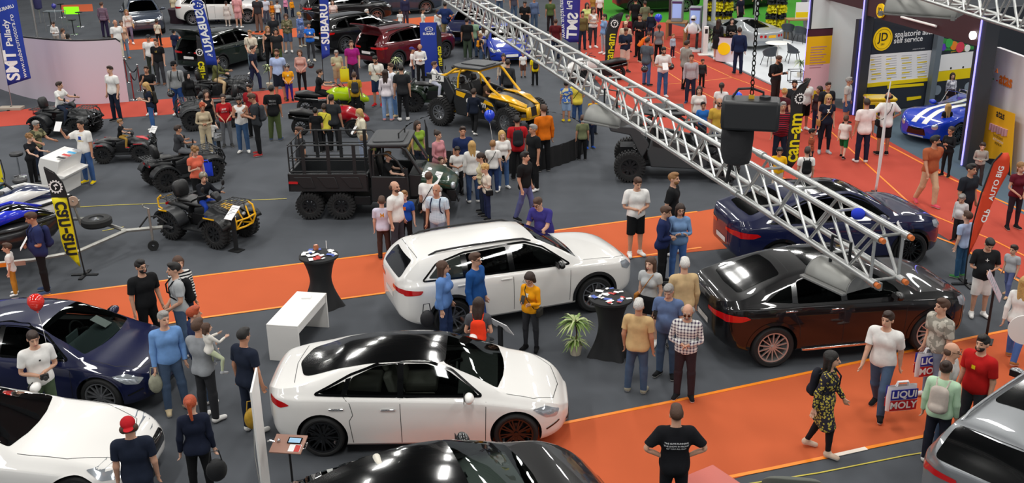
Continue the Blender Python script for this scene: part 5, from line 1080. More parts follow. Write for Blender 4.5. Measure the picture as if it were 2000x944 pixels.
def split_sides(o):
 """a part made of separate islands becomes one part each"""
 bm = bmesh.new(); bm.from_mesh(o.data); bm.verts.ensure_lookup_table(); seen = {}; k = 0
 for v in bm.verts:
  if v.index in seen: continue
  st = [v]; seen[v.index] = k
  while st:
   q = st.pop()
   for e in q.link_edges:
    w_ = e.other_vert(q)
    if w_.index not in seen: seen[w_.index] = k; st.append(w_)
  k += 1
 bm.free()
 if not 2 <= k <= 8: return
 for i in range(k - 1,-1,-1):
  me = o.data.copy() if i else o.data; b2 = bmesh.new(); b2.from_mesh(me); b2.verts.ensure_lookup_table(); bmesh.ops.delete(b2, geom=[v for v in b2.verts if seen[v.index] != i], context='VERTS'); b2.to_mesh(me); b2.free()
  if i: c = o.copy(); c.data = me; COL.objects.link(c)
for o in list(bpy.data.objects):
 if o.type == 'MESH' and o.parent and o.name.split('.')[0] in ('door', 'door_accent', 'trailing_arm', 'shock_absorber', 'wheels', 'fenders', 'window_trim', 'bonnet_panel', 'side_trim', 'front_bumper', 'side_panel', 'panel_gap', 'bumper_bar'): split_sides(o)
# ---------------------------------------------------------------- people
import openvdb
class SDF:
 def __init__(s, lo, hi, vox):
  s.lo = np.array(lo); s.vox = vox; s.n = np.ceil((np.array(hi) - s.lo) / vox).astype(int) + 1
  s.d = np.full(s.n, .3, np.float32)
 def _region(s, lo, hi):
  a = np.clip(np.floor((lo - s.lo) / s.vox).astype(int),0, s.n); b = np.clip(np.ceil((hi - s.lo) / s.vox).astype(int) + 1,0, s.n)
  sl = tuple(slice(a[i], b[i]) for i in range(3))
  g = np.meshgrid(*[s.lo[i] + s.vox * np.arange(a[i], b[i]) for i in range(3)], indexing='ij', sparse=True)
  return sl, g
 def blend(s, prim, k, mode='add'):
  lo, hi = prim_bounds(prim); m = k + .03
  sl, g = s._region(lo - m, hi + m)
  e = prim_dist(prim, *g).astype(np.float32); d = s.d[sl]
  if mode == 'add':
   h = np.clip(.5 + .5 * (d - e) / k, 0,1); s.d[sl] = d + (e - d) * h - k * h * (1 - h)
  else:
   s.d[sl] = np.maximum(d, -e)
 def plane(s, p, n):                       # keep the side where (x - p) . n < 0
  g = np.meshgrid(*[s.lo[i] + s.vox * np.arange(s.n[i]) for i in range(3)], indexing='ij', sparse=True)
  s.d = np.maximum(s.d, sum((g[i] - p[i]) * n[i] for i in range(3)).astype(np.float32))
 def cut_neck(s, p, n):
  g = np.meshgrid(*[s.lo[i] + s.vox * np.arange(s.n[i]) for i in range(3)], indexing='ij', sparse=True)
  a = sum((g[i] - p[i]) * n[i] for i in range(3)); r = .078 - np.sqrt(g[0] ** 2 + (g[1] - .0) ** 2) + 0 * g[2]
  s.d = np.maximum(s.d, np.minimum(a, r).astype(np.float32))
 def cut_arm(s, p, n, q, m):               # cut the sleeve off beyond p, only on the arm's side
  g = np.meshgrid(*[s.lo[i] + s.vox * np.arange(s.n[i]) for i in range(3)], indexing='ij', sparse=True)
  a = sum((g[i] - p[i]) * n[i] for i in range(3)); b = sum((g[i] - q[i]) * m[i] for i in range(3)) + .125
  s.d = np.maximum(s.d, np.minimum(a, b).astype(np.float32))
 def mesh(s):
  G = openvdb.FloatGrid(); G.copyFromArray(s.d)
  p, q = _vdb_poly(G)
  return p * s.vox + s.lo, q
def _vdb_poly(G):
 r = G.convertToQuads(isovalue=0.0); return np.array(r[0], float), np.array(r[1])
def prim_bounds(p):
 if p[0] == 'c':
  a, b = np.array(p[1]), np.array(p[2]); r = max(p[3], p[4]) * 1.35; return np.minimum(a, b) - r, np.maximum(a, b) + r
 c, r = np.array(p[1]), np.array(p[2]); return c - r, c + r
def prim_dist(p, X, Y, Z):
 if p[0] == 'c':
  a, b = np.array(p[1], float), np.array(p[2], float); s = p[5] if len(p) > 5 else (1,1,1)
  ba = (b - a) / s; L = ba @ ba + 1e-9; x, y, z = (X - a[0]) / s[0],(Y - a[1]) / s[1],(Z - a[2]) / s[2]
  h = np.clip((x * ba[0] + y * ba[1] + z * ba[2]) / L, 0,1)
  return (np.sqrt((x - h * ba[0]) ** 2 + (y - h * ba[1]) ** 2 + (z - h * ba[2]) ** 2) - (p[3] + (p[4] - p[3]) * h)) * min(s)
 c, r = p[1], p[2]
 q = np.sqrt(((X - c[0]) / r[0]) ** 2 + ((Y - c[1]) / r[1]) ** 2 + ((Z - c[2]) / r[2]) ** 2)
 q2 = np.sqrt(((X - c[0]) / r[0] ** 2) ** 2 + ((Y - c[1]) / r[1] ** 2) ** 2 + ((Z - c[2]) / r[2] ** 2) ** 2) + 1e-6
 return q * (q - 1) / q2
ARM = np.array([.62,0., -.785])              # arm direction in the rest pose
def joints(sx):
 sh = .165 if sx == 'f' else .185; hp = .09 if sx == 'f' else .088
 J = {}
 for s, n in ((1, 'L'),(-1, 'R')):
  a = ARM * [s, 1,1]; J['sh' + n] = np.array([sh * s, .01,1.395]); J['el' + n] = J['sh' + n] + a * .285
  J['wr' + n] = J['el' + n] + a * .25 + [0,-.02,0]; J['hn' + n] = J['wr' + n] + a * .18
  J['hp' + n] = np.array([hp * s, 0,.90]); J['kn' + n] = np.array([.1 * s, -.01,.485]); J['an' + n] = np.array([.105 * s, .025,.085])
 J['pe'] = np.array([0,0,.95]); J['sp'] = np.array([0,0,1.08]); J['ch'] = np.array([0,.01,1.22]); J['ne'] = np.array([0,.015,1.475]); J['hd'] = np.array([0,0,1.56])
 return J
B = dict(pe=0, sp=1, ch=2, nk=3, hd=4, uaL=5, uaR=6, faL=7, faR=8, haL=9, haR=10, thL=11, thR=12, snL=13, snR=14, ftL=15, ftR=16)
def body_prims(sx):
 J = joints(sx); P = []; A = lambda bone, pr, k=.03: P.append((B[bone], pr, k))
 f = sx == 'f'; h = sx == 'h'
 hw = .075 if f else .068
 A('pe', ('c', (-hw, .0,.95),(hw, .0,.95),.108 + .02 * h, .108 + .02 * h, (1,.92,1.0)),.04)
 for s in (-1,1): A('pe', ('e', (s * .07,.062,.905),(.088,.08,.095)),.04)
 wr = .082 if f else .1
 A('sp', ('c', (-.05,-.0,1.09),(.05,-.0,1.09), wr + .03 * h, wr + .03 * h, (1,.92,1.2)),.06)
 if h: A('sp', ('e', (0,-.07,1.08),(.15,.13,.15)),.05)
 A('ch', ('c', (-.07,.01,1.28),(.07,.01,1.28),.108 if f else .122,.108 if f else .122,(1,.9,1.2)),.06)
 for s in (-1,1):
  if f: A('ch', ('e', (s * .072,-.085,1.265),(.062,.055,.062)),.03)
  else: A('ch', ('e', (s * .075,-.048,1.31),(.085,.052,.07)),.05)
  A('ch', ('c', (s * .03,.012,1.43),(s * (.13 if f else .15),.012,1.395),.052,.058),.05)
 A('nk', ('c', (0,.02,1.43),(0,.0,1.56),.055 if f else .062,.05 if f else .058),.03)
 A('hd', ('e', (0,.012,1.665),(.077,.098,.094)),.02)
 A('hd', ('e', (0,-.035,1.60),(.056,.062,.066)),.035)
 A('hd', ('c', (0,-.092,1.645),(0,-.115,1.612),.010,.014),.012)
 A('hd', ('e', (0,-.088,1.572),(.026,.018,.012)),.012)
 A('hd', ('c', (-.035,-.078,1.668),(.035,-.078,1.668),.012,.012),.015)
 for s in (-1,1): A('hd', ('e', (s * .077,.008,1.632),(.011,.022,.032)),.006)
 for s, n in ((1, 'L'),(-1, 'R')):
  m = np.array([s, 1,1]); sh, el, wri = J['sh' + n], J['el' + n], J['wr' + n]; r = .85 if f else 1.0
  A('ua' + n, ('c', sh, el, .056 * r, .040 * r),.05)
  A('fa' + n, ('c', el, wri, .041 * r, .027 * r),.02)
  a = ARM * m; u = np.array([0,-1., 0]); up = np.cross(a, u) * s     # palm faces the body, thumb forward
  p0 = wri + a * .01; p1 = wri + a * .075
  A('ha' + n, ('c', p0, p1,.026,.034,(.62,1.1,.62)),.02)
  for i, (o, L, c) in enumerate([(-.027,.070,.25),(-.009,.078,.3),(.010,.073,.35),(.027,.058,.4)]):
   b0 = wri + a * .085 + u * -o; d = a * math.cos(c) - up * math.sin(c) * 1; b1 = b0 + d * L * .5
   d2 = a * math.cos(c * 2.6) - up * math.sin(c * 2.6); b2 = b1 + d2 * L * .5
   A('ha' + n, ('c', b0, b1,.0095,.009),.006); A('ha' + n, ('c', b1, b2,.009,.0075),.004)
  t0 = wri + a * .03 + u * .024; t1 = t0 + a * .035 + u * .024 - up * .01; t2 = t1 + a * .03 + u * .006 - up * .012
  A('ha' + n, ('c', t0, t1,.013,.011),.012); A('ha' + n, ('c', t1, t2,.011,.009),.005)
  hp, kn, an = J['hp' + n], J['kn' + n], J['an' + n]
  A('th' + n, ('c', hp, kn, .088,.056),.04)
  A('sn' + n, ('c', kn, an, .054,.036),.03); A('sn' + n, ('c', kn + [0,.022,-.06], kn + [0,.022,-.2],.046,.036),.03)
  A('ft' + n, ('c', an + [0,.02,-.04], an + [s * .012,-.15,-.052],.038,.03,(1,1,.9)),.02)
 return P
def clothes(kind, sx):
 """prims, blend width, clip planes of a garment in the rest pose"""
 J = joints(sx); bp = body_prims(sx); out = []; pl = []
 def take(bones, off, k=None, xs=1):
  for b, pr, kk in bp:
   if b in [B[n] for n in bones]:
    if pr[0] == 'c': pr = ('c', pr[1], pr[2], pr[3] + off, pr[4] + off) + tuple(pr[5:])
    else: pr = ('e', pr[1], tuple(np.array(pr[2]) + off))
    out.append((b, pr, k or max(kk, .04)))
 top = kind in ('tee', 'long', 'tank', 'jacket', 'dress', 'ltee')
 f = sx == 'f'
 if top:
  o = {'tee': .010, 'long': .010, 'tank': .008, 'jacket': .022, 'dress': .012, 'ltee': .014}[kind]
  take(['pe'], o + .008,.05); take(['sp', 'ch'], o, .06)
  if not f or kind in ('ltee', 'jacket'): out.append((B['sp'],('c', (-.065,0,1.02),(.065,0,1.02),.098 + o, .098 + o, (1,.9,1.3)),.05))
  out.append((B['nk'],('c', (0,.02,1.40),(0,.008,1.50),.062 + o * .5,.056),.03))
  if kind != 'tank': take(['uaL', 'uaR'], o + (.014 if kind in ('tee', 'ltee') else .004),.05)
  if kind in ('long', 'jacket', 'dress'): take(['faL', 'faR'], o + .004,.03)
  hem = {'tee': .86, 'long': .87, 'tank': .88, 'jacket': .84, 'dress': .50, 'ltee': .80}[kind]
  if kind == 'dress':
   out.append((B['pe'],('c', (-.05,0,.95),(-.09,0,.55),.13,.155,(1,.85,1)),.1)); out.append((B['pe'],('c', (.05,0,.95),(.09,0,.55),.13,.155,(1,.85,1)),.1))
  pl.append(((0,0, hem),(0,0,-1))); pl.append(('neck', (0,-.05,1.452 if kind != 'tank' else 1.43),(0,-.35,.94)))
  for s in (1,-1):
   n = 'L' if s > 0 else 'R'; a = ARM * [s, 1,1]
   if kind in ('tee', 'ltee'): p = J['sh' + n] + a * (.215 if kind == 'ltee' else (.13 if f else .185))
   elif kind == 'tank': p = J['sh' + n] + a * .0 + np.array([-.02 * s, 0,0])
   else: p = J['wr' + n] - a * .01
   pl.append((p, a, J['sh' + n], np.array([s * .785,0,.62])))
 elif kind in ('jeans', 'tight', 'shorts', 'cargo', 'mini'):
  o = {'jeans': .010, 'tight': .005, 'shorts': .014, 'cargo': .020, 'mini': .01}[kind]
  take(['pe'], o, .04); take(['thL', 'thR'], o, .035)
  for s, n in ((1, 'L'),(-1, 'R')):
   kn, an = J['kn' + n], J['an' + n]
   if kind == 'shorts': out.append((B['th' + n],('c', J['hp' + n], kn, .10,.088),.03))
   elif kind == 'mini': out.append((B['th' + n],('c', J['hp' + n] * [.6,1,1], kn * [.6,1,1],.11,.12),.12))
   else:
    take(['sn' + n], o, .03)
    if kind in ('jeans', 'cargo'): out.append((B['sn' + n],('c', kn, an, .062 + o * .4,.05 + o * .4),.03))
  pl.append(((0,0,1.01),(0,0,1)))
  pl.append(((0,0, {'jeans': .055, 'tight': .10, 'shorts': .50, 'cargo': .055, 'mini': .66}[kind]),(0,0,-1)))
 return out, pl
def hair_sdf(kind):
 """prims on the head and prims cut away"""
 cap = ('e', (0,.018,1.678),(.086,.106,.092)); P = []; cut = []
 face = [('e', (0,-.10,1.60),(.075,.065,.095)),('e', (0,-.055,1.55),(.12,.085,.075)),('e', (0,.05,1.535),(.09,.10,.05))]
 if kind in ('short', 'buzz', 'fade', 'curly'):
  P.append((('e', (0,.018,1.672),(.083,.103,.089)) if kind != 'buzz' else ('e', (0,.016,1.667),(.0805,.101,.092)),.02))
  if kind == 'short': P.append((('e', (0,-.03,1.735),(.065,.07,.036)),.03))
  if kind == 'fade': P.append((('e', (0,-.02,1.74),(.06,.08,.04)),.02))
  if kind == 'curly':
   rr = random.Random(3)
   for i in range(26):
    a = rr.uniform(0,2 * PI); e = rr.uniform(-.1,1.4); P.append((('e', (.08 * math.cos(a) * math.cos(e),.018 + .095 * math.sin(a) * math.cos(e),1.68 + .085 * math.sin(e)),(.028,.028,.028)),.012))
  cut = face + [('e', (s * .09,-.012,1.615),(.03,.035,.04)) for s in (1,-1)]
 elif kind == 'bald':
  P.append((('c', (-.055,.05,1.64),(.055,.05,1.64),.055,.055),.02)); cut = [('e', (0,-.01,1.715),(.10,.125,.06)),('e', (0,-.07,1.6),(.1,.085,.12)), face[2]]
 elif kind in ('long', 'longer', 'bob', 'pony', 'bun', 'tail', 'wavy'):
  P.append((cap, .02))
  if kind in ('long', 'longer', 'bob', 'wavy'):
   L = {'long': 1.40, 'longer': 1.28, 'bob': 1.52, 'wavy': 1.38}[kind]; w = .075 if kind != 'wavy' else .09
   P.append((('c', (-.035,.055,1.65),(-.045,.085, L),.055,.035,(1,.8,1)),.03)); P.append((('c', (.035,.055,1.65),(.045,.085, L),.055,.035,(1,.8,1)),.03))
   for s in (1,-1): P.append((('c', (s * .075,.0,1.66),(s * w, .01, L + .05),.026,.022),.03))
  if kind == 'pony': P.append((('c', (0,.11,1.70),(0,.14,1.46),.034,.018),.02))
  if kind == 'tail': P.append((('c', (0,.11,1.66),(0,.13,1.50),.03,.018),.02))
  if kind == 'bun': P.append((('e', (0,.085,1.745),(.042,.042,.04)),.015))
  cut = [('e', (0,-.105,1.60),(.066,.07,.09)),('e', (0,-.08,1.50),(.075,.075,.09))]
 elif kind in ('cap', 'capback', 'helmet', 'hood', 'scarf'):
  if kind == 'helmet': P = [(('e', (0,.01,1.69),(.105,.125,.105)),.02)]; cut = [('e', (0,-.10,1.60),(.085,.075,.10)),('e', (0,0,1.52),(.2,.2,.08))]
  elif kind in ('hood', 'scarf'): P = [(('e', (0,.02,1.665),(.096,.115,.108)),.02),(('c', (0,.03,1.60),(0,.03,1.44),.085,.10),.04)]; cut = [('e', (0,-.115,1.62),(.07,.085,.095))]
  else:
   P = [(('e', (0,.014,1.70),(.088,.108,.075)),.02)]; s = -1 if kind == 'cap' else 1
   P.append((('e', (0,.014 + s * .125,1.675),(.062,.07,.009)),.008)); cut = [('e', (0,.0,1.585),(.2,.25,.082))]
   if kind == 'cap': pass
 return P, cut
LODV = {0: (.0070, {'body': .20, 'cloth': .22, 'hair': .5}),1: (.010, {'body': .12, 'cloth': .14, 'hair': .35})}
_TM = {}
def decimate(p, q, ratio, name):
 me = bpy.data.meshes.new(name); me.from_pydata(p.tolist(),[], q.tolist())
 bm = bmesh.new(); bm.from_mesh(me); bmesh.ops.remove_doubles(bm, verts=bm.verts, dist=1e-5); bmesh.ops.recalc_face_normals(bm, faces=bm.faces); bm.to_mesh(me); bm.free()
 o = bpy.data.objects.new(name, me); COL.objects.link(o)
 sm = o.modifiers.new('s', 'SMOOTH'); sm.factor = .5; sm.iterations = 2
 d = o.modifiers.new('d', 'DECIMATE'); d.ratio = ratio
 ev = o.evaluated_get(_DG()); m2 = bpy.data.meshes.new_from_object(ev); bpy.data.objects.remove(o); bpy.data.meshes.remove(me)
 return m2
def bone_weights(V, prims, tau=.022):
 D = np.full((len(V),17),9.)
 for b, pr, k in prims:
  D[:, b] = np.minimum(D[:, b], prim_dist(pr, V[:, 0], V[:, 1], V[:, 2]))
 W = np.exp(-(D - D.min(1, keepdims=True)) / tau); W[W < .01] = 0
 s = V[:, 0]
 for n, sg in (('L', 1),('R', -1)):
  for b in ('ua', 'fa', 'ha', 'th', 'sn', 'ft'):
   W[:, B[b + n]] *= (s * sg > -.03)
 return W / W.sum(1, keepdims=True)
def template(item, sx, lod):
 """(mesh, rest vertices, weights, rest normals) of a body, garment or head of hair"""
 key = (item, sx if not item.startswith('hair_') else 'm', lod)
 if key in _TM: return _TM[key]
 vox, rat = LODV[lod]; bp = body_prims(key[1])
 if item == 'body':
  S = SDF((-.62,-.24,-.02),(.62,.24,1.80), vox * .8)
  for b, pr, k in bp: S.blend(pr, k)
  for s in (1,-1): S.blend(('e', (s * .031,-.105,1.648),(.019,.014,.011)),.01, 'cut')
  me = decimate(*S.mesh(), rat['body'] * .8, 'person')
 elif item.startswith('hair_'):
  P, cut = hair_sdf(item[5:]); S = SDF((-.16,-.24,1.2),(.16,.24,1.86), vox * .8)
  for pr, k in P: S.blend(pr, k)
  for c in cut: S.blend(c, .01, 'cut')
  me = decimate(*S.mesh(), rat['hair'] * .6, 'hair')
 elif item.startswith('shoe'):
  n = item[-1]; an = joints(key[1])['an' + n]; s = 1 if n == 'L' else -1
  S = SDF((-.25,-.28,-.02),(.25,.20,.22), vox * .8)
  S.blend(('c', an + [0,.015,-.035], an + [s * .014,-.155,-.048],.05,.041,(1,1,.95)),.02); S.blend(('c', an + [0,.005,-.03], an + [0,-.005,.015],.052,.046),.03)
  S.plane((0,0,.002),(0,0,-1)); S.plane((0,0,.12),(0,0,1)); me = decimate(*S.mesh(),.25, 'shoe')
 else:
  pr_, pl = clothes(item, key[1]); S = SDF((-.62,-.34,.02),(.62,.30,1.60), vox * 1.15)
  for b, pr, k in pr_: S.blend(pr, k)
  for p in pl: S.cut_neck(*p[1:]) if isinstance(p[0], str) else (S.plane if len(p) == 2 else S.cut_arm)(*p)
  me = decimate(*S.mesh(), rat['cloth'], item)
 n = len(me.vertices); V = np.empty(n * 3); me.vertices.foreach_get('co', V); V = V.reshape(-1,3)
 if item.startswith('hair_'):
  W = np.zeros((n, 17)); W[:, B['hd']] = 1
  t = np.clip((1.54 - V[:, 2]) / .15,0,.6); W[:, B['hd']] = 1 - t; W[:, B['ch']] = t
 elif item.startswith('shoe'): W = np.zeros((n, 17)); W[:, B['ft' + item[-1]]] = 1
 elif item == 'mini' or item == 'dress':
  W = bone_weights(V, bp, .03); t = np.clip((.93 - V[:, 2]) / .1,0,1)[:, None]
  x = np.clip(.5 + V[:, 0] / .2,0,1)[:, None]; L = np.zeros((n, 17)); L[:, B['thL']] = x[:, 0] * .8; L[:, B['thR']] = (1 - x[:, 0]) * .8; L[:, B['pe']] = .2
  W = W * (1 - t) + L * t
 else: W = bone_weights(V, bp)
 mi = np.zeros(len(me.polygons), np.int32); c = np.empty(len(mi) * 3); me.polygons.foreach_get('center', c); c = c.reshape(-1,3)
 if item == 'body':
  fr = c[:, 1] < -.07
  mi[fr & (abs(abs(c[:, 0]) - .031) < .016) & (abs(c[:, 2] - 1.647) < .0075)] = 1
  mi[fr & (abs(abs(c[:, 0]) - .033) < .019) & (abs(c[:, 2] - 1.672) < .0055)] = 2
  mi[fr & (abs(c[:, 0]) < .024) & (abs(c[:, 2] - 1.573) < .009) & (c[:, 1] < -.085)] = 3
 elif item.startswith('shoe'): mi[c[:, 2] < .032] = 1
 if not len(me.materials):
  for k in range(mi.max() + 1): me.materials.append(None)
 me.polygons.foreach_set('material_index', mi); me.polygons.foreach_set('use_smooth', [True] * len(mi))
 _TM[key] = (me, V, W); return _TM[key]
def rot_between(a, b):
 return np.array(Vector(a).rotation_difference(Vector(b)).to_matrix())
def RX(a): c, s = math.cos(a), math.sin(a); return np.array([[1,0,0],[0, c, -s],[0, s, c]])
def RY(a): c, s = math.cos(a), math.sin(a); return np.array([[c, 0, s],[0,1,0],[-s, 0, c]])
def RZ(a): c, s = math.cos(a), math.sin(a); return np.array([[c, -s, 0],[s, c, 0],[0,0,1]])
_DN = ((.16,.03,-1),(.06,-.22,-1)); _LEG = ((.06,.0,-1),(.02,.03,-1))
POSES = dict(
 stand=dict(), relax=dict(l=((.2,.06,-1),(.0,-.35,-1)), tl=((.12,-.10,-1),(.06,.05,-1))),
 phone=dict(l=((.12,-.1,-1),(-.42,-1,.25)), r=((.12,-.1,-1),(-.42,-1,.25)), head=22),
 phone1=dict(r=((.15,-.05,-1),(-.35,-1,.35)), head=22),
 hands=dict(l=((.22,-.0,-1),(-.85,-.75,-.12)), r=((.22,-.0,-1),(-.85,-.75,-.12)), head=15),
 cross=dict(l=((.2,-.22,-1),(-1.1,-.42,.12)), r=((.2,-.25,-1),(-1.1,-.5,.02)), head=5),
 clasp=dict(l=((.2,-.05,-1),(-.55,-.6,-.55)), r=((.2,-.05,-1),(-.55,-.6,-.55))),
 back=dict(l=((.22,.22,-1),(-.55,.38,-.5)), r=((.22,.22,-1),(-.55,.38,-.5))),
 hips=dict(l=((.75,.18,-.8),(-.8,-.22,-.6)), r=((.75,.18,-.8),(-.8,-.22,-.6))),
 hip1=dict(l=((.75,.18,-.8),(-.8,-.22,-.6)), tl=((.12,-.05,-1),(.08,.02,-1))),
 pocket=dict(l=((.3,.16,-1),(-.22,-.3,-1)), r=((.3,.16,-1),(-.22,-.3,-1))),
 photo=dict(l=((.3,-.75,-.6),(-.45,-.5,.8)), r=((.3,-.75,-.6),(-.45,-.5,.8)), head=0),
 wave=dict(r=((.4,-.7,-.2),(.1,-.5,.9))),
 point=dict(r=((.15,-.8,-.5),(.05,-1,-.1))),
 chin=dict(r=((.12,-.45,-.9),(-.55,-.35,.9)), l=((.2,-.22,-1),(-1.1,-.42,.12))),
 touch=dict(l=((.2,-.55,-.8),(0,-1,-.15)), r=((.2,-.55,-.8),(0,-1,-.25)), lean=12, head=12),
 lean=dict(l=((.15,-.45,-1),(-.2,-.8,-.5)), r=((.15,-.45,-1),(-.2,-.8,-.5)), lean=28, head=18),
 bend=dict(l=((.15,-.5,-1),(-.3,-.9,-.2)), r=((.15,-.5,-1),(-.3,-.9,-.2)), lean=48, head=10),
 walk=dict(l=((.14,.38,-1),(.05,.1,-1)), r=((.14,-.35,-1),(.05,-.6,-.9)), tl=((.03,-.42,-1),(.0,-.02,-1)), tr=((.03,.22,-1),(.0,.62,-1)), lean=4),
 walk2=dict(r=((.14,.32,-1),(.05,.05,-1)), l=((.14,-.25,-1),(.02,-.55,-.9)), tr=((.03,-.32,-1),(.0,.0,-1)), tl=((.03,.18,-1),(.0,.45,-1)), lean=3),
 stride=dict(l=((.14,.1,-1),(.0,-.3,-1)), r=((.18,.1,-1),(.0,-.3,-1)), tl=((.06,-.30,-1),(.03,-.08,-1)), tr=((.06,.24,-1),(.02,.34,-1))),
 carry=dict(l=((.2,-.3,-1),(-.7,-.7,.35)), r=((.2,-.25,-1),(-.8,-.7,-.1))),
 held=dict(l=((.3,-.6,-.5),(-.2,-.8,.2)), r=((.3,-.6,-.5),(-.2,-.8,.2)), tl=((.55,-.6,-.6),(.1,.2,-1)), tr=((.55,-.6,-.6),(.1,.2,-1))),
 ride=dict(l=((.32,-.62,-.75),(.05,-1,-.1)), r=((.32,-.62,-.75),(.05,-1,-.1)), tl=((.42,-.85,-.32),(.1,.12,-1)), tr=((.42,-.85,-.32),(.1,.12,-1)), lean=10, seat=1),
 sit=dict(l=((.15,-.3,-1),(-.25,-.9,-.25)), r=((.15,-.3,-1),(-.25,-.9,-.25)), tl=((.12,-1,-.08),(.02,.05,-1)), tr=((.12,-1,-.08),(.02,.05,-1)), seat=1, lean=5),
 bagside=dict(r=((.12,-.02,-1),(.05,-.15,-1)), l=((.2,-.1,-1),(-.6,-.8,.1))),
 armout=dict(l=((.12,-.02,-1),(.05,-.15,-1)), r=((.55,-.2,-.9),(.5,-.45,-.6))),
 crouch=dict(l=((.2,-.6,-.8),(-.3,-.9,-.1)), r=((.2,-.6,-.8),(-.3,-.9,-.1)), tl=((.2,-1,-.1),(.05,.75,-.75)), tr=((.2,-1,-.1),(.05,.75,-.75)), lean=25, head=10),
)
def pose_matrices(sx, pose, yaw=0., nod=0., rng=None, lean=None, headscale=1.):
 J = joints(sx); p = dict(POSES[pose]); R = {}; T = {}
 j = (lambda s: rng.uniform(-s, s)) if rng else (lambda s: 0)
 ln = D_(p.get('lean', 0) if lean is None else lean); hd = D_(p.get('head', 0) + nod)
 Rp = RX(ln * .35) if not p.get('seat') else RX(ln * .2)
 def chain(bone, Rb, pivot, parent):
  Rq, tq = M[parent] if parent is not None else (np.eye(3), np.zeros(3))
  np_ = Rq @ pivot + tq; M[bone] = (Rb, np_ - Rb @ pivot)
 M = {}
 chain(0, Rp, J['pe'], None); tw = RZ(D_(j(6)))
 Rs = RX(ln * .7) @ tw; Rc = RX(ln) @ tw @ tw
 chain(1, Rs, J['pe'] + [0,0,.06],0); chain(2, Rc, J['sp'] + [0,0,.06],1)
 Rn = RX(ln * .7 + hd * .4) @ RZ(D_(yaw) * .4); Rh = RX(ln * .35 + hd) @ RZ(D_(yaw)) @ RY(D_(j(4)))
 chain(3, Rn, J['ne'],2); chain(4, Rh * headscale, J['hd'],3)
 for s, n in ((1, 'L'),(-1, 'R')):
  m = np.array([s, 1,1]); a = p.get('l' if s > 0 else 'r', _DN)
  u = np.array(a[0]) * m + [j(.04), j(.05),0]; f = np.array(a[1]) * m + [j(.05), j(.06), j(.04)]
  Ru = rot_between(ARM * m, u); r0 = J['wr' + n] - J['el' + n]; Rf = rot_between(Ru @ r0, f) @ Ru
  Ru = Ru if not ln else Ru
  chain(B['ua' + n], Ru, J['sh' + n],2); chain(B['fa' + n], Rf, J['el' + n], B['ua' + n])
  chain(B['ha' + n], Rf, J['wr' + n], B['fa' + n])
  g = p.get('tl' if s > 0 else 'tr', _LEG); t = np.array(g[0]) * m + [0, j(.03),0]; q = np.array(g[1]) * m
  r1 = J['kn' + n] - J['hp' + n]; Rt = rot_between(r1, t); r2 = J['an' + n] - J['kn' + n]; Rk = rot_between(Rt @ r2, q) @ Rt
  chain(B['th' + n], Rt, J['hp' + n],0); chain(B['sn' + n], Rk, J['kn' + n], B['th' + n])
  tilt = .5 * min(.9, max(0, q[1])) if not p.get('seat') and pose != 'crouch' else 0.
  chain(B['ft' + n], RX(tilt) @ RZ(s * D_(10)), J['an' + n], B['sn' + n])
 return M
def apply_pose(V, W, M):
 out = np.zeros_like(V)
 for b in range(17):
  w = W[:, b]
  if w.max() > 0:
   R, t = M[b]; out += w[:, None] * (V @ R.T + t)
 return out
CC = dict(W='#e4e2de', K='#17181a', KK='#0e0e10', N='#1c2333', G='#6a6c70', L='#a5a7aa', J='#465871', D='#252d3e', S='#7a8aa0', B='#c4a982', R='#b01c24', Y='#e2c41c', O='#dd6a1a', P='#cf8f92', E='#3f7a44', V='#565a3c', H='#2f3033', M='#5a1e2a', C='#d8cdb8', A='#8fb0d8', T='#1f4fae', U='#6d2a78', X='#b5522e')
SKINS = ['#c99a80', '#b98468', '#d2a891', '#a5735a']
HAIRC = dict(k='#15110f', b='#2e1d14', n='#4a3122', l='#8a6238', y='#b99458', g='#8d8a86', w='#c9c6c1', r='#a3421c', d='#231812')
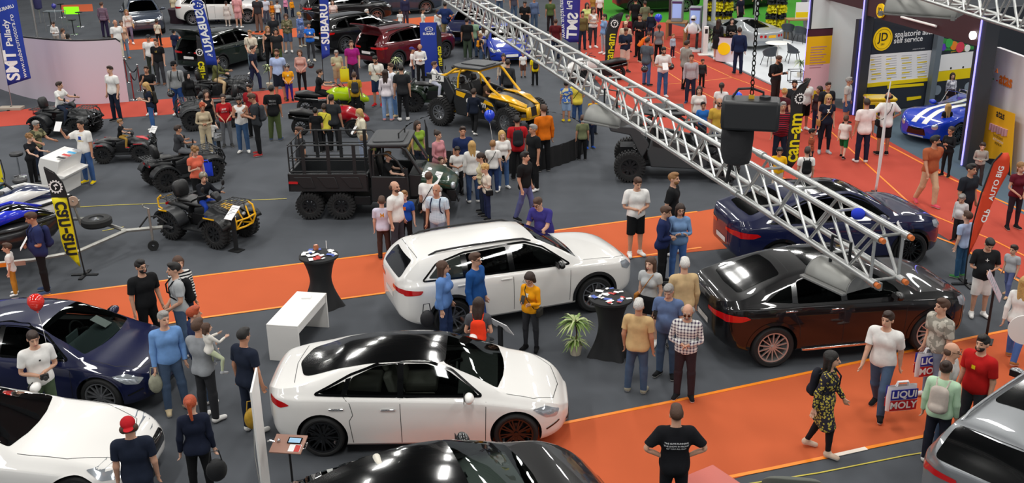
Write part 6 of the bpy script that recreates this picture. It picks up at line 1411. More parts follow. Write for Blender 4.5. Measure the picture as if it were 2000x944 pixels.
def cloth_mat(c, pat=None, c2=None):
 key = 'cloth_' + str(c) + str(pat or '') + str(c2 or '')
 if key in MATS: return MATS[key]
 m = mat(key, c, rough=.9, spec=.2, noise=.10, nscale=9, bump=.35, bscale=11)
 if pat:
  nt = m.node_tree; b = nt.nodes['Principled BSDF']; N = nt.nodes.new; K = nt.links.new
  tc = N('ShaderNodeTexCoord'); mx = N('ShaderNodeMix'); mx.data_type = 'RGBA'
  mx.inputs[6].default_value = (*lin(c),1); mx.inputs[7].default_value = (*lin(c2 or '#ffffff'),1)
  if pat in ('stripe', 'stripes'):
   w = N('ShaderNodeTexWave'); w.bands_direction = 'Z'; w.inputs['Scale'].default_value = 6 if pat == 'stripe' else 11
   r = N('ShaderNodeMath'); r.operation = 'GREATER_THAN'; r.inputs[1].default_value = .55
   K(tc.outputs['Object'], w.inputs['Vector']); K(w.outputs['Fac'], r.inputs[0]); K(r.outputs[0], mx.inputs[0])
  elif pat in ('plaid', 'check'):
   s = 6 if pat == 'plaid' else 12; fs = []
   for d in ('X', 'Z'):
    w = N('ShaderNodeTexWave'); w.bands_direction = d; w.inputs['Scale'].default_value = s; K(tc.outputs['Object'], w.inputs['Vector'])
    r = N('ShaderNodeMath'); r.operation = 'GREATER_THAN'; r.inputs[1].default_value = .68; K(w.outputs['Fac'], r.inputs[0]); fs.append(r)
   a = N('ShaderNodeMath'); a.operation = 'ADD'; K(fs[0].outputs[0], a.inputs[0]); K(fs[1].outputs[0], a.inputs[1])
   h = N('ShaderNodeMath'); h.operation = 'MULTIPLY'; h.inputs[1].default_value = .5; K(a.outputs[0], h.inputs[0]); K(h.outputs[0], mx.inputs[0])
  elif pat in ('floral', 'camo', 'spots'):
   v = N('ShaderNodeTexVoronoi' if pat != 'camo' else 'ShaderNodeTexNoise'); v.inputs['Scale'].default_value = 26 if pat != 'camo' else 9
   r = N('ShaderNodeMath'); r.operation = 'LESS_THAN'; r.inputs[1].default_value = .28 if pat == 'spots' else (.42 if pat == 'floral' else .5)
   K(tc.outputs['Object'], v.inputs['Vector']); K(v.outputs[0], r.inputs[0]); K(r.outputs[0], mx.inputs[0])
  K(mx.outputs[2], b.inputs['Base Color'])
 return m
EYE = mat('eye_dark', '#1c1513', rough=.3); LIP = mat('lips', '#a85c50', rough=.5)
NPEOPLE = 0
PEOPLE = {}
def person(px, look, label, pose='stand', face=0, yaw=0, nod=0, group=None, key=None, lod=None, z=0., h=None, loc=None, lean=None, acc=(), hz=None):
 """px = (foot u, foot v, head u, head v); with no foot in view (None, None, head u, head v) and h given
 look = 'sex skin hair haircolour top topcolour bottom bottomcolour shoecolour'"""
 global NPEOPLE
 NPEOPLE += 1; rng = random.Random(NPEOPLE * 77)
 L = look.split(); sx, sk, hr, hc, top, tcol, bot, bcol, sh = L[:9]
 if loc is not None: P = Vector(loc); z = P.z
 elif px[0] is None:
  P = at(px[2], px[3],(hz or h * .985) + z); P.z = z
 else: P = at(px[0], px[1], z)
 if h is None:
  lo, hi = .4,2.3                       # the height that puts the crown at its pixel
  for _ in range(30):
   h = (lo + hi) / 2
   if project(P + Vector((0,0, h)))[1] > px[3]: lo = h
   else: hi = h
  h = min(max(h, .8),1.93)
 s = h / 1.765; hs = min(1.38, max(1.05,1.05 * (1 / s) ** .75))
 s = h / (1.765 + .22 * (hs - 1))
 if lod is None: lod = 0 if P.y < 23 else 1
 M = pose_matrices(sx, pose, yaw, nod, rng, lean, hs)
 me, V, W = template('body', sx, lod)
 Vp = apply_pose(V, W, M)
 dz = -(Vp[:, 2].min()) + .012
 if POSES[pose].get('seat'): dz = -M[0][1][2] - .86 + 0 * dz      # seat height is the pelvis bottom
 o = bpy.data.objects.new('person', me.copy()); COL.objects.link(o)
 def put(ob, V2):
  V2 = (V2 + [0,0, dz]) * s; ob.data.vertices.foreach_set('co', V2.ravel()); ob.data.update()
 put(o, Vp)
 skin = mat('skin_' + sk, SKINS[int(sk)], rough=.55, noise=.05, nscale=30)
 for i, m in enumerate([skin, EYE, mat('brow_' + hc, HAIRC[hc], rough=.8), LIP][:len(o.data.materials)]): o.data.materials[i] = m
 o.location = P; o.rotation_euler = (0,0, D_(face)); tag(o, label, 'person', group)
 def item(t, name, mats, sxx=sx):
  m_, V_, W_ = template(t, sxx, lod); c = bpy.data.objects.new(name, m_.copy()); COL.objects.link(c); c.parent = o
  put(c, apply_pose(V_, W_, M))
  for i, mm in enumerate(mats[:max(1, len(c.data.materials))]): c.data.materials[i] = mm
  return c
 def col(cs):
  q = [CC.get(x, x) for x in cs.split(':')]; return cloth_mat(*q)
 tn = dict(tee='t_shirt', long='long_sleeve_shirt', tank='tank_top', jacket='jacket', dress='dress', ltee='t_shirt', jeans='trousers', tight='leggings', shorts='shorts', cargo='trousers', mini='skirt')
 item(top, tn[top],[col(tcol)])
 if bot != '-': item(bot, tn[bot],[col(bcol)])
 shm = col(sh); sole = mat('shoe_sole', '#d3d0ca', rough=.6) if sh not in ('KK',) else BLACKP
 for n in 'LR': item('shoe' + n, 'shoe', [shm, sole])
 if hr != '-':
  if hr in ('cap', 'capback', 'helmet', 'hood', 'scarf'):
   cc = hc if hc not in HAIRC else 'k'
   item('hair_' + hr, {'cap': 'cap', 'capback': 'cap', 'helmet': 'helmet'}.get(hr, 'headscarf'),[col(L[9]) if hr != 'helmet' else mat('helmet_shell_' + L[9], L[9], rough=.15, coat=1)])
   if hr.startswith('cap'): item('hair_bald', 'hair', [mat('hair_' + hc, HAIRC[hc], rough=.65, bump=.5, bscale=60)])
  else: item('hair_' + hr, 'hair', [mat('hair_' + hc, HAIRC[hc], rough=.6, noise=.25, nscale=60, bump=.6, bscale=60)])
 def bone_pt(b, p):
  R, t = M[B[b]]; q = (R @ np.array(p) + t + [0,0, dz]) * s; return Vector(q)
 J = joints(sx)
 for a in acc:
  k, *c = a.split(':'); c = CC.get(c[0], c[0]) if c else '#1b1c1e'
  if k == 'pack':                          # backpack: its own thing, moves with nothing else
   R, t = M[2]; S = SDF((-.2,.02,.95),(.2,.40,1.5),.012)
   S.blend(('c', (-.05,.19,1.08),(-.05,.19,1.34),.1,.085,(1,.75,1)),.06); S.blend(('c', (.05,.19,1.08),(.05,.19,1.34),.1,.085,(1,.75,1)),.06)
   S.blend(('c', (-.04,.26,1.08),(.04,.26,1.08),.07,.07,(1,.6,1)),.02)
   m_ = decimate(*S.mesh(),.25, 'backpack'); Vb = np.array([v.co for v in m_.vertices]) @ R.T + t
   ob = bpy.data.objects.new('backpack', m_); COL.objects.link(ob); m_.materials.clear(); m_.materials.append(cloth_mat(c))
   m_.polygons.foreach_set('use_smooth', [True] * len(m_.polygons)); put(ob, Vb)
   ob.location = P; ob.rotation_euler = o.rotation_euler; tag(ob, a.split(':')[2] if a.count(':') > 1 else 'backpack worn by ' + label, 'backpack')
   mb = MB()
   for q in (1,-1):
    pts = [(q * .07,.14,1.38),(q * .095,.04,1.475),(q * .10,-.06,1.45),(q * .105,-.135,1.36),(q * .12,-.13,1.2),(q * .15,-.02,1.10),(q * .1,.14,1.09)]
    W2 = [Vector((R @ (np.array(p) * [1,1.12 if p[1] < 0 else 1,1]) + t + [0,0, dz]) * s) for p in pts]; mb.tube(W2,.014 * s, 6)
   sb = mb.build('strap', cloth_mat(c), ob)
  elif k in ('phone', 'paper', 'bottle', 'camera'):
   hp = (bone_pt('haR', J['wrR'] + ARM * [-1,1,1] * .10) if POSES[pose].get('r') else bone_pt('haL', J['wrL'] + ARM * .10))
   ht = Matrix.Translation(P) @ Matrix.Rotation(D_(face),4, 'Z') @ Matrix.Translation(hp)
   mb = MB()
   if k == 'phone': mb.box(-.037,.037,-.04,-.03,-.02,.13); mb.box(-.033,.033,-.0305,-.029,-.014,.124,1); mm = [BLACKG, mat('phone_screen', '#26323c', rough=.1)]
   elif k == 'paper': mb.box(-.1,.1,-.06,-.055,-.1,.18); mm = [PAPER]
   elif k == 'bottle': mb.lathe([(0,0),(.032,.003),(.032,.14),(.012,.18),(.012,.21),(0,.21)],12); mm = [mat('water_bottle', '#9fc4dc', rough=.1, spec=.8)]
   else: mb.box(-.06,.06,-.06,-.02,-.02,.06); mb.cyl((0,-.06,.02),(0,-.13,.02),.03,.033,14); mm = [BLACKP]
   ob = mb.build({'phone': 'phone', 'paper': 'leaflet', 'bottle': 'water_bottle', 'camera': 'camera'}[k], mm, bev=.003)
   ob.matrix_world = ht @ Matrix.Rotation(D_(-35 if k in ('phone', 'paper') else 0),4, 'X')
   tag(ob, a.split(':')[2] if a.count(':') > 1 else {'phone': 'phone held by ', 'paper': 'leaflet held by ', 'bottle': 'water bottle held by ', 'camera': 'camera held by '}[k] + label, {'phone': 'phone', 'paper': 'leaflet', 'bottle': 'bottle', 'camera': 'camera'}[k])
  elif k in ('glasses', 'shades'):
   R, t = M[4]; mb = MB()
   for q in (1,-1):
    mb.lathe([(.017,0),(.0215,0),(.0215,.004),(.017,.004),(.017,0)] if k == 'glasses' else [(0,0),(.0215,0),(.0215,.004),(0,.004)],12, 'Y', c=(q * .032,-.118,1.648)); mb.box(q * .05 - .002, q * .05 + .028 * q + .002,-.118,-.114,1.65,1.655); mb.box(q * .078 - .002, q * .078 + .002,-.118,.0,1.65,1.655)
   mb.box(-.012,.012,-.119,-.115,1.65,1.654)
   ob = mb.build('glasses', BLACKG, o); ob.data.transform(Matrix.Identity(4)); put(ob, np.array([v.co for v in ob.data.vertices]) @ R.T + t)
  elif k in ('beard',):
   R, t = M[4]; S = SDF((-.1,-.16,1.5),(.1,.05,1.66),.007); S.blend(('e', (0,-.045,1.585),(.063,.067,.058)),.01); S.blend(('e', (0,-.10,1.585),(.03,.05,.022)),.01, 'cut'); S.blend(('e', (0,.0,1.68),(.2,.2,.082)),.01, 'cut')
   m_ = decimate(*S.mesh(),.3, 'beard'); ob = bpy.data.objects.new('beard', m_); COL.objects.link(ob); ob.parent = o; m_.materials.clear(); m_.materials.append(mat('hair_' + hc, HAIRC[hc], rough=.6, noise=.25, nscale=60, bump=.6, bscale=60)); put(ob, np.array([v.co for v in m_.vertices]) @ R.T + t)
  elif k in ('xbag', 'xstrap', 'hipbag'):  # shoulder bag with a strap over the chest
   R, t = M[2]; q = 1; side = -1 if len(a.split(':')) > 2 and a.split(':')[2] == 'r' else 1
   pts = [(-side * .10,.0,1.475),(-side * .06,-.115,1.40),(side * .04,-.165,1.22),(side * .16,-.10,1.02),(side * .19,.0,.98),(side * .14,.10,1.05),(-side * .02,.15,1.28),(-side * .10,.09,1.44)]
   W2 = [Vector((R @ (np.array(p) * [1,1.1,1]) + t + [0,0, dz]) * s) for p in pts]
   mb = MB(); bc = Vector((R @ np.array([side * .235,-.01,.93]) + t + [0,0, dz]) * s)
   mb.box(-.04,.04,-.12,.12,-.09,.09,0, Matrix.Translation(bc) @ Matrix.Scale(s, 4))
   ob = mb.build('shoulder_bag', cloth_mat(c), bev=.025); ob.location = P; ob.rotation_euler = o.rotation_euler
   tag(ob, ' '.join(('shoulder bag worn by ' + label).split()[:16]), 'bag'); st = MB().tube(W2,.009 * s, 6, closed=True).build('strap', cloth_mat(c), ob)
  elif k == 'print':                       # small print on the chest
   R, t = M[2]; tt = a.split(':'); bv = None
   txt = tt[2]; back = len(tt) > 3 and tt[3] == 'b'; sz = float(tt[4]) if len(tt) > 4 else .05
   m_, V_, W_ = template(top, sx, lod); Vs = (apply_pose(V_, W_, M) + [0,0, dz]) * s
   bv = BVHTree.FromPolygons([tuple(v) for v in Vs],[tuple(p.vertices) for p in m_.polygons])
   mb = MB(); yy = .45 if back else -.45; lines = txt.split('/')
   for li, ln_ in enumerate(lines):
    vs, fs = text_mesh(ln_, sz, bold=.01) if ln_[:1] != '#' else None or ([(-float(ln_[1:]) / 100,-float(ln_[1:]) / 100,0),(float(ln_[1:]) / 100,-float(ln_[1:]) / 100,0),(float(ln_[1:]) / 100, float(ln_[1:]) / 100,0),(-float(ln_[1:]) / 100, float(ln_[1:]) / 100,0)],[(0,1,2,3)])
    w_ = []
    for x, z_, _ in vs:
     pr = Vector((R @ np.array([(x if not back else -x), yy, 1.30 + z_ - li * sz * 1.25]) + t + [0,0, dz]) * s)
     dr = Vector(R @ np.array([0,-yy, 0])).normalized(); hit = bv.ray_cast(pr, dr)
     w_.append(hit[0] - dr * .006 if hit[0] else pr + dr * .2)
    mb.add(w_, fs)
   ob = mb.build('shirt_print', cloth_mat(c), o, smooth=0, fixn=False)
 PEOPLE[key or label] = (o, M, dz, s)
 return o
# ---------------------------------------------------------------- the visitors: crown pixel, then (foot pixel) or body height
def p(uh, vh, f, look, face, pose, label, **k):
 px = (f[0], f[1], uh, vh) if isinstance(f, tuple) else (None, None, uh, vh)
 if not isinstance(f, tuple): k['h'] = f
 return person(px, look, label, pose, face, **k)
# --- front rows
p(62,648,1.78, 'm 0 short b tee W jeans #4a5a44 K', 35, 'hands', 'man in white t-shirt and green trousers beside the navy saloon', acc=['camera:K:small camera in the hands of the man beside the navy saloon', 'print:#222222:#1.4'])
p(250,820,1.80, 'm 0 capback n tee N jeans D W R', 200, 'stand', 'man in backwards red cap and navy t-shirt at the bottom left')
p(371,776,1.68, 'f 2 pony r long #1b2133 tight K K', 188, 'stand', 'woman with red ponytail in navy top seen from behind')
p(314,609,(345,803), 'm 0 short g long #6f97cc jeans J #b9a888', 35, 'relax', 'grey-haired man in light blue shirt holding a net bag', yaw=10)
o_dad = p(370,625,(412,822), 'm 0 fade n long #8d9094 jeans H W', 150, 'carry', 'man in grey and navy hoodie carrying a small child', key='dad')
p(377,602,1.72, 'm 0 short r tee #202c4c jeans J W', 120, 'stand', 'auburn-haired youth in navy behind the man with the child')
p(470,643,(497,845), 'm 1 short k tee N jeans D W', 150, 'stand', 'dark-haired man in plain navy t-shirt holding colourful toys', nod=8)
p(273,511,1.80, 'm 0 fade k ltee K jeans K K', 55, 'relax', 'bearded man in glasses and black t-shirt on the orange carpet', acc=['glasses', 'beard'])
p(338,516,1.80, 'm 0 short k tee #a9acad jeans J W', 300, 'clasp', 'young man in grey t-shirt with jacket over his arm', acc=['pack:K:black backpack of the young man in grey'])
p(347,504,1.70, 'f 0 bob n long W:stripe:K jeans D W', 40, 'stand', 'woman in black and white striped top behind the young man in grey')
p(865,513,1.68, 'f 0 longer n jacket #5f84bd jeans #2b3a5e K', 75, 'relax', 'woman in pale denim jacket beside the white estate', yaw=10, acc=['glasses'])
p(928,497,1.80, 'm 0 short n long #1c4a86 jeans #27447c H', 60, 'relax', 'man in glasses and deep blue shirt beside the white estate', acc=['glasses'])
p(933,585,1.62, 'f 0 longer b tee #4c4d52 jeans S W', 172, 'hands', 'long-haired woman in dark grey t-shirt behind the white saloon', acc=['pack:#e03a1c:small orange-red backpack of the long-haired woman'])
p(1032,530,(1037,684), 'f 0 bob b long #e59a12 tight #2c2d31 KK', -25, 'phone', 'woman in glasses and mustard yellow sweatshirt looking at her phone', acc=['glasses', 'phone:K:phone of the woman in mustard yellow', 'xbag:#2c2a26:l', 'print:W:#3.5'])
p(1272,585,(1243,768), 'h 1 short w tee #c8a878 jeans J #8f8a7a', 165, 'relax', 'white-haired man in beige t-shirt and jeans seen from behind')
p(1290,553,(1300,735), 'h 0 short g tee #5b6d92 jeans J K', -25, 'phone1', 'grey-haired man in slate blue t-shirt between two others', acc=['phone:#3a2a80:tablet phone of the man in slate blue'])
p(1349,594,(1335,778), 'm 0 bald g long W:plaid:#3a2648 jeans #33272c K', -15, 'hands', 'bald man in glasses and purple plaid shirt looking down', acc=['shades', 'beard'])
p(1337,507,1.80, 'h 0 short w long #c6ab80 jeans B H', 178, 'relax', 'white-haired man in long beige shirt behind the black off-roader')
p(1271,505,1.68, 'f 2 longer n tee #aeb0b0 mini K W', -35, 'relax', 'woman in grey t-shirt and black skirt by the round leaflet table', acc=['xbag:#a0682c:r', 'bottle:W:water bottle of the woman in the black skirt'])
p(1243,345,(1240,500), 'm 0 fade n ltee W shorts K W', 15, 'hands', 'young man in white t-shirt and black shorts on the orange strip', nod=5)
p(1307,338,(1310,497), 'm 0 fade l ltee K jeans K W', 60, 'pocket', 'tall fair man in black t-shirt looking to the right', acc=['beard'])
p(1293,402,(1292,556), 'm 0 short n jacket #1e2850 jeans K K', 70, 'hands', 'young man in navy quilted waistcoat looking at his phone')
p(1328,398,(1322,548), 'f 0 longer b jacket #6f8db4 jeans #4668a0 W', 5, 'cross', 'young woman in denim jacket with folded arms', acc=['glasses'])
p(1063,394,1.78, 'h 0 fade n ltee #3c3680 jeans D K', -35, 'lean', 'man in violet polo shirt leaning beside the white estate', lean=22, hz=1.58, acc=['shades'])
p(1031,296,(1027,431), 'm 0 fade k ltee K jeans #5a5f8c K', 65, 'stride', 'man in black polo shirt and faded jeans walking right')
p(852,363,1.74, 'm 1 bald g tee #9db4c8:check:#e8ecf0 jeans S K', -20, 'stand', 'bald man in pale checked shirt behind the white estate', acc=['pack:#1f2540:navy jacket slung on the back of the bald man'])
p(838,337,1.78, 'm 0 buzz n tee W jeans #3a2f34 K', 160, 'stand', 'man in white t-shirt seen from behind at the truck bonnet', acc=['xbag:K:l'])
p(771,357,1.80, 'm 0 bald n ltee W jeans #3a3c44 K', 60, 'stand', 'balding bearded man in white polo beside the truck cab', acc=['beard'])
p(760,384,(752,506), 'm 2 short n tee #cfc9da jeans #43312c K', 185, 'stand', 'boy in lilac t-shirt with printed back behind the white estate', acc=['print:#c8842a:M:b:.16'])
p(789,374,1.42, 'm 2 short l tee T jeans K K', 0, 'stand', 'boy in bright blue football shirt beside the truck', acc=['print:#e07020:#5'])
p(952,321,(952,428), 'f 2 curly y ltee #dcd0c0 jeans #232a4a K', -75, 'hands', 'elderly blonde woman in cream top with a black handbag', acc=['xbag:K:l'])
p(940,300,1.58, 'f 0 tail b long #c8bc98 jeans D K', -80, 'hands', 'dark-haired woman in beige behind the elderly blonde woman')
p(917,275,(925,396), 'f 2 longer y jacket #d8d6d2 jeans #35486a W', 185, 'stand', 'woman with long blonde hair in white hooded top seen from behind')
p(890,285,(896,381), 'm 1 short k tee W jeans K K', 5, 'hands', 'boy in white polo shirt and black trousers before the round stage')
p(903,249,1.80, 'm 1 short b tee #1e2b52 jeans D K', 10, 'stand', 'man in navy t-shirt standing behind the blonde woman')
p(962,276,1.42, 'm 2 short l tee W jeans #2a3c66 W', 168, 'stand', 'child in white t-shirt with a dark strap before the stage', acc=['xbag:K:l'])
p(985,255,(983,368), 'f 2 wavy y ltee W jeans #4a6896 W', 15, 'clasp', 'woman with curly blonde hair in white t-shirt and ripped jeans', acc=['phone:#8fd0e0:light blue phone of the curly blonde woman'])
p(1010,229,1.78, 'm 1 fade k ltee R jeans K K', 180, 'stand', 'man in red t-shirt seen from behind at the stage', acc=['pack:#26282c:dark backpack of the man in red'])
p(1034,243,(1042,372), 'm 1 short g ltee K jeans K W', -60, 'stand', 'grey-haired man in black t-shirt at the corner of the stage')
p(1051,205,(1062,335), 'm 0 short n long #cf6a12 jeans K K', 200, 'stand', 'youth in orange long-sleeved shirt at the right side of the stage')
p(855,257,1.66, 'f 0 bun b long #c98a90 tight #8a5a60 W', 50, 'clasp', 'woman in pink tracksuit behind the truck windshield')
p(861,307,1.15, 'm 2 short n tee #dcd6cc jeans D W', 30, 'stand', 'small boy behind the green truck bonnet')
p(815,238,1.62, 'f 0 longer b tee #8aa83a jeans D W', 40, 'stand', 'long-haired girl in lime top behind the truck roof')
p(583,250,1.74, 'm 1 short n tee #2c2d30 jeans K K', -55, 'stand', 'bearded man in dark t-shirt behind the cargo rails', acc=['beard'])
# --- on and round the stage
Z_ = .62
p(911,172,(927,262), 'm 0 short b long #161d2c jeans K W', 165, 'walk', 'boy in dark navy walking on the stage in front of the buggy', z=Z_)
p(1104,157,(1106,238), 'm 1 short k tee #d8d0a0:camo:#3a62b0 shorts #8fa8c8 Y', 180, 'stand', 'boy in blue and yellow leaf-print shirt at the edge of the stage', z=Z_)
p(1131,152,(1127,247), 'm 0 short b ltee #dcc84a jeans #34507e K', 185, 'clasp', 'heavy-set man in yellow t-shirt with a strap right of the stage', acc=['xbag:K:l'])
p(1133,225,(1137,312), 'm 1 short n tee #6f7556 jeans K K', 182, 'stand', 'boy in olive t-shirt seen from behind at the stage edge')
p(1146,205,(1152,290), 'm 0 short n long #1c2644 jeans D T', 20, 'hands', 'boy in dark blue top right of the boy in olive')
p(1159,188,1.25, 'm 1 short k long #e2a80c jeans D K', 10, 'stand', 'child in golden yellow pullover under the truss')
p(1020,100,(1022,152), 'm 1 short k tee W shorts #5a3c34 K', 10, 'stand', 'boy in white printed t-shirt beyond the buggy bonnet')
p(1040,104,(1045,168), 'm 1 fade k ltee #e0c414 jeans K K', 190, 'stand', 'man in yellow t-shirt beyond the buggy', acc=['pack:#26282c:black backpack of the man in yellow beyond the buggy'])
p(983,107,1.6, 'f 1 bun b long #b8a898 jeans D K', 0, 'stand', 'dark-haired woman behind the buggy roof')
p(992,118,1.72, 'm 0 short b long H jeans K K', 170, 'stand', 'man in dark top directly behind the buggy windshield')
def seated(key, loc, h_, off, zs, look, pose, label, ht, yaw=0, **k):
 """someone in the saddle of a vehicle: off = (along, across) from its centre, zs = seat height"""
 x, y = loc[0], loc[1]; P_ = (x + math.cos(h_) * off[0] - math.sin(h_) * off[1], y + math.sin(h_) * off[0] + math.cos(h_) * off[1], zs)
 return person((0,0,0,0), look, label, pose, math.degrees(h_) + 90, yaw=yaw, h=ht, loc=P_, **k)
seated('q1', Q1L[0], Q1L[1],(-.05,0),.88, 'm 0 helmet b jacket #14161c jeans #1c3c9a K #6a6250', 'ride', 'boy in patterned helmet and dark jacket riding the yellow-bumpered quad', 1.35,-30)
seated('q2', Q2L[0], Q2L[1],(-.05,0),.70, 'm 0 short l tee K jeans #a8843c R', 'ride', 'toddler in black t-shirt and ochre trousers on the small red quad', 1.02,10)
seated('q3', Q3L[0], Q3L[1],(-.1,0),.92, 'm 0 short b tee W jeans D K', 'ride', 'boy in white t-shirt riding the quad by the curved pink wall', 1.6,15)
seated('q4', Q4L[0], Q4L[1],(-.05,0),.94, 'm 1 short b tee #35363a shorts G K', 'ride', 'boy in dark t-shirt riding the black touring quad', 1.35,0)
seated('q7', (Q7[0], Q7[1]), D_(5),(-.1,0),.86, 'm 0 short b long #5d6038 jeans B K', 'ride', 'boy in olive top riding the quad behind the group of visitors', 1.65,0)
seated('q6', Q6, D_(-5),(-.1,0),.92, 'm 0 short n long W jeans #b8bccc W', 'ride', 'boy in white top riding the dark green touring quad', 1.45,0)
seated('tk', TK1, D_(12),(-.35,0),.78, 'm 0 short b tee K shorts K W', 'ride', 'boy in black riding the lime three-wheeler', 1.55,0)
seated('utv', UTV[0], UTV[1],(.36,-.37),.90, 'm 2 short l tee #1d1e20 jeans D K', 'ride', 'boy in black t-shirt at the wheel of the utility truck', 1.45,-25)
seated('bug', BUG[0], BUG[1],(-.2,.29),1.36, 'm 1 short k tee #5a4636 jeans D K', 'ride', 'child at the wheel of the yellow sport buggy', 1.3,0)
# --- left side
p(57,414,(92,572), 'h 1 short n ltee #27305a jeans K #3a4a68', -65, 'hands', 'man in blue t-shirt beside the jet skis', acc=['pack:#232a52:navy backpack of the man beside the jet skis', 'paper:W:white cup in the hand of the man beside the jet skis'])
p(14,475,(32,576), 'm 0 short n tee W jeans #b98432 W', -70, 'stand', 'toddler in white t-shirt and ochre trousers at the left edge')
p(152,235,(176,358), 'm 1 short k ltee W jeans #3f5e90 #e8c810', -15, 'wave', 'man in white printed t-shirt and yellow shoes raising a leaflet', acc=['paper:W:white leaflet raised by the man in yellow shoes', 'print:#e0b820:#9', 'print:#2848a0:#4.5'])
p(222,129,(230,237), 'm 0 short b tee W jeans N K', -20, 'relax', 'tall boy in white t-shirt and navy trousers in front of the pink wall')
p(300,160,(300,257), 'f 2 longer y tee #1c2233 jeans #3d6296 W', -70, 'phone', 'blonde woman in navy t-shirt and jeans looking at her phone', acc=['pack:#2e2c28:dark backpack of the blonde woman in navy'])
p(292,129,(298,225), 'm 1 short b tee K jeans K W', 5, 'chin', 'man in black t-shirt with a hand at his chin')
p(290,68,(300,152), 'm 1 cap k tee W jeans #31362f W #33363a', 10, 'stand', 'man in white t-shirt and dark cap by the open green car')
p(313,76,(316,166), 'm 0 fade n tee K jeans #3a3a3e #6a4a3a', -10, 'stand', 'man in black printed t-shirt beside the man in the dark cap', acc=['print:#d8b860:LE:f:.09'])
p(344,120,(352,225), 'm 1 cap k long #8d8f90 jeans #26457c W K', 0, 'relax', 'man in grey sweatshirt and cap holding a dark helmet', acc=['pack:K:dark backpack of the man in the grey sweatshirt', 'shades'])
p(370,141,(377,237), 'f 2 scarf k long K tight K W K', 55, 'stand', 'woman in black headscarf and black clothes')
p(217,39,(236,118), 'm 1 bald g ltee W jeans C W', 40, 'stand', 'bald man in white t-shirt at the end of the pink wall')
p(237,17,(256,86), 'f 0 longer l long #d8cfc8 tight #6a6076 W', 20, 'walk', 'woman with long fair hair and tan bag at the back left', acc=['xbag:#c8a070:l'])
p(236,40,(247,115), 'f 0 tail n tank #c8a48c jeans S O', 30, 'stand', 'woman in peach top and orange shoes at the end of the pink wall')
p(198,4,(208,74), 'm 0 short n long #5a3a4e:stripe:#8a7a8a jeans #2c2440 K', 175, 'stand', 'man in purple striped jumper seen from behind at the top left')
p(309,38,(312,90), 'm 1 short b tee C jeans K K', 175, 'stand', 'man in beige t-shirt with his back turned behind the dark cap', acc=['xbag:K:l'])
p(339,58,1.4, 'm 0 short k tee #1f2440 jeans D K', 160, 'stand', 'boy in navy beside the open tailgate of the green car')
p(104,42,1.35, 'm 0 short b long W jeans #9a8f86 K', 0, 'hands', 'man in white shirt sitting behind the curved pink wall', lean=8)
p(122,56,1.3, 'f 0 tail n tee #c0a898 jeans D K', 150, 'stand', 'brown-haired woman sitting behind the curved pink wall')
p(132,66,1.2, 'f 0 bob k tee #b89880 jeans D K', 170, 'stand', 'dark-haired woman sitting with her back to the curved pink wall')
p(432,184,(446,287), 'f 0 tail b ltee #a81c22 tight #6c6e72 #3a3a3a', 15, 'clasp', 'woman in glasses and red t-shirt beside the three quads', acc=['glasses', 'print:W:JUST/DO IT:f:.07'])
p(469,187,(478,298), 'm 1 fade k tank W jeans #3c587c W', 5, 'phone', 'bearded man in white sleeveless shirt', acc=['beard', 'phone:K:phone of the man in the white sleeveless shirt'])
p(497,182,(507,304), 'm 1 fade n tee #33363a jeans K #a03030', -75, 'phone', 'man in dark grey t-shirt and red shoes holding up a phone', acc=['pack:#3a3c40:grey backpack of the man in red shoes', 'phone:K:phone of the man in red shoes'])
p(533,167,(540,275), 'm 1 short k ltee K cargo #4d5a36 #3a4a68', 178, 'relax', 'man in black t-shirt with printed back and olive cargo trousers', acc=['print:#9a9a9a:TECH/MOTO:b:.08'])
p(486,166,1.74, 'm 1 short k ltee #8e1822 jeans K K', -20, 'stand', 'dark-haired man in wine red t-shirt behind the phone holder')
p(402,177,1.68, 'f 0 longer b tank K jeans K K', 30, 'stand', 'dark-haired woman in black vest left of the woman in red')
p(394,202,1.62, 'f 1 curly r long #b8a88c jeans #c8b898 K', 20, 'hands', 'curly auburn-haired woman in beige jacket')
p(412,230,(418,300), 'm 0 short l tee W jeans J W', 175, 'photo', 'child in white t-shirt with raised arms in front of the grey quad')
p(487,88,(500,177), 'm 0 fade b tee N jeans #1f2a4a #3c2c28', 75, 'walk', 'man in navy polo striding right past the green car')
p(480,59,(496,145), 'm 0 short l ltee C jeans #6a7a84 W', -15, 'clasp', 'fair-haired man in cream t-shirt with a strap beside the green car', acc=['xbag:#5a5a50:l'])
p(544,96,(549,197), 'm 1 short n tee #a9b8dc shorts #1d2230 #6a4a30', 0, 'relax', 'bearded man in pale blue polo and navy shorts holding a helmet', acc=['beard'])
p(563,126,(567,198), 'm 0 helmet b tee #eda01c tight #33287a K #1b1b1d', 5, 'clasp', 'child in black helmet and orange t-shirt', acc=['print:#f0e8c0:#4'])
p(585,97,(592,183), 'f 0 bob n long #c6988c tight K K', 5, 'clasp', 'woman in dusty pink blouse holding a black helmet')
p(524,51,(530,136), 'f 0 longer l tank K tight K K', 30, 'stand', 'woman in black sleeveless top behind the pale blue polo')
p(538,57,1.74, 'm 1 curly k tee #26282a jeans #4a5a34 K', 10, 'stand', 'dark curly-haired man in black beside the woman in black')
p(532,27,1.85, 'm 1 short l tee #26282c jeans K K', 40, 'stand', 'tall man in black t-shirt in front of the black hatchback')
p(559,26,(565,103), 'f 0 bob n jacket #8b8468:camo:#5c5a40 shorts #52627c W', 5, 'phone', 'woman in camouflage jacket and denim shorts')
p(583,24,(590,92), 'f 2 curly y dress #5d74ac:spots:#c8d0e4 tight #8a6a58 C', 60, 'stand', 'blonde woman in long blue patterned dress')
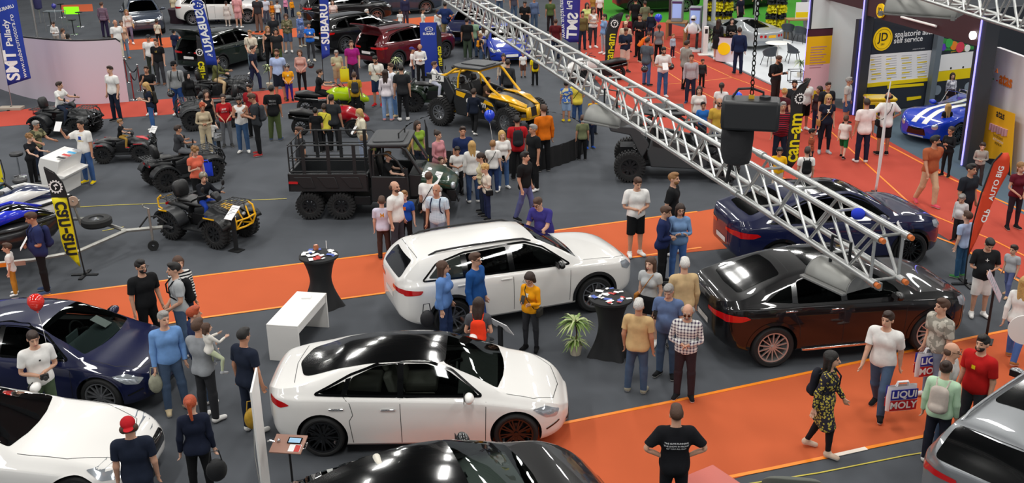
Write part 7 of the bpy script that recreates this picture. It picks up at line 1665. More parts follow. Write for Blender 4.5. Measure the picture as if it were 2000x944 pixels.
p(604,43,(609,120), 'f 1 tail k tee #2a6ac8 tight #3a3a3e C', 10, 'cross', 'young woman in bright blue t-shirt with a white roundel', acc=['print:W:#4'])
p(655,97,(662,175), 'h 0 short g tee #b7b290 shorts #a09478 C', 15, 'phone1', 'older man in khaki polo with a bright yellow bag')
p(682,79,(692,172), 'm 0 fade n tee #a0247c jeans #2a2c36 K', 10, 'relax', 'man in magenta polo in front of the crimson car')
p(692,141,(697,228), 'm 0 short n ltee #b08a20 jeans K K', 178, 'stand', 'man in mustard shirt seen from behind by the lime three-wheeler', acc=['pack:#34363a:dark grey backpack of the man in mustard'])
p(637,203,(640,296), 'h 1 fade b ltee #ddd04a jeans K K', 178, 'stand', 'man in pale yellow t-shirt with a diagonal strap seen from behind', acc=['xstrap:K:l'])
p(647,187,1.74, 'm 1 short k tee #2b2d30 jeans K K', 170, 'stand', 'dark-haired man in charcoal t-shirt behind the pale yellow t-shirt')
p(615,211,1.40, 'm 1 buzz k tee K jeans K K', 178, 'stand', 'boy in black seen from behind at the red three-wheeler')
p(703,214,1.68, 'f 2 bob y jacket #d8d0b8 jeans #8a94a8 K', -70, 'hands', 'blonde woman in cream top with a leaflet behind the truck', acc=['paper:W:leaflet of the blonde woman in cream', 'xbag:#a08468:l'])
p(732,108,(739,208), 'm 1 short k tee #dcd8d0 shorts #223050 R', -10, 'phone', 'man in white t-shirt and navy shorts with red shoes', acc=['xstrap:K:l', 'beard'])
p(762,124,(768,228), 'm 0 fade n tee #dfe3ea jeans #5b80b0 B', -45, 'stand', 'young man in white t-shirt and blue jeans')
p(746,136,(758,236), 'f 0 longer b long #d8d0d4 jeans #86a0c4 #d09090', 175, 'stand', 'long-haired young woman in white top and pale jeans seen from behind')
p(788,127,(789,236), 'm 0 short k tee #26272a tight #1c1d20 W', 190, 'stand', 'youth in black t-shirt and striped track trousers', acc=['glasses'])
p(828,86,(823,165), 'm 1 bald n long W jeans K K', 5, 'hands', 'balding man in white sweatshirt by the blue banner', acc=['beard'])
p(803,92,(808,162), 'm 1 cap k tee W jeans N W #3c3478', 90, 'stand', 'youth in white t-shirt and purple cap facing right')
p(51,262,1.45, 'f 2 curly l tee #1d1e22 jeans K K', 75, 'touch', 'curly blonde woman in black t-shirt sitting at the white desk', lean=8)
p(63,236,1.62, 'm 1 short g tee #4a4a38:camo:#8a8664 jeans D K', 70, 'touch', 'grey-haired man in camouflage shirt leaning on the white desk', lean=10)
p(378,287,1.66, 'f 2 curly l tee #d4664e jeans K W', 50, 'phone1', 'short-haired blonde woman in coral polo shirt with a blue bag')
p(350,262,1.3, 'm 1 buzz b tee #2c2c30 jeans K K', 100, 'stand', 'boy with short brown hair standing beside the touring quad')
# --- top centre
p(868,4,(872,82), 'm 1 fade k ltee #20305c cargo #8f7e58 W', 175, 'hips', 'man in navy t-shirt and khaki trousers with hands on hips')
p(825,16,(828,78), 'f 1 tail b long #d8d4cc jeans #c8c0b4 W', 100, 'stand', 'woman in white at the left of the man in khaki trousers')
p(850,18,(857,78), 'f 1 bob n long W jeans L W', 170, 'stand', 'woman in white jacket beside the man in khaki trousers')
p(911,35,(914,116), 'm 1 short k ltee K cargo #3d4a3a G', 165, 'stand', 'man in black t-shirt and dark green trousers by the truss')
p(923,36,1.74, 'm 1 short b tee #86a488 jeans J K', 178, 'stand', 'man in sage green t-shirt next to the man in dark green trousers')
p(939,47,(946,116), 'f 0 longer n ltee #e0dad0 jeans #8aa4c4 W', 172, 'stand', 'long-haired woman in white top under the truss')
p(945,66,(940,122), 'f 0 curly l tee #2a2a2c jeans J K', 110, 'stand', 'curly-haired girl in dark t-shirt', acc=['pack:#d88a1c:orange backpack of the curly-haired girl'])
p(1025,2,1.8, 'm 1 short k ltee K jeans K K', -10, 'phone', 'man in black polo holding a phone between truss and red carpet')
p(1076,-4,(1075,62), 'm 1 short b tee #4c5c34 jeans #2a2224 K', 175, 'stand', 'man in olive t-shirt on the red carpet at the top')
p(1085,38,1.74, 'm 1 fade n ltee #5c1c20 jeans D K', 175, 'stand', 'man in dark red t-shirt seen over the truss')
p(1155,13,(1158,94), 'f 0 wavy n tank W tight #3a3a42 W', 15, 'hands', 'young woman in white crop top and grey leggings')
p(1142,5,(1146,80), 'f 1 wavy k tee #c8d080 tight K K', 10, 'stand', 'woman in pale lime t-shirt behind the white crop top')
p(1135,22,(1137,98), 'm 1 short k long #6a5c38 jeans D K', 5, 'stand', 'man in brown shirt right of the blue banner')
p(1183,27,(1179,106), 'f 0 tail k long #7d9cc4 tight #a8b0b8 W', -60, 'stand', 'woman in pale blue shirt left of the black feather flag')
p(1172,-12,(1171,42), 'm 1 short k tee W jeans #2a2020 W', 10, 'stand', 'man in white t-shirt at the very top on the green carpet')
p(1151,-10,(1158,35), 'm 1 short b tee #a07838 jeans J K', 170, 'stand', 'man in ochre shirt at the very top left of the green carpet')
p(1043,-6,1.75, 'm 1 short b long #5a6a8a jeans J W', 20, 'stand', 'man in grey-blue at the top edge of the red carpet')
p(1239,-4,(1240,70), 'm 1 short k ltee K jeans K K', 175, 'stand', 'man in black seen from behind on the green carpet')
p(1260,2,(1258,72), 'm 1 fade b ltee #6c7258 jeans D K', -160, 'stand', 'man in olive grey t-shirt on the green carpet')
p(1273,22,1.5, 'm 1 short k long #1c2434 jeans D K', 170, 'stand', 'boy in dark jacket holding the blue balloon', key='bb')
p(1247,27,(1248,112), 'm 1 short k long #1a1a1e jeans K K', -20, 'cross', 'man in black long-sleeved shirt above the man in orange')
p(1226,30,1.66, 'f 0 bun b long #6a1c28 jeans D K', 20, 'stand', 'woman in wine red top in the crowd by the flag')
p(1222,43,1.74, 'm 1 cap b long #c8b8a0 jeans K K #c8a890', -10, 'stand', 'man in beige cap in the crowd by the flag')
p(1219,53,(1220,142), 'm 1 short n ltee #232c40 shorts #ddc0b0 #3a2c2c', 20, 'phone', 'man in navy t-shirt and pale pink shorts looking at a phone', acc=['phone:K:phone of the man in pale pink shorts'])
p(1256,57,(1250,122), 'm 1 curly n long #d8681c jeans K C', 100, 'lean', 'man in orange jacket bending forward to the right', lean=50)
p(1284,48,(1285,122), 'f 0 pony b tee #6f7074 jeans K K', 175, 'stand', 'woman with ponytail in grey t-shirt seen from behind')
p(1275,74,(1262,168), 'm 1 fade b ltee #505860 jeans #445e8c K', 130, 'stand', 'man in slate grey t-shirt holding a black helmet')
p(1289,91,(1293,190), 'm 1 short k ltee #dcd8d4 jeans #3c5c88 W', 5, 'hands', 'bearded man in white t-shirt carrying a black helmet', acc=['beard', 'paper:W:leaflet of the man in white with a helmet'])
p(1314,66,(1313,113), 'm 2 short l long #a8bccc jeans #2c2438 W', 30, 'stand', 'toddler in pale blue top by the payment terminals')
p(1348,79,(1338,178), 'm 1 short b jacket #8d8880 jeans K K', 120, 'relax', 'man in grey zip jacket walking beside the plaid shirt')
p(1353,106,(1347,202), 'm 1 short n long #8c8488:check:#c8c4c8 jeans #22283c #2a3c5c', -10, 'stand', 'man in grey checked shirt and dark trousers on the red carpet')
p(1370,115,(1370,172), 'm 1 short n long H jeans K K', 10, 'stand', 'boy in dark top behind the checked shirt')
p(1408,37,(1400,118), 'f 2 longer b dress #1b1c20 - K W', 140, 'stand', 'long-haired woman in short black dress at the white counter', z=.05)
p(1430,36,1.70, 'f 2 wavy k long #1a1a1c jeans K K', 0, 'cross', 'dark-haired woman in black behind the white counter', z=.05)
p(1444,54,(1440,145), 'm 0 fade b jacket #182444 jeans #1a2340 K', 175, 'stand', 'man in dark blue suit seen from behind on the white floor')
p(1448,-10,1.75, 'm 0 short b tee #1f1e30 jeans K K', 30, 'stand', 'person in dark violet shirt between the wash brushes')
p(1525,108,(1512,208), 'm 1 fade n ltee #202124 cargo #2b2524 K', 40, 'phone', 'photographer in black looking at his camera', acc=['pack:K:black camera backpack of the photographer', 'beard', 'camera:K:camera of the photographer in black'])
p(1366,170,1.66, 'f 0 longer b ltee #dcd4cc jeans D K', -10, 'stand', 'long-haired woman in white top seen over the truss')
p(1410,163,1.66, 'f 0 pony b tee W jeans J K', 165, 'stand', 'woman with dark ponytail in white t-shirt left of the hoist')
p(1374,200,1.35, 'm 1 short k tee #2a6ab8 jeans D K', -5, 'stand', 'boy in glasses and blue t-shirt below the woman in white', acc=['glasses'])
p(1405,194,1.80, 'm 1 bald n ltee #c8a040 jeans J K', 5, 'stand', 'bald bearded man in mustard polo left of the hoist', acc=['beard', 'shades'])
p(1533,174,1.66, 'f 0 bun y tee #4c2028 jeans D K', 140, 'stand', 'fair woman with a bun in maroon top right of the hoist')
p(1533,199,(1520,325), 'h 1 short g ltee #8a1c2c:stripe:#15151c jeans N K', -5, 'stand', 'grey-haired man in red and black striped t-shirt by the flag')
p(1553,158,1.74, 'm 1 short k tee #26282c jeans D K', -20, 'stand', 'dark-bearded man half hidden by the black flag', acc=['beard'])
p(1577,153,(1568,255), 'm 1 short b ltee W shorts K W', 20, 'stand', 'man in white t-shirt and black shorts behind the black flag')
p(1523,288,1.35, 'm 1 short k tee #e8b010 jeans #c8b8a8 K', -10, 'hands', 'boy in golden t-shirt below the striped t-shirt')
p(1577,251,(1580,335), 'm 1 short k tee #2a3040:stripes:#d06a30 jeans N K', 60, 'stand', 'boy in striped t-shirt of orange, green and navy')
p(1577,289,1.45, 'm 0 short b tee W jeans J K', 165, 'stand', 'child in white t-shirt by the dark blue fastback', acc=['pack:K:black rucksack of the child in white'])
p(1597,168,(1592,262), 'f 1 bob b long #3a2a30 jeans #2c3450 W', -60, 'stand', 'woman in dark brown top behind the blonde in sunglasses')
p(1610,184,(1608,300), 'f 0 longer y tee #1b2030 tight #181c28 L', 0, 'stand', 'blonde woman in sunglasses and dark printed t-shirt', acc=['shades', 'xbag:#a0703c:r', 'print:W:#4.5'])
p(1618,162,1.76, 'm 1 short b ltee #1f2226 jeans K K', 5, 'stand', 'young man in black t-shirt behind the blonde in sunglasses')
p(1655,151,(1650,243), 'm 1 fade g ltee #b5b2ac shorts #3c5478 K', 60, 'relax', 'grey-haired man in pale grey t-shirt and denim shorts', acc=['shades'])
p(1653,225,(1645,309), 'm 2 short n tee #e6dcd4 shorts #1f6a3c K', 150, 'walk', 'small boy in white t-shirt and green shorts')
p(1695,193,(1681,318), 'm 1 short b ltee #e8dcd8 jeans #222338 W', 178, 'stand', 'man in white polo and navy trousers seen from behind')
p(1745,180,(1722,303), 'm 3 bald k ltee W shorts #1b1b1e K', 178, 'hips', 'bald man in white and black t-shirt and black shorts seen from behind', acc=['xstrap:K:l'])
p(1855,142,(1852,212), 'f 0 longer b long #8a8a98:camo:#d8d8e0 mini #2a1c24 K', -10, 'stand', 'long-haired woman in black and white patterned top by the posters')
p(1841,202,(1842,282), 'f 1 longer y tee #1c1d20 tight K K', 175, 'clasp', 'woman with long fair hair in black at the blue roadster')
p(1836,247,(1845,345), 'f 1 tail b long #1c1d20 tight K K', -50, 'carry', 'woman with ponytail carrying a dark jacket behind the rust-shirted man', acc=['glasses'])
p(1825,262,(1808,402), 'm 1 fade k ltee #a85a3a jeans #c8a888 #d05060', 10, 'walk', 'man in rust coloured t-shirt and beige joggers walking on the red carpet', yaw=60, acc=['beard'])
p(1912,277,(1908,362), 'm 2 short b long #a09890 jeans #3c3434 K', -25, 'hands', 'boy in grey long-sleeved shirt at the white wall')
p(1898,323,1.78, 'm 1 fade k ltee #20232a jeans K K', 35, 'stand', 'dark-haired man in black t-shirt before the red flag')
p(1882,377,(1868,472), 'h 0 short g long #c9c5c6 jeans #2c2a2c K', -40, 'relax', 'stout elderly man in pale shirt looking down', nod=25)
p(1893,413,(1872,542), 'm 2 short n tee #a9bcdc jeans #2d5070 E', -150, 'stand', 'boy in pale blue shirt and jeans beside the red flag')
p(1930,462,(1908,618), 'h 0 short k ltee #1c1e20 shorts W W', -5, 'hands', 'stout young man in black t-shirt and white shorts looking down', nod=15, acc=['print:W:+:f:.14'])
p(1993,317,(1975,447), 'f 0 tail l tee #5c1624 tight #2b2028 K', 5, 'clasp', 'fair-haired woman in maroon top at the right edge')
p(1990,538,(1975,705), 'f 0 longer y long W jeans #4a66a0 #a06a3c', 140, 'walk', 'woman with long blonde hair in white blouse and jeans at the right edge')
p(2004,478,(1965,580), 'm 0 short b tee L jeans #5a6490 #c8a080', -60, 'stride', 'person in grey-blue trousers cut off by the right edge')
p(1322,797,1.80, 'm 0 short n ltee #15161a jeans #17181c K', 178, 'hips', 'dark-haired man in black t-shirt with white print on its back, seen from behind', acc=['print:#e8e8e8:THE GUYS RUNNING/THE SHOW IN FRONT/OF YOU ALL DAY:b:.032'])
p(1617,685,(1602,885), 'f 0 wavy k dress #2c2a34:floral:#b8a84a tight #1c191c #c8b09c', 65, 'walk2', 'woman in floral dress and beige boots walking on the orange carpet', acc=['pack:#1b1d26:black backpack of the woman in the floral dress'])
p(1747,604,(1712,808), 'm 0 fade b ltee W jeans J K', -35, 'walk', 'man in white polo and jeans striding with a carrier bag', yaw=-10, key='liq')
p(1842,588,1.78, 'm 0 fade n ltee #b9b4a8:camo:#8a867c jeans S W', -80, 'stand', 'young man in grey leaf-print t-shirt facing left by the black off-roader')
p(1862,674,1.76, 'm 0 bald n ltee #b6b4b0 jeans J W', 60, 'stand', 'balding man in glasses and light grey t-shirt among the bags', acc=['glasses'], key='liq2')
p(1850,709,1.66, 'h 0 bun b long #b8d8b8 jeans #232430 W', 150, 'stand', 'heavy-set woman in mint green embroidered blouse with hair in a bun', acc=['pack:#c0b4aa:small pale backpack of the woman in mint green'])
p(1921,659,1.80, 'm 0 fade k ltee #b81c1c jeans #3a3c42 K', -55, 'stand', 'bearded man in red and black racing shirt', acc=['beard', 'print:#f0d020:#3'])
# --- far rows at the top edge
for a in [(418,-6,(425,44), 'm 1 short b ltee O jeans #2c3458 K', 160, 'man in orange t-shirt at the front of the white off-roader'),
   (443,2,(446,52), 'f 1 bun b dress #d8cfc8 tight #c8b8a8 W', 175, 'woman in long cream dress by the white off-roader'),
   (466,-12,(468,55), 'm 0 short l ltee #d49a9c shorts #d8a0a0 W', 170, 'man in pink t-shirt and pink shorts by the white off-roader'),
   (504,-10,(508,64), 'm 1 short b ltee #303236 jeans #6a5a50 K', -20, 'man in charcoal t-shirt right of the man in pink'),
   (520,-8,(522,48), 'm 1 short g tee #c8ccd8 jeans #4a4a58 K', 20, 'man in pale grey top in the far group'),
   (532,2,(534,46), 'f 0 bob l long #e8881c jeans D K', 30, 'blonde woman in orange top in the far group'),
   (543,0,(545,46), 'm 1 short b tee W jeans D K', 175, 'man in white t-shirt in the far group'),
   (556,-8,(560,34), 'f 0 bob b long #e090b0 jeans D K', -40, 'woman in pink hooded top in the far group'),
   (570,-4,(572,34), 'm 1 short b long #f09a1c jeans D K', 60, 'man in amber jacket in the far group'),
   (588,-10,(596,40), 'm 1 bald g long #c8b8b0 jeans #6a5050 K', -50, 'bald man in pale shirt with arms folded at the top'),
   (649,0,1.66, 'f 2 longer b tee #e0c8c0 jeans D K', 10, 'woman in pale pink behind the open black car'),
   (716,19,1.68, 'm 2 short w tee #3a7a50:spots:#d8e0d0 jeans D K', 60, 'white-haired man in green patterned shirt behind the crimson car'),
   (780,19,(783,62), 'm 1 short b tee W jeans J K', 175, 'boy in white t-shirt seen from behind right of the crimson car'),
   (785,-10,(793,52), 'm 1 short b jacket #2c2c48 jeans #3c3444 #8a4a3a', 30, 'man in dark violet jacket at the top'),
   (765,-20,(766,14), 'm 1 short b long #2a3a60 jeans #34507e K', 20, 'person in blue at the top edge'),
   (610,-14,(606,14), 'm 1 short b tee #2a2a34 jeans #20203a K', 170, 'person in dark clothes at the top edge behind the black car'),
   (975,-30,1.72, 'f 1 tail b tee #e8e0d8 jeans J K', 170, 'woman in pale top at the top edge beside the truss'),
   (1003,-20,1.72, 'm 1 short k tee #4a4a58 jeans J K', 20, 'man in grey at the top edge above the blue car'),
   (385,-24,1.74, 'm 1 short b tee K jeans D K', 175, 'man in black at the top edge left of the second banner'),
   (340,-12,(343,40), 'm 1 short n ltee #d8c8a8 jeans D K', 175, 'man in sand coloured shirt at the round black table'),
   (358,-14,(362,40), 'm 1 short k ltee #222226 jeans K K', 170, 'man in black at the round black table'),
   (1480,-34,1.74, 'm 1 short k tee #2a2c30 jeans K K', 20, 'person in dark clothes above the silver car')]:
 p(a[0], a[1], a[2], a[3], a[4], 'stand', a[5])
# ---------------------------------------------------------------- banners
def plane_pts(base, pts, yaw=0.):
 A = Vector((base.x, base.y, 0)); Bq = A + Vector((math.cos(D_(yaw)), math.sin(D_(yaw)),0)); return A, Bq, [on_plane(A, Bq, *q) for q in pts]
def flag(name, label, base, outline, m, pole=None, yaw=0., cat='banner', wave=.03, base_plate=True, polem=None):
 """cloth banner on a pole: its outline stands on the upright plane through its foot"""
 A, Bq, P = plane_pts(base, outline, yaw); n = (Bq - A).cross(Vector((0,0,1))).normalized(); r = thing(name, label, cat, base); L = [p - base for p in P]
 d = (Bq - A).normalized(); bm = bmesh.new(); vs = [bm.verts.new((p.dot(d), p.z, 0)) for p in L]; bm.faces.new(vs)
 x0, x1 = min(v.co.x for v in vs), max(v.co.x for v in vs); z0, z1 = min(v.co.y for v in vs), max(v.co.y for v in vs)
 for k in range(1,12): bmesh.ops.bisect_plane(bm, geom=bm.verts[:] + bm.edges[:] + bm.faces[:], plane_co=(0, z0 + (z1 - z0) * k / 12,0), plane_no=(0,1,0))
 for k in range(1,5): bmesh.ops.bisect_plane(bm, geom=bm.verts[:] + bm.edges[:] + bm.faces[:], plane_co=(x0 + (x1 - x0) * k / 5,0,0), plane_no=(1,0,0))
 bm.verts.index_update(); f = lambda x, z: wave * math.sin((x - x0) * 6 + z * 1.3)
 V = [d * v.co.x + Vector((0,0, v.co.y)) + n * f(v.co.x, v.co.y) for v in bm.verts]; F = [[v.index for v in q.verts] for q in bm.faces]; bm.free()
 o = MB().add(V, F).build('flag_cloth', m, r, smooth=60, fixn=False); sd = o.modifiers.new('s', 'SOLIDIFY'); sd.thickness = .006; sd.offset = 0
 if pole:
  _, _, Q = plane_pts(base, pole, yaw); MB().tube([q - base - n * .015 for q in Q],.016).build('pole', polem or BLACKP, r)
 if base_plate: MB().box(-.28,.28,-.04,.04,0,.03).box(-.04,.04,-.28,.28,0,.03).cyl((0,0,.03),(0,0,.12),.02).build('base', DKSTEEL, r)
 return r, A, Bq, n, f, x0
def flag_text(fl, s, a, b, m, mirror=False, bold=.02, hscale=1., nm='lettering', flip=False):
 """lettering that runs from pixel a to pixel b over the banner"""
 r, A, Bq, n, f, x0 = fl; Pa, Pb = on_plane(A, Bq, *a), on_plane(A, Bq, *b); vs, fs = text_mesh(s, 1., bold=bold)
 xs = [v[0] for v in vs]; ys = [v[1] for v in vs]; w_ = max(xs) - min(xs); k = (Pb - Pa).length / w_; e = (Pb - Pa).normalized(); g = n.cross(e) * (-1 if mirror else 1); yc = (max(ys) + min(ys)) / 2; d = (Bq - A).normalized(); out = []
 for x, y, _ in vs:
  p_ = Pa + e * (x - min(xs)) * k + g * (y - yc) * k * hscale - r.location; out.append(p_ + n * (f(p_.dot(d), p_.z) + .012))
 return MB().add(out, fs).build(nm, m, r, smooth=0, fixn=False)
def gear_mark(fl, u, v, R_, m):
 r, A, Bq, n, f, x0 = fl; c = on_plane(A, Bq, u, v) - r.location; d = (Bq - A).normalized(); mb = MB(); up = Vector((0,0,1)); P = lambda a, q: c + d * q * math.cos(a) + up * q * math.sin(a) + n * .04
 for i in range(14):
  a = 2 * PI * i / 14; mb.add([P(a - .12, R_ * .95), P(a + .12, R_ * .95), P(a + .09, R_ * 1.15), P(a - .09, R_ * 1.15)],[(0,1,2,3)])
 k = 28; mb.add([P(2 * PI * i / k, q) for i in range(k) for q in (R_ * .78, R_ * .97)],[(2 * i, 2 * i + 1,(2 * i + 3) % (2 * k),(2 * i + 2) % (2 * k)) for i in range(k)])
 mb.add([P(.3, R_ * .5), P(1.2, R_ * .6), P(2.6, R_ * .45), P(3.6, R_ * .1), P(4.4, R_ * .6), P(5.2, R_ * .35), P(4.2, R_ * .05), P(2.2, R_ * .2)],[(0,1,2,3,4,5,6,7)]); mb.build('gear_mark', m, r, smooth=0, fixn=False)
SB = mat('banner_blue', '#1b3aa0', rough=.6); FK = mat('flag_black', '#1b1c1f', rough=.7); FY = mat('flag_yellow', '#e8d800', rough=.6); FO = mat('flag_red', '#d8401c', rough=.6)
fy = at(166,538); fl_ = flag('feather_flag', 'yellow and black feather flag with mirrored lettering beside the trailer', fy, [(101,386),(131,386),(140,430),(158,521),(155,519),(128,490),(121,470),(112,425)], FY, [(166,538),(158,505),(140,425),(131,385),(121,357),(105,338),(85,327)])
A, Bq, Q = plane_pts(fy, [(85,328),(105,339),(121,358),(131,386),(101,386),(92,352)]); n = (Bq - A).cross(Vector((0,0,1))).normalized(); o = MB().add([q - fy for q in Q] + [q - fy + n * .006 for q in Q],[(0,1,2,3,4,5),(11,10,9,8,7,6)] + [(i, (i + 1) % 6,6 + (i + 1) % 6,6 + i) for i in range(6)]).build('flag_top', FK, fl_[0], smooth=0)
flag_text(fl_, 'can-am', (117,394),(142,498), INK, mirror=True, hscale=1.1); gear_mark(fl_, 110,364,.13, WINK)
b = at(4,380); flag('feather_flag', 'yellow flag cut off by the left edge', b, [(-8,310),(0,318),(11,362),(-8,368)], FY, [(11,380),(8,340),(0,312)])
b = at(408,200); fl_ = flag('feather_flag', 'narrow black feather flag with yellow letters beside the second blue banner', b, [(383,68),(396,78),(402,115),(411,182),(398,178),(386,120)], FK, [(408,200),(410,180),(402,115),(396,78),(385,62)])
flag_text(fl_, 'can-am', (392,120),(401,176), FY, mirror=True, hscale=1.2); gear_mark(fl_, 390,102,.12, WINK)
b = at(866,160); fl_ = flag('feather_flag', 'narrow black feather flag with yellow letters right of the blue roll-up banner', b, [(852,48),(860,60),(863,90),(866,146),(856,128),(853,80)], FK, [(866,160),(865,120),(861,65),(853,46)]); flag_text(fl_, 'can-am', (858,90),(861,128), FY, mirror=True, hscale=1.0)
b = at(1186,148); fl_ = flag('feather_flag', 'black feather flag with yellow letters in the crowd near the truss', b, [(1215,24),(1218,26),(1207,60),(1196,124),(1181,128),(1184,60),(1192,36)], FK, [(1186,148),(1183,110),(1183,60),(1192,34),(1215,24)]); flag_text(fl_, 'can-am', (1191,122),(1197,66), FY, hscale=1.15); gear_mark(fl_, 1200,46,.14, WINK)
b = at(1527,352); fl_ = flag('feather_flag', 'large black feather flag with yellow letters right of the hoist', b, [(1584,154),(1570,185),(1559,310),(1545,328),(1533,326),(1543,240),(1546,190),(1562,168)], FK, [(1527,352),(1533,325),(1544,235),(1547,188),(1563,167),(1584,154)]); flag_text(fl_, 'can-am', (1547,316),(1559,222), FY, hscale=1.15); gear_mark(fl_, 1562,192,.13, WINK)
b = at(836,352); fl_ = flag('feather_flag', 'narrow black feather flag with yellow marks behind the truck bonnet', b, [(830,236),(835,250),(840,330),(838,338),(831,300)], FK, [(836,352),(838,330),(834,260),(829,234)]); flag_text(fl_, 'can-am', (836,302),(838,336), FY, mirror=True, hscale=.5)
b = at(1886,556); fl_ = flag('feather_flag', 'orange-red feather flag with white lettering in front of the white wall', b, [(1958,299),(1969,298),(1972,308),(1970,335),(1950,375),(1905,470),(1890,500),(1900,440),(1917,385),(1940,320)], FO, [(1884,556),(1889,510),(1900,440),(1917,380),(1940,318),(1958,299)])
flag_text(fl_, 'CLb', (1919,434),(1930,409), WINK, hscale=1.0, bold=.03); flag_text(fl_, 'AUTO BIG', (1935,393),(1957,325), WINK, hscale=.9, bold=.02)
b = at(1711,380); flag('feather_flag', 'white flag seen edge on leaning over the dark blue fastback', b, [(1728,232),(1733,190),(1736,176),(1731,235),(1724,300),(1712,374),(1707,378),(1718,300)], mat('flag_white', '#dcd9da', rough=.6),[(1709,384),(1719,300),(1730,215),(1740,160)], polem=WHITEM)
SW = WINK
b = at(22,214); fl_ = flag('blue_banner', 'tall blue banner with white lettering at the left edge', b, [(-14,-30),(26,-30),(61,153),(16,167)], SB, [(24,214),(16,167),(-24,-40)], polem=STEEL, wave=.04); MB().box(-.42,.42,-.2,.2,0,.10).build('foot', mat('sand_foot', '#a49a8c', rough=.7), fl_[0], bev=.01)
flag_text(fl_, 'SMT', (28,157),(17,98), SW, bold=.03); flag_text(fl_, 'Pallady', (21,90),(11,38), SW); flag_text(fl_, 'www.subarumotors.ro', (49,152),(22,28), SW, bold=.005); flag_text(fl_, 'SUBARU', (-3,20),(27,11), SW)
b = at(393,262); fl_ = flag('blue_banner', 'tall blue banner with mirrored white lettering beside the dark green car', b, [(372,-8),(392,-8),(412,60),(425,128),(402,127),(388,60)], SB, [(424,176),(424,128),(398,-8)], base_plate=False, wave=.03)
flag_text(fl_, 'SUBARU', (388,20),(409,102), SW, mirror=True, bold=.03); flag_text(fl_, 'SMT', (405,106),(416,109), SW, mirror=True)
def oval(fl, u, v, rx, rz, m):
 r, A, Bq, n, f, x0 = fl; c = on_plane(A, Bq, u, v) - r.location; d = (Bq - A).normalized(); MB().tube([c + d * rx * math.cos(a) + Vector((0,0, rz * math.sin(a))) + n * .04 for a in np.linspace(0,2 * PI, 28, endpoint=False)],.012,5, closed=True).build('oval_mark', m, r)
 mb = MB()
 for dx, dz, q in ((-.5,.15,.25),(.1,.35,.14),(.4,.2,.12),(.0,-.25,.12),(.35,-.3,.12),(.6,0,.1)):
  cc = c + d * rx * dx + Vector((0,0, rz * dz)) + n * .04; mb.add([cc + d * rx * q, cc + Vector((0,0, rz * q * 1.4)), cc - d * rx * q, cc - Vector((0,0, rz * q * 1.4))],[(0,1,2,3)])
 mb.build('star_mark', m, r, smooth=0, fixn=False)
oval(fl_, 386,9,.22,.16, SW)
b = at(632,161); fl_ = flag('blue_banner', 'narrow blue banner with upright white lettering left of the crimson car', b, [(622,-30),(641,-30),(644,108),(629,116)], SB, [(632,161),(629,116),(621,-30)]); flag_text(fl_, 'SUBARU', (636,86),(631,8), SW, bold=.03); flag_text(fl_, 'SMT', (638,98),(636,90), SW)
b = at(1128,126); fl_ = flag('blue_banner', 'blue banner with mirrored white lettering above the red carpet', b, [(1096,-30),(1134,-30),(1131,83),(1112,83),(1097,72)], mat('banner_violet', '#302c8c', rough=.6),[(1131,83),(1131,-30)], base_plate=False); flag_text(fl_, 'SMT', (1119,25),(1116,76), SW, mirror=True, bold=.03); flag_text(fl_, 'Pal', (1113,2),(1112,18), SW, mirror=True); flag_text(fl_, 'www.subarumoto', (1102,74),(1097,-20), SW, mirror=True, bold=0)
P = at(842,152); r = thing('roll_up_banner', 'blue roll-up banner with white emblem by the men in white', 'banner', P, 0); MB().box(-.40,.38,-.08,.08,0,.08).build('base', DKSTEEL, r); zt2 = zrow(P, 44); MB().box(-.36,.34,-.006,.006,.08, zt2).build('banner_sheet', SB, r); fl_ = (r, Vector((P.x, P.y, 0)), Vector((P.x + 1, P.y, 0)), Vector((0,-1,0)), lambda x, z: 0,0); flag_text(fl_, 'SUBARU', (826,66),(849,66), SW, bold=.03); oval(fl_, 838,57,.15,.09, SW)
# ---------------------------------------------------------------- furniture and small things
Ad = at(527,704); Hd = zrow(Ad, 634); Bd = at(581,638, Hd); Bd.z = 0; Cd = at(645,573, Hd); Cd.z = 0; e1 = (Bd - Ad).normalized(); dl = Cd - Bd
r = thing('white_desk', 'white desk with a slim drawer in front of the orange carpet', 'desk', Ad, 0); e2 = Vector((-e1.y, e1.x, 0)); M = Matrix(((e1.x, e2.x, 0,0),(e1.y, e2.y, 0,0),(0,0,1,0),(0,0,0,1)))
W_ = (Bd - Ad).length; Ld = dl.dot(e2);  tp = MB().box(0, W_, 0, Ld, Hd - .035, Hd, 0, M).box(0, W_, 0,.04,0, Hd - .035,0, M).box(0, W_, Ld - .04, Ld, 0, Hd - .035,0, M).box(.0,.02,.04, Ld - .04,.06, Hd - .035,0, M); tp.build('frame', WHITEM, r, bev=.004)
MB().box(W_ - .03, W_ - .01,.06, Ld - .06, Hd - .17, Hd - .05,0, M).build('drawer', WHITEM, r, bev=.004); MB().box(.02, W_ * .45,.04,.42,0, Hd - .05,0, M).build('side_cabinet', mat('desk_side', '#c9c8c6', rough=.5), r)
o = MB().box(-.09,.09,-.06,.06,0,.025).build('paper_stack', PAPER); o.location = Ad + e1 * W_ * .5 + e2 * Ld * .82 + Vector((0,0, Hd)); tag(o, 'small stack of paper on the white desk', 'paper')
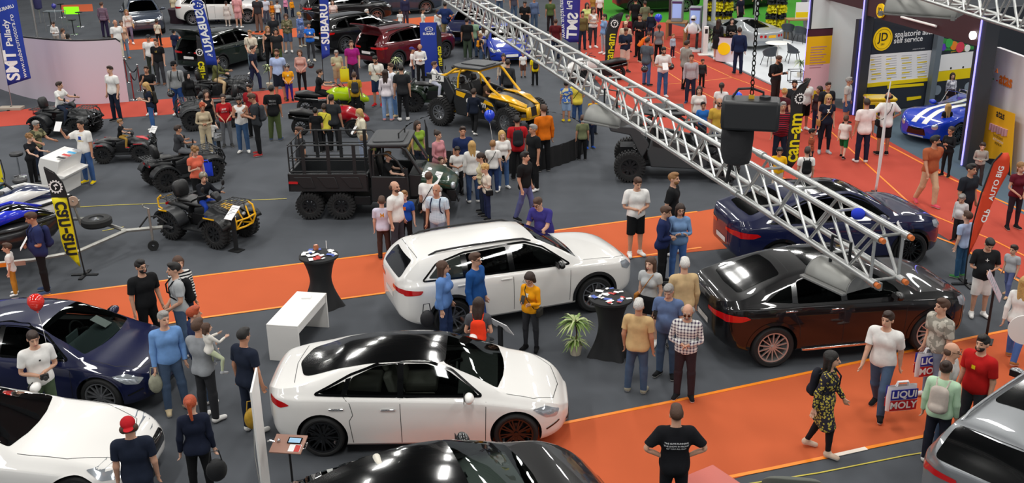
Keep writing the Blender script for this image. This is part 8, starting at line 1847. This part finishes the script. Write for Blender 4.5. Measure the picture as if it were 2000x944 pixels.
def cover_table(P, lab, H=1.1, seed=1, rot=0.):
 r = thing('bar_table', lab, 'table', P, rot); rows = []
 for t in np.linspace(0,1,15):
  z = H * (1 - t); c = abs(t - .5) * 2; base = .21 + .15 * c ** 1.8; row = []
  for i in range(48):
   a = 2 * PI * i / 48; leg = .12 * max(0, math.cos(4 * a)) ** 2 * max(0, t - .45) ** 1.3 * 2.1; q = (base if t < .5 else .21 + .13 * c ** 1.6) + leg; row.append((q * math.cos(a), q * math.sin(a), z))
  rows.append(row)
 MB().grid(rows, cv=True).build('stretch_cover', mat('stretch_black', '#1b1c1e', rough=.8), r, smooth=60); MB().lathe([(0, H),(.36, H),(.385, H - .01),(.385, H - .05),(.36, H - .06)],40).build('tabletop', mat('stretch_black'), r)
 rr = random.Random(seed); cs = [PAPER, PAPER, mat('leaflet_red', '#c43a34', rough=.6), PAPER, mat('leaflet_blue', '#4a60b0', rough=.6)]
 for i in range(26):
  a, q = rr.uniform(0,2 * PI),.33 * math.sqrt(rr.random()); M = TR(P.x + q * math.cos(a), P.y + q * math.sin(a), H + .002 + i * .0012,0,0, rr.uniform(0, PI)); s_ = rr.choice([.05,.07,.04])
  o = MB().box(-s_, s_, -s_ * .6, s_ * .6,0,.0012).build('leaflet', cs[i % 5], smooth=0); o.matrix_world = M; tag(o, 'leaflets and cards spread over the ' + ('left' if seed == 1 else 'right') + ' black-covered round table', 'leaflet', 'leaflets on the ' + ('left' if seed == 1 else 'right') + ' round table')
 return r
P1 = at(631,598); cover_table(P1, 'round bar table in a black stretch cover behind the white desk'); P2_ = at(1182,690); cover_table(P2_ + Vector((.08,0,0)), 'round bar table in a black stretch cover beside the potted plant', seed=2, rot=.4)
r = thing('table_ornament', 'small glass jar with orange sweets and a pen on the left round table', 'jar', P1 + Vector((-.08,.2,1.135))); MB().lathe([(0,0),(.05,.0),(.055,.06),(.04,.1),(0,.1)],16).build('jar', mat('jar_amber', '#a8603a', rough=.15, coat=1), r); MB().cyl((.2,.05,0),(.2,.05,.16),.008).build('pen', WHITEM, r)
def leafy(P, lab, H, pots=True, tiers=((.55,.28,40),(.16,.2,26)), leaf='#7d9a4a'):
 r = thing('potted_plant', lab, 'plant', P); MB().lathe([(0,0),(.09,0),(.13,.2),(.12,.2),(.10,.17),(0,.17)],24).build('pot', mat('cream_pot', '#cfc6b0', rough=.5), r); MB().tube([(0,0,.15),(.02,.01,.4),(.0,0, H * .75)],.014).build('stem', mat('stem_brown', '#4a3a28', rough=.8), r)
 rr = random.Random(len(lab)); mb = MB()
 for z, R_, n_ in tiers:
  for i in range(n_):
   a = rr.uniform(0,2 * PI); e = rr.uniform(.1,1.3); L = R_ * rr.uniform(.8,1.15); d = Vector((math.cos(a), math.sin(a),0)); s = Vector((-d.y, d.x, 0)) * .016; pts = [Vector((0,0, z)) + d * L * t * math.cos(e * .6) + Vector((0,0, L * (t * math.sin(e) - .75 * t * t))) for t in (0,.35,.7,1)]
   V = [];
   for k_, q in enumerate(pts): w_ = (1,1.3,1,.1)[k_]; V += [q - s * w_, q + Vector((0,0,-.004)), q + s * w_]
   mb.add(V, [(3 * k_ + j, 3 * k_ + j + 1,3 * k_ + j + 4,3 * k_ + j + 3) for k_ in range(3) for j in range(2)], i % 2)
 mb.build('leaves', [mat('leaf_' + leaf, leaf, rough=.5), mat('leaf_pale', '#b8c48a', rough=.5)], r, smooth=60, fixn=False); return r
leafy(at(1124,692), 'potted dracaena with striped leaves beside the black-covered table', .9, tiers=((.62,.34,70),(.26,.26,46)))
leafy(at(527,172), 'small olive tree in the gap between the visitors at the centre left', 1.0, tiers=((.85,.25,40),(.7,.2,20)), leaf='#4a5a3a'); leafy(at(775,150), 'small potted tree beside the crimson car', .9, tiers=((.7,.3,40),), leaf='#4a5a3a'); leafy(at(1393,100), 'green plant behind the white counter', 1.2, tiers=((.8,.5,50),(.5,.4,40)), leaf='#2f5a2a'); leafy(at(1562,152), 'green plant on the white floor by the pink and yellow banner', .8, tiers=((.6,.35,40),), leaf='#2f5a2a')
r = thing('display_stand', 'black wire side table on the white floor by the photographer', 'stand', at(1553,160,.05)); mb = MB(); [mb.tube([(-.25,-.2, z),(.25,-.2, z),(.25,.2, z),(-.25,.2, z)],.012, closed=True) for z in (.02,.45)]; [mb.cyl((x, y, 0),(x, y, .45),.012) for x in (-.25,.25) for y in (-.2,.2)]; mb.build('frame', BLACKP, r)
P = at(577,996); tz = .0; r = thing('tablet_stand', 'wooden board with tablet and leaflet on a thin pole by the white saloon', 'stand', P, D_(-8)); MB().cyl((0,0,0),(0,0,1.02),.016).build('pole', BLACKP, r); MB().lathe([(0,0),(.18,0),(.18,.015),(0,.02)],24).build('base', BLACKP, r); M = TR(0,0,1.04, D_(14),0,0); MB().box(-.22,.22,-.17,.17,-.01,.01,0, M).build('board', mat('brown_board', '#a07868', rough=.5), r, bev=.004)
tb = MB().box(-.02,.17,-.0,.11,.011,.022,0, M).box(-.005,.155,.012,.098,.0221,.0226,1, M).build('tablet', [BLACKG, mat('tablet_screen', '#8fb4d0', rough=.1, emit='#a8c8e0', estr=.35)], r); MB().box(.03,.19,-.14,-.01,.011,.013,0, M).build('leaflet', PAPER, r); MB().box(.11,.185,-.14,-.02,.0131,.0134,0, M).build('leaflet_picture', MATS['leaflet_red'], r)
MB().tube([M @ Vector(q) for q in ((.21,.03,.0),(.26,.03,.02),(.26,-.08,.02),(.21,-.08,.0))],.006).build('handle', CHROME, r); MB().tube([M @ Vector(q) for q in ((-.2,.02,.01),(-.26,.02,.03),(-.3,.03,.0))],.012).ball(M @ Vector((-.14,.03,.03)),.025).build('clamp', CHROME, r)
P = at(524,990); r = thing('white_board', 'white display board seen edge on behind the tablet stand', 'board', P, D_(97)); zt2 = zrow(P, 742); MB().box(-.35,.35,-.014,.014,.0, zt2).build('panel', WHITEM, r, bev=.004); MB().tube([(-.1,.05,0),(-.14,.08,.9),(-.05,.02, zt2 - .1)],.008).build('stay', STEEL, r); MB().box(-.35,.35,-.016,.016,.0,.12).build('red_foot', REDL, r)
def card(u, v, lab, h_=1.0, rz=0., w=.2, d=.3, tilt=50, pole=True, m=None):
 P = at(u, v); r = thing('card_stand', lab, 'stand', P, D_(rz)); M = TR(0,0, h_, D_(tilt),0,0); MB().box(-w, w, -d, d, -.006,.006,0, M).build('card', m or PAPER, r)
 mb = MB(); [mb.box(-w * .8, w * .8 - i % 3 * .06, d * .6 - i * d * .2, d * .68 - i * d * .2,.0062,.007,0, M) for i in range(6)]; mb.build('print_lines', MATS['grey_ink'], r, smooth=0)
 if pole: MB().box(-.05,.05,-.02,.02,0, h_ - .02).build('post', BLACKP, r); MB().box(-.15,.15,-.12,.12,0,.02).build('base', BLACKP, r)
 return r
card(462,490, 'black post with white data card at the yellow-bumpered quad', .92,-28,.11,.20,35); card(432,322, 'black card stand behind the coral polo shirt', .85,10,.12,.16,40, m=BLACKP); card(856,425, 'white data card leaning at the truck headlight', 1.0,-35,.10,.2,45); card(978,690, 'white information card standing behind the white saloon bonnet', .55,130,.28,.14,55)
card(306,300, 'small white card on a stand by the small red quad', .75,-30,.12,.12,50); card(1925,668, 'clear leaflet holder on a stand at the nose of the black off-roader', 1.1,60,.18,.26,60, m=mat('pink_sheet', '#c9b4bc', rough=.3)); card(1752,526, 'clear card hanging at the nose of the dark blue fastback', .9,60,.14,.2,60)
P = at(112,388); r = thing('brochure_desk', 'white curved desk with printed pictures on its sloping top', 'desk', P, D_(-10)); mb = MB(); mb.prism([(-.38,0),(.0,0),(.08,.5),(.30,.55),(.34,.62),(.1,.66),(.22,1.02),(-.30,1.12),(-.40,.9)],0,1.15, 'Y'); mb.build('desk_body', WHITEM, r, bev=.02); mb = MB(); M = TR(0,0,0)
for i, cc in enumerate((INK, MATS['leaflet_red'], mat('leaflet_cyan', '#3a9ac8', rough=.6), MATS['grey_ink'])): MB().box(-.12,.10,.12 + i * .25,.24 + i * .25,1.085,1.092,0, TR(0,0,.012,0, D_(11),0)).build('printed_picture', cc, r)
for u, v, lab in ((48,400, 'black round stool in front of the white curved desk'),(40,345, 'chrome stool under the curly blonde woman')):
 P = at(u, v); r = thing('stool', lab, 'stool', P); MB().lathe([(0,.62),(.17,.62),(.19,.66),(.17,.70),(0,.71)],28).build('seat', LEATHER, r); MB().cyl((0,0,.03),(0,0,.62),.025).build('column', CHROME, r); MB().lathe([(0,0),(.2,0),(.19,.02),(.03,.05)],28).build('base', CHROME, r)
for i, (u, v) in enumerate(((145,68),(158,52),(100,50),(122,34))):
 P = at(u, v); r = thing('bar_stool', ('black bar stool with chrome foot at the upper left', 'black bar stool farther back at the upper left', 'dark bar stool behind the curved pink wall', 'dark bar stool beside the glass table at the upper left')[i], 'stool', P); MB().lathe([(0,.74),(.18,.74),(.2,.78),(0,.80)],24).build('seat', LEATHER, r); MB().cyl((0,0,.02),(0,0,.74),.025).build('column', BLACKP, r); MB().lathe([(0,0),(.2,0),(.19,.02),(.03,.04)],24).build('base', CHROME, r)
P = at(112,60); r = thing('glass_table', 'high glass table among the bar stools at the upper left', 'table', P); MB().box(-.5,.5,-.35,.35,1.02,1.04).build('tabletop', GW, r); mb = MB(); [mb.cyl((x, y, 0),(x, y, 1.02),.015) for x in (-.45,.45) for y in (-.3,.3)]; mb.build('frame', STEEL, r)
P = at(352,44); cover_t = thing('round_table', 'round table with a long dark cloth beside the slate grey off-roader', 'table', P); MB().lathe([(0,.76),(.55,.76),(.57,.74),(.5,.3),(.54,.0)],36).build('tablecloth', mat('plum_cloth', '#33202c', rough=.9), cover_t)
P = at(143,40); o = MB().box(-.4,.4,-.05,.05,.35,.75).build('light_box', mat('green_light', '#8ae820', emit='#7ae010', estr=1.0)); o.location = P; tag(o, 'glowing green panel among the bar stools', 'light')
P = at(74,78); o = MB().cyl((0,0,0),(0,0,3.4),.06).build('grey_post', STEEL); o.location = P; tag(o, 'thin grey post beside the first blue banner', 'post')
P = at(80,45); r = thing('clothes_figure', 'dressed mannequin in dark jacket beside the grey post', 'mannequin', P); MB().lathe([(.1,.75),(.2,.8),(.22,1.2),(.16,1.5),(.06,1.56),(.06,1.65)],20).build('jacket', mat('violet_jacket', '#2c2a58', rough=.8), r); MB().ball((0,0,1.72),(.085,.1,.12)).build('head', mat('mannequin_skin', '#b9a294', rough=.5), r); MB().cyl((0,0,0),(0,0,.8),.03).build('pole', STEEL, r)
tops = []
for i, (u, v) in enumerate(((262,194),(275,177),(249,160))):
 P = at(u, v); r = thing('barrier_post', ('front red and chrome barrier post at the end of the pink wall', 'middle red and chrome barrier post', 'rear red and chrome barrier post beside the bald man')[i], 'barrier post', P); MB().lathe([(0,0),(.16,0),(.15,.02),(.03,.05)],24).build('base', CHROME, r); MB().cyl((0,0,.04),(0,0,.95),.024).build('tube', mat('post_red', '#8a2424', rough=.4), r); MB().ball((0,0,1.0),.045).build('ball_top', CHROME, r); tops.append(P + Vector((0,0,.93)))
for i, (a, b) in enumerate(((0,1),(1,2))):
 a_, b_ = tops[a], tops[b]; o = MB().tube([a_.lerp(b_, t) + Vector((0,0,-.35 * math.sin(PI * t))) for t in np.linspace(0,1,14)],.022).build('barrier_rope', mat('rope_black', '#1c1c1e', rough=.8)); tag(o, ('black rope between the front and middle barrier posts', 'black rope between the middle and rear barrier posts')[i], 'rope')
def balloon(u, v, gu, gv, z, lab, c, R_=.15, end=None):
 P = at(u, v, z); r = thing('balloon', lab, 'balloon', P); MB().lathe([(0,-R_ * 1.2),(R_ * .35,-R_ * 1.02),(R_ * .8,-R_ * .5),(R_, .1 * R_),(R_ * .85, R_ * .65),(R_ * .45, R_ * 1.0),(0, R_ * 1.1)],28).cyl((0,0,-R_ * 1.3),(0,0,-R_ * 1.18),.018,.006).build('balloon_skin', mat('balloon_' + c, c, rough=.12, coat=.6), r, smooth=60)
 g = (end or at(gu, gv, .9)) - P; MB().tube([Vector((0,0,-R_ * 1.3)).lerp(g, t) + Vector((.02 * math.sin(3 * t),0,0)) for t in np.linspace(0,1,10)],.004).build('string', PAPER, r)
balloon(70,591,95,700,2.0, 'red balloon floating over the navy saloon', '#d8281c', .13); balloon(956,226,962,290,1.75, 'blue balloon held up in front of the stage', '#1840d0', .15); balloon(1286,35,1275,55,1.5, 'blue balloon above the crowd near the payment terminals', '#1840d0', .17); balloon(1440,190,1420,240,1.3, 'blue balloon left of the hoist', '#2050e0', .16)
balloon(105,12,108,40,1.6, 'small blue balloon at the upper left', '#3a3a9a', .12)
def carrier(P, rz, lab, w=.42, h_=.40, lines=(('LIQUI', '#2a2f98'),('MOLY', '#c01822')), sz=.155, m=None):
 r = thing('carrier_bag', lab, 'bag', P, D_(rz)); mb = MB(); rows = []
 for z, b_ in ((0,.5),(.03,1),(h_ * .5,1.0),(h_, .55)): rows.append([(w / 2 * math.copysign(abs(math.cos(a)) ** .5, math.cos(a)),.07 * b_ * math.sin(a) + .012 * math.sin(z * 20 + a), z) for a in np.linspace(0,2 * PI, 28, endpoint=False)])
 m = m or mat('bag_white', '#e4e2e4', rough=.35); mb.grid(rows, cv=True); mb.build('bag_body', m, r, smooth=60, fixn=False)
 for s in (-1,1): MB().tube([(-.1, s * .02, h_ - .02),(-.08, s * .01, h_ + .06),(.08, s * .01, h_ + .06),(.1, s * .02, h_ - .02)],.014).build('handle', m, r)
 for i, (t_, c) in enumerate(lines):
  z1 = h_ * (.72 - .44 * i)
  for s in (-1,1):
   M = Matrix.Translation((0, s * .082, z1)) @ Matrix.Rotation(PI if s > 0 else 0,4, 'Z') @ Matrix.Rotation(PI / 2,4, 'X'); MB().box(-w * .45, w * .45,-sz * .5, sz * .5,-.004,.001,0, M).build('colour_band', mat('band_' + c, c, rough=.4), r, smooth=0); text_on(MB(), t_, M @ TR(0,0,.003), sz * .95, bold=.03).build('lettering', WINK, r, smooth=0)
carrier(at(1757,800,.32) - Vector((0,0,0)),8, 'white carrier bag with blue and red lettering carried by the man in the white polo', .48,.42, sz=.17); carrier(at(1811,733,.45),12, 'second white carrier bag with blue and red lettering behind the first', .46,.42, sz=.17)
bagm = mat('net_bag', '#a8a890', rough=.8)
def soft_bag(P, lab, c, w=.2, h_=.3, nm='handbag', hand=.12):
 r = thing(nm, lab, 'bag', P, .4); MB().ball((0,0, h_ / 2),(w / 2, w / 3.4, h_ / 2),18).build('bag_body', mat('bagc_' + c, c, rough=.6, noise=.2, nscale=12), r); MB().tube([(-w * .3,0, h_ * .85),(-w * .2,0, h_ + hand),(w * .2,0, h_ + hand),(w * .3,0, h_ * .85)],.009).build('handle', mat('bagc_' + c), r)
soft_bag(at(426,940,.62), 'black handbag carried by the woman with the red ponytail', '#17181a', .28,.34); soft_bag(at(307,768,.42), 'net bag with yellow print carried by the man in light blue', '#9a9a86', .22,.34, 'net_bag'); soft_bag(at(495,838,.25), 'bundle of colourful toys carried by the man in navy', '#b8902a', .24,.36, 'toy_bundle'); carrier(at(403,344,.65),10, 'bright blue shopping bag of the woman in coral', .36,.36,(), m=mat('bag_blue', '#1c3fd0', rough=.4)); carrier(at(674,160,.4),5, 'bright yellow shopping bag of the older man in khaki', .34,.5,(), m=mat('bag_yellow', '#e0d810', rough=.5)); soft_bag(at(835,640,.5), 'dark handbag of the woman in the denim jacket', '#1c1c20', .26,.34)
for u, v, z, lab in ((607,127,1.05, 'black helmet held by the woman in dusty pink'),(334,183,.85, 'dark helmet held by the man in the grey sweatshirt'),(1310,130,1.0, 'black helmet held by the bearded man in white'),(1259,135,.95, 'black helmet held by the man in slate grey'),(1234,640,.95, 'black helmet hanging beside the man in beige')):
 P = at(u, v, z); r = thing('helmet', lab, 'helmet', P); MB().ball((0,0,0),(.13,.15,.13),20).build('shell', BLACKG, r); MB().box(-.09,.09,-.155,-.09,-.04,.04).build('visor', mat('visor', '#3a3e44', rough=.1), r, bev=.03)
CHG = mat('grey_felt', '#63665f', rough=.95, bump=.3, bscale=120)
def tub(P, rz, lab):
 r = thing('tub_chair', lab, 'chair', P, D_(rz)); rows = []
 for t in np.linspace(0,1,9):
  row = []
  for s in np.linspace(-1,1,17):
   a = s * PI * .56; top = .42 + .46 * (math.cos(a * .85) ** .7 if math.cos(a * .85) > 0 else 0); R_ = .30 + .06 * t; row.append((R_ * math.sin(a), R_ * math.cos(a),.36 + (top - .36) * t))
  rows.append(row)
 sh_ = MB().grid(rows).build('backrest', CHG, r, smooth=80, fixn=False); sd = sh_.modifiers.new('s', 'SOLIDIFY'); sd.thickness = .07; sd.offset = 0; b_ = sh_.modifiers.new('b', 'BEVEL'); b_.width = .025; b_.segments = 3
 MB().lathe([(0,.34),(.28,.34),(.31,.38),(.30,.45),(.2,.47),(0,.47)],32).build('seat', CHG, r); [MB().cyl((x * .2, y * .2,.35),(x * .28, y * .28,0),.018,.012).build('leg', BLACKP, r) for x in (-1,1) for y in (-1,1)]
tub(at(1540,1015),170, 'grey felt tub chair at the bottom edge'); tub(at(1368,1052),150, 'second grey felt tub chair half below the bottom edge')
Pc = at(1386,1000); r = thing('low_table', 'pinkish red low table beside the man in black at the bottom', 'table', Pc, D_(32)); MB().box(-.32,.32,-.32,.32,.42,.46).build('tabletop', mat('salmon_top', '#c8685c', rough=.3, coat=.5), r, bev=.005); MB().box(-.3,.3,-.3,.3,0,.42).build('table_box', mat('red_box', '#b03428', rough=.5), r)
o = MB().lathe([(0,-.01),(.26,-.01),(.26,.01),(0,.01)],40, 'Y').build('round_sign', WHITEM); o.location = at(2002,645,.95); o.rotation_euler = (0,0, D_(-20)); tag(o, 'round white disc cut off by the right edge', 'sign')
CLS = variant(NAV, belt=.86, wr=.46, W=.90, roofglass=None, R=.33, arch=.37, open=0, zs=[(-2.25,.78),(-1.9,.86),(-1.3,.88),(-.5,.80),(.4,.78),(1.3,.82),(1.9,.70),(2.2,.55)],
 zt=[(-2.25,.84),(-2.0,.90),(-1.6,.94),(-1.1,1.06),(-.5,1.20),(-.1,1.22),(.2,1.16),(.6,.94),(.9,.90),(1.5,.90),(2.0,.74),(2.2,.62)],
 sidewin=[[(-.5,.86),(-.45,1.12),(-.1,1.15),(.2,1.06),(.45,.86)]], pillars=[], surround=[], wshield=[(.14,-.44),(.14,.44),(.62,.6),(.64,0),(.62,-.6)], rwin=[(-1.55,-.42),(-.55,-.40),(-.55,.40),(-1.55,.42)], seams=[], seamsz=[], handles=[], mirror=(.4,.86), wheelx=(-1.2,1.3),
 patches=[('tail_light', round_poly([(.30 + q, .62),(.42 + q, .62),(.42 + q, .74),(.30 + q, .74)],.05), 'X', REDL, -1, True) for q in (0,.18)] + [('bumper', [(-.8,.38),(.8,.38),(.8,.50),(-.8,.50)], 'X', mat('grey_bumper', '#8a9096', rough=.4),-1, False),('number_plate', [(-.2,.6),(.2,.6),(.2,.72),(-.2,.72)], 'X', mat('print_amber'),-1, False)])
CLS.pop('roofglass', None); CLS.pop('cladm', None)
make_car('classic_car', 'silver white classic coupe on the white floor beneath the chain', CLS, paint('silver_paint', '#a9adb0', .25), car_from((1505,78),.5, D_(114),-2.2), D_(114))
RD = variant(CLS, zt=[(-2.1,.76),(-1.9,.86),(-1.3,.93),(-.8,.92),(-.3,.90),(.2,.92),(.5,.94),(1.2,.93),(1.7,.82),(2.0,.68),(2.12,.56)], w=[(-2.1,.45),(-1.9,.66),(-1.3,.88),(-.4,.84),(.5,.84),(1.3,.90),(1.8,.76),(2.0,.58),(2.12,.34)], belt=.80, sidewin=[], rwin=[(-.9,-.3),(-.4,-.35),(-.4,.35),(-.9,.3)], rgm=LEATHER, wshield=[(-.3,-.4),(-.3,.4),(.25,.45),(.25,-.45)], wsm=LEATHER, mirror=(.4,.86), rimm=BLKR,
 patches=[('grille', [(-.32,.32),(.32,.32),(.26,.52),(-.26,.52)], 'X', BLACKG, 1, False),('headlight', round_poly([(.44,.52),(.60,.52),(.60,.68),(.44,.68)],.07), 'X', CLEARL, 1, True),('number_plate', [(-.26,.18),(.26,.18),(.26,.29),(-.26,.29)], 'X', WHITEM, 1, False)])
RD = variant(RD, zb=[(-2.1,.36),(-1.9,.22),(-1,.16),(1.6,.16),(2.12,.22)])
BR = paint('roadster_blue', '#0c38b8'); hR = D_(198); rt, bv = make_car('roadster', 'bright blue roadster with two white stripes between the towers', RD, BR, car_from((1790,262),.3, hR + D_(18),2.1), hR + D_(18))
for s in (-1,1): MB().add(*patch(bv, [(-2.0, s * .09),(2.05, s * .09),(2.05, s * .26),(-2.0, s * .26)], 'Z', .008)).build('white_stripe', WHITEM, rt, smooth=60)
MB().add([(.18,-.5,.92),(.18,.5,.92),(-.02,.42,1.26),(-.02,-.42,1.26)],[(0,1,2,3)]).build('windshield', glass('clear_glass'), rt, smooth=0); MB().tube([(.18,-.5,.92),(-.02,-.42,1.27),(-.02,.42,1.27),(.18,.5,.92)],.014).build('windshield_frame', CHROME, rt); MB().tube([(-.7,-.5,.85),(-.72,-.45,1.2),(-.72,-.2,1.2),(-.7,-.15,.85)],.02).build('roll_hoop', CHROME, rt)
P = at(1714,236); r = thing('yellow_cart', 'glossy yellow ice box cart behind the men in white', 'cart', P, D_(-6)); MB().box(-.45,.45,-.3,.3,.1,.72).build('cart_body', mat('cart_yellow', '#e8c000', rough=.25, coat=1), r, bev=.04); MB().box(-.48,.48,-.33,.33,.72,.82).build('lid', MATS['cart_yellow'], r, bev=.035); MB().box(-.46,-.2,-.315,-.30,.2,.6).box(-.1,.42,-.315,-.30,.2,.6).build('black_front', INK, r)
P = at(1352,100); r = thing('walking_robot', 'white and black walking robot on a platform under the terminals', 'robot', P, D_(-20)); WR = mat('robot_white', '#dfe0e2', rough=.3, coat=.5); MB().box(-.5,.4,-.3,.3,0,.12).build('platform', WR, r, bev=.02); mb = MB()
for q in (-.18,.18): mb.tube([(q, 0,.14),(q * 1.1,-.1,.45),(q, .08,.8)],.06)
mb.build('leg', BLACKP, r); loft([(-.2,.14,.78,1.15),(0,.2,.75,1.3),(.2,.14,.8,1.15)]).build('torso', WR, r, smooth=50); MB().ball((0,-.02,1.45),(.13,.15,.14),16).build('head', WR, r); MB().box(-.08,.08,-.17,-.12,1.38,1.46).build('face_screen', BLACKG, r); MB().tube([(-.2,0,1.2),(-.34,-.1,.95),(-.28,-.3,.9)],.045).tube([(.2,0,1.2),(.34,-.1,.95),(.28,-.3,.9)],.045).build('arm', WR, r)
r = thing('white_post', 'white info post with a small screen right of the robot', 'post', at(1377,108)); MB().box(-.1,.1,-.06,.06,0,1.25).build('column', WHITEM, r, bev=.02); MB().box(-.06,.06,-.065,-.06,.95,1.15).build('screen', BLACKG, r); MB().box(-.3,.3,-.2,.2,0,.06).build('base', WHITEM, r, bev=.01)
r = thing('wooden_table', 'pale wooden table with yellow leaflets at the far end of the white floor', 'table', at(1562,76)); MB().box(-.7,.7,-.35,.35,.9,.95).build('tabletop', MATS['light_wood2'], r); [MB().box(x - .03, x + .03, y - .03, y + .03,0,.9).build('leg', MATS['light_wood2'], r) for x in (-.65,.65) for y in (-.3,.3)]; MB().box(-.3,.3,-.02,.0,.95,1.7).build('table_sign', PAPER, r); MB().box(-.28,.28,-.025,-.02,1.0,1.25).build('yellow_band', YEL, r)
o, M, dz, s = PEOPLE['dad']; person((0,0,0,0), 'f 2 bob n long #d8d4cc tight #b8c0a0 L', 'small child in white top carried by the man in the grey hoodie', 'held', 130, loc=tuple(o.location + Vector((.20,-.22,.98))), h=.92)
for u, v, z, rz, lab in ((197,628,1.06,-12, 'white price sheet behind the windscreen of the navy saloon'),(48,826,1.07,-5, 'white price sheet behind the windscreen of the white car at the lower left')):
 o = MB().box(-.15,.15,-.1,.1,0,.003).build('price_sheet', PAPER, smooth=0); o.location = at(u, v, z); o.rotation_euler = (D_(0), D_(24), D_(rz)); tag(o, lab, 'paper')
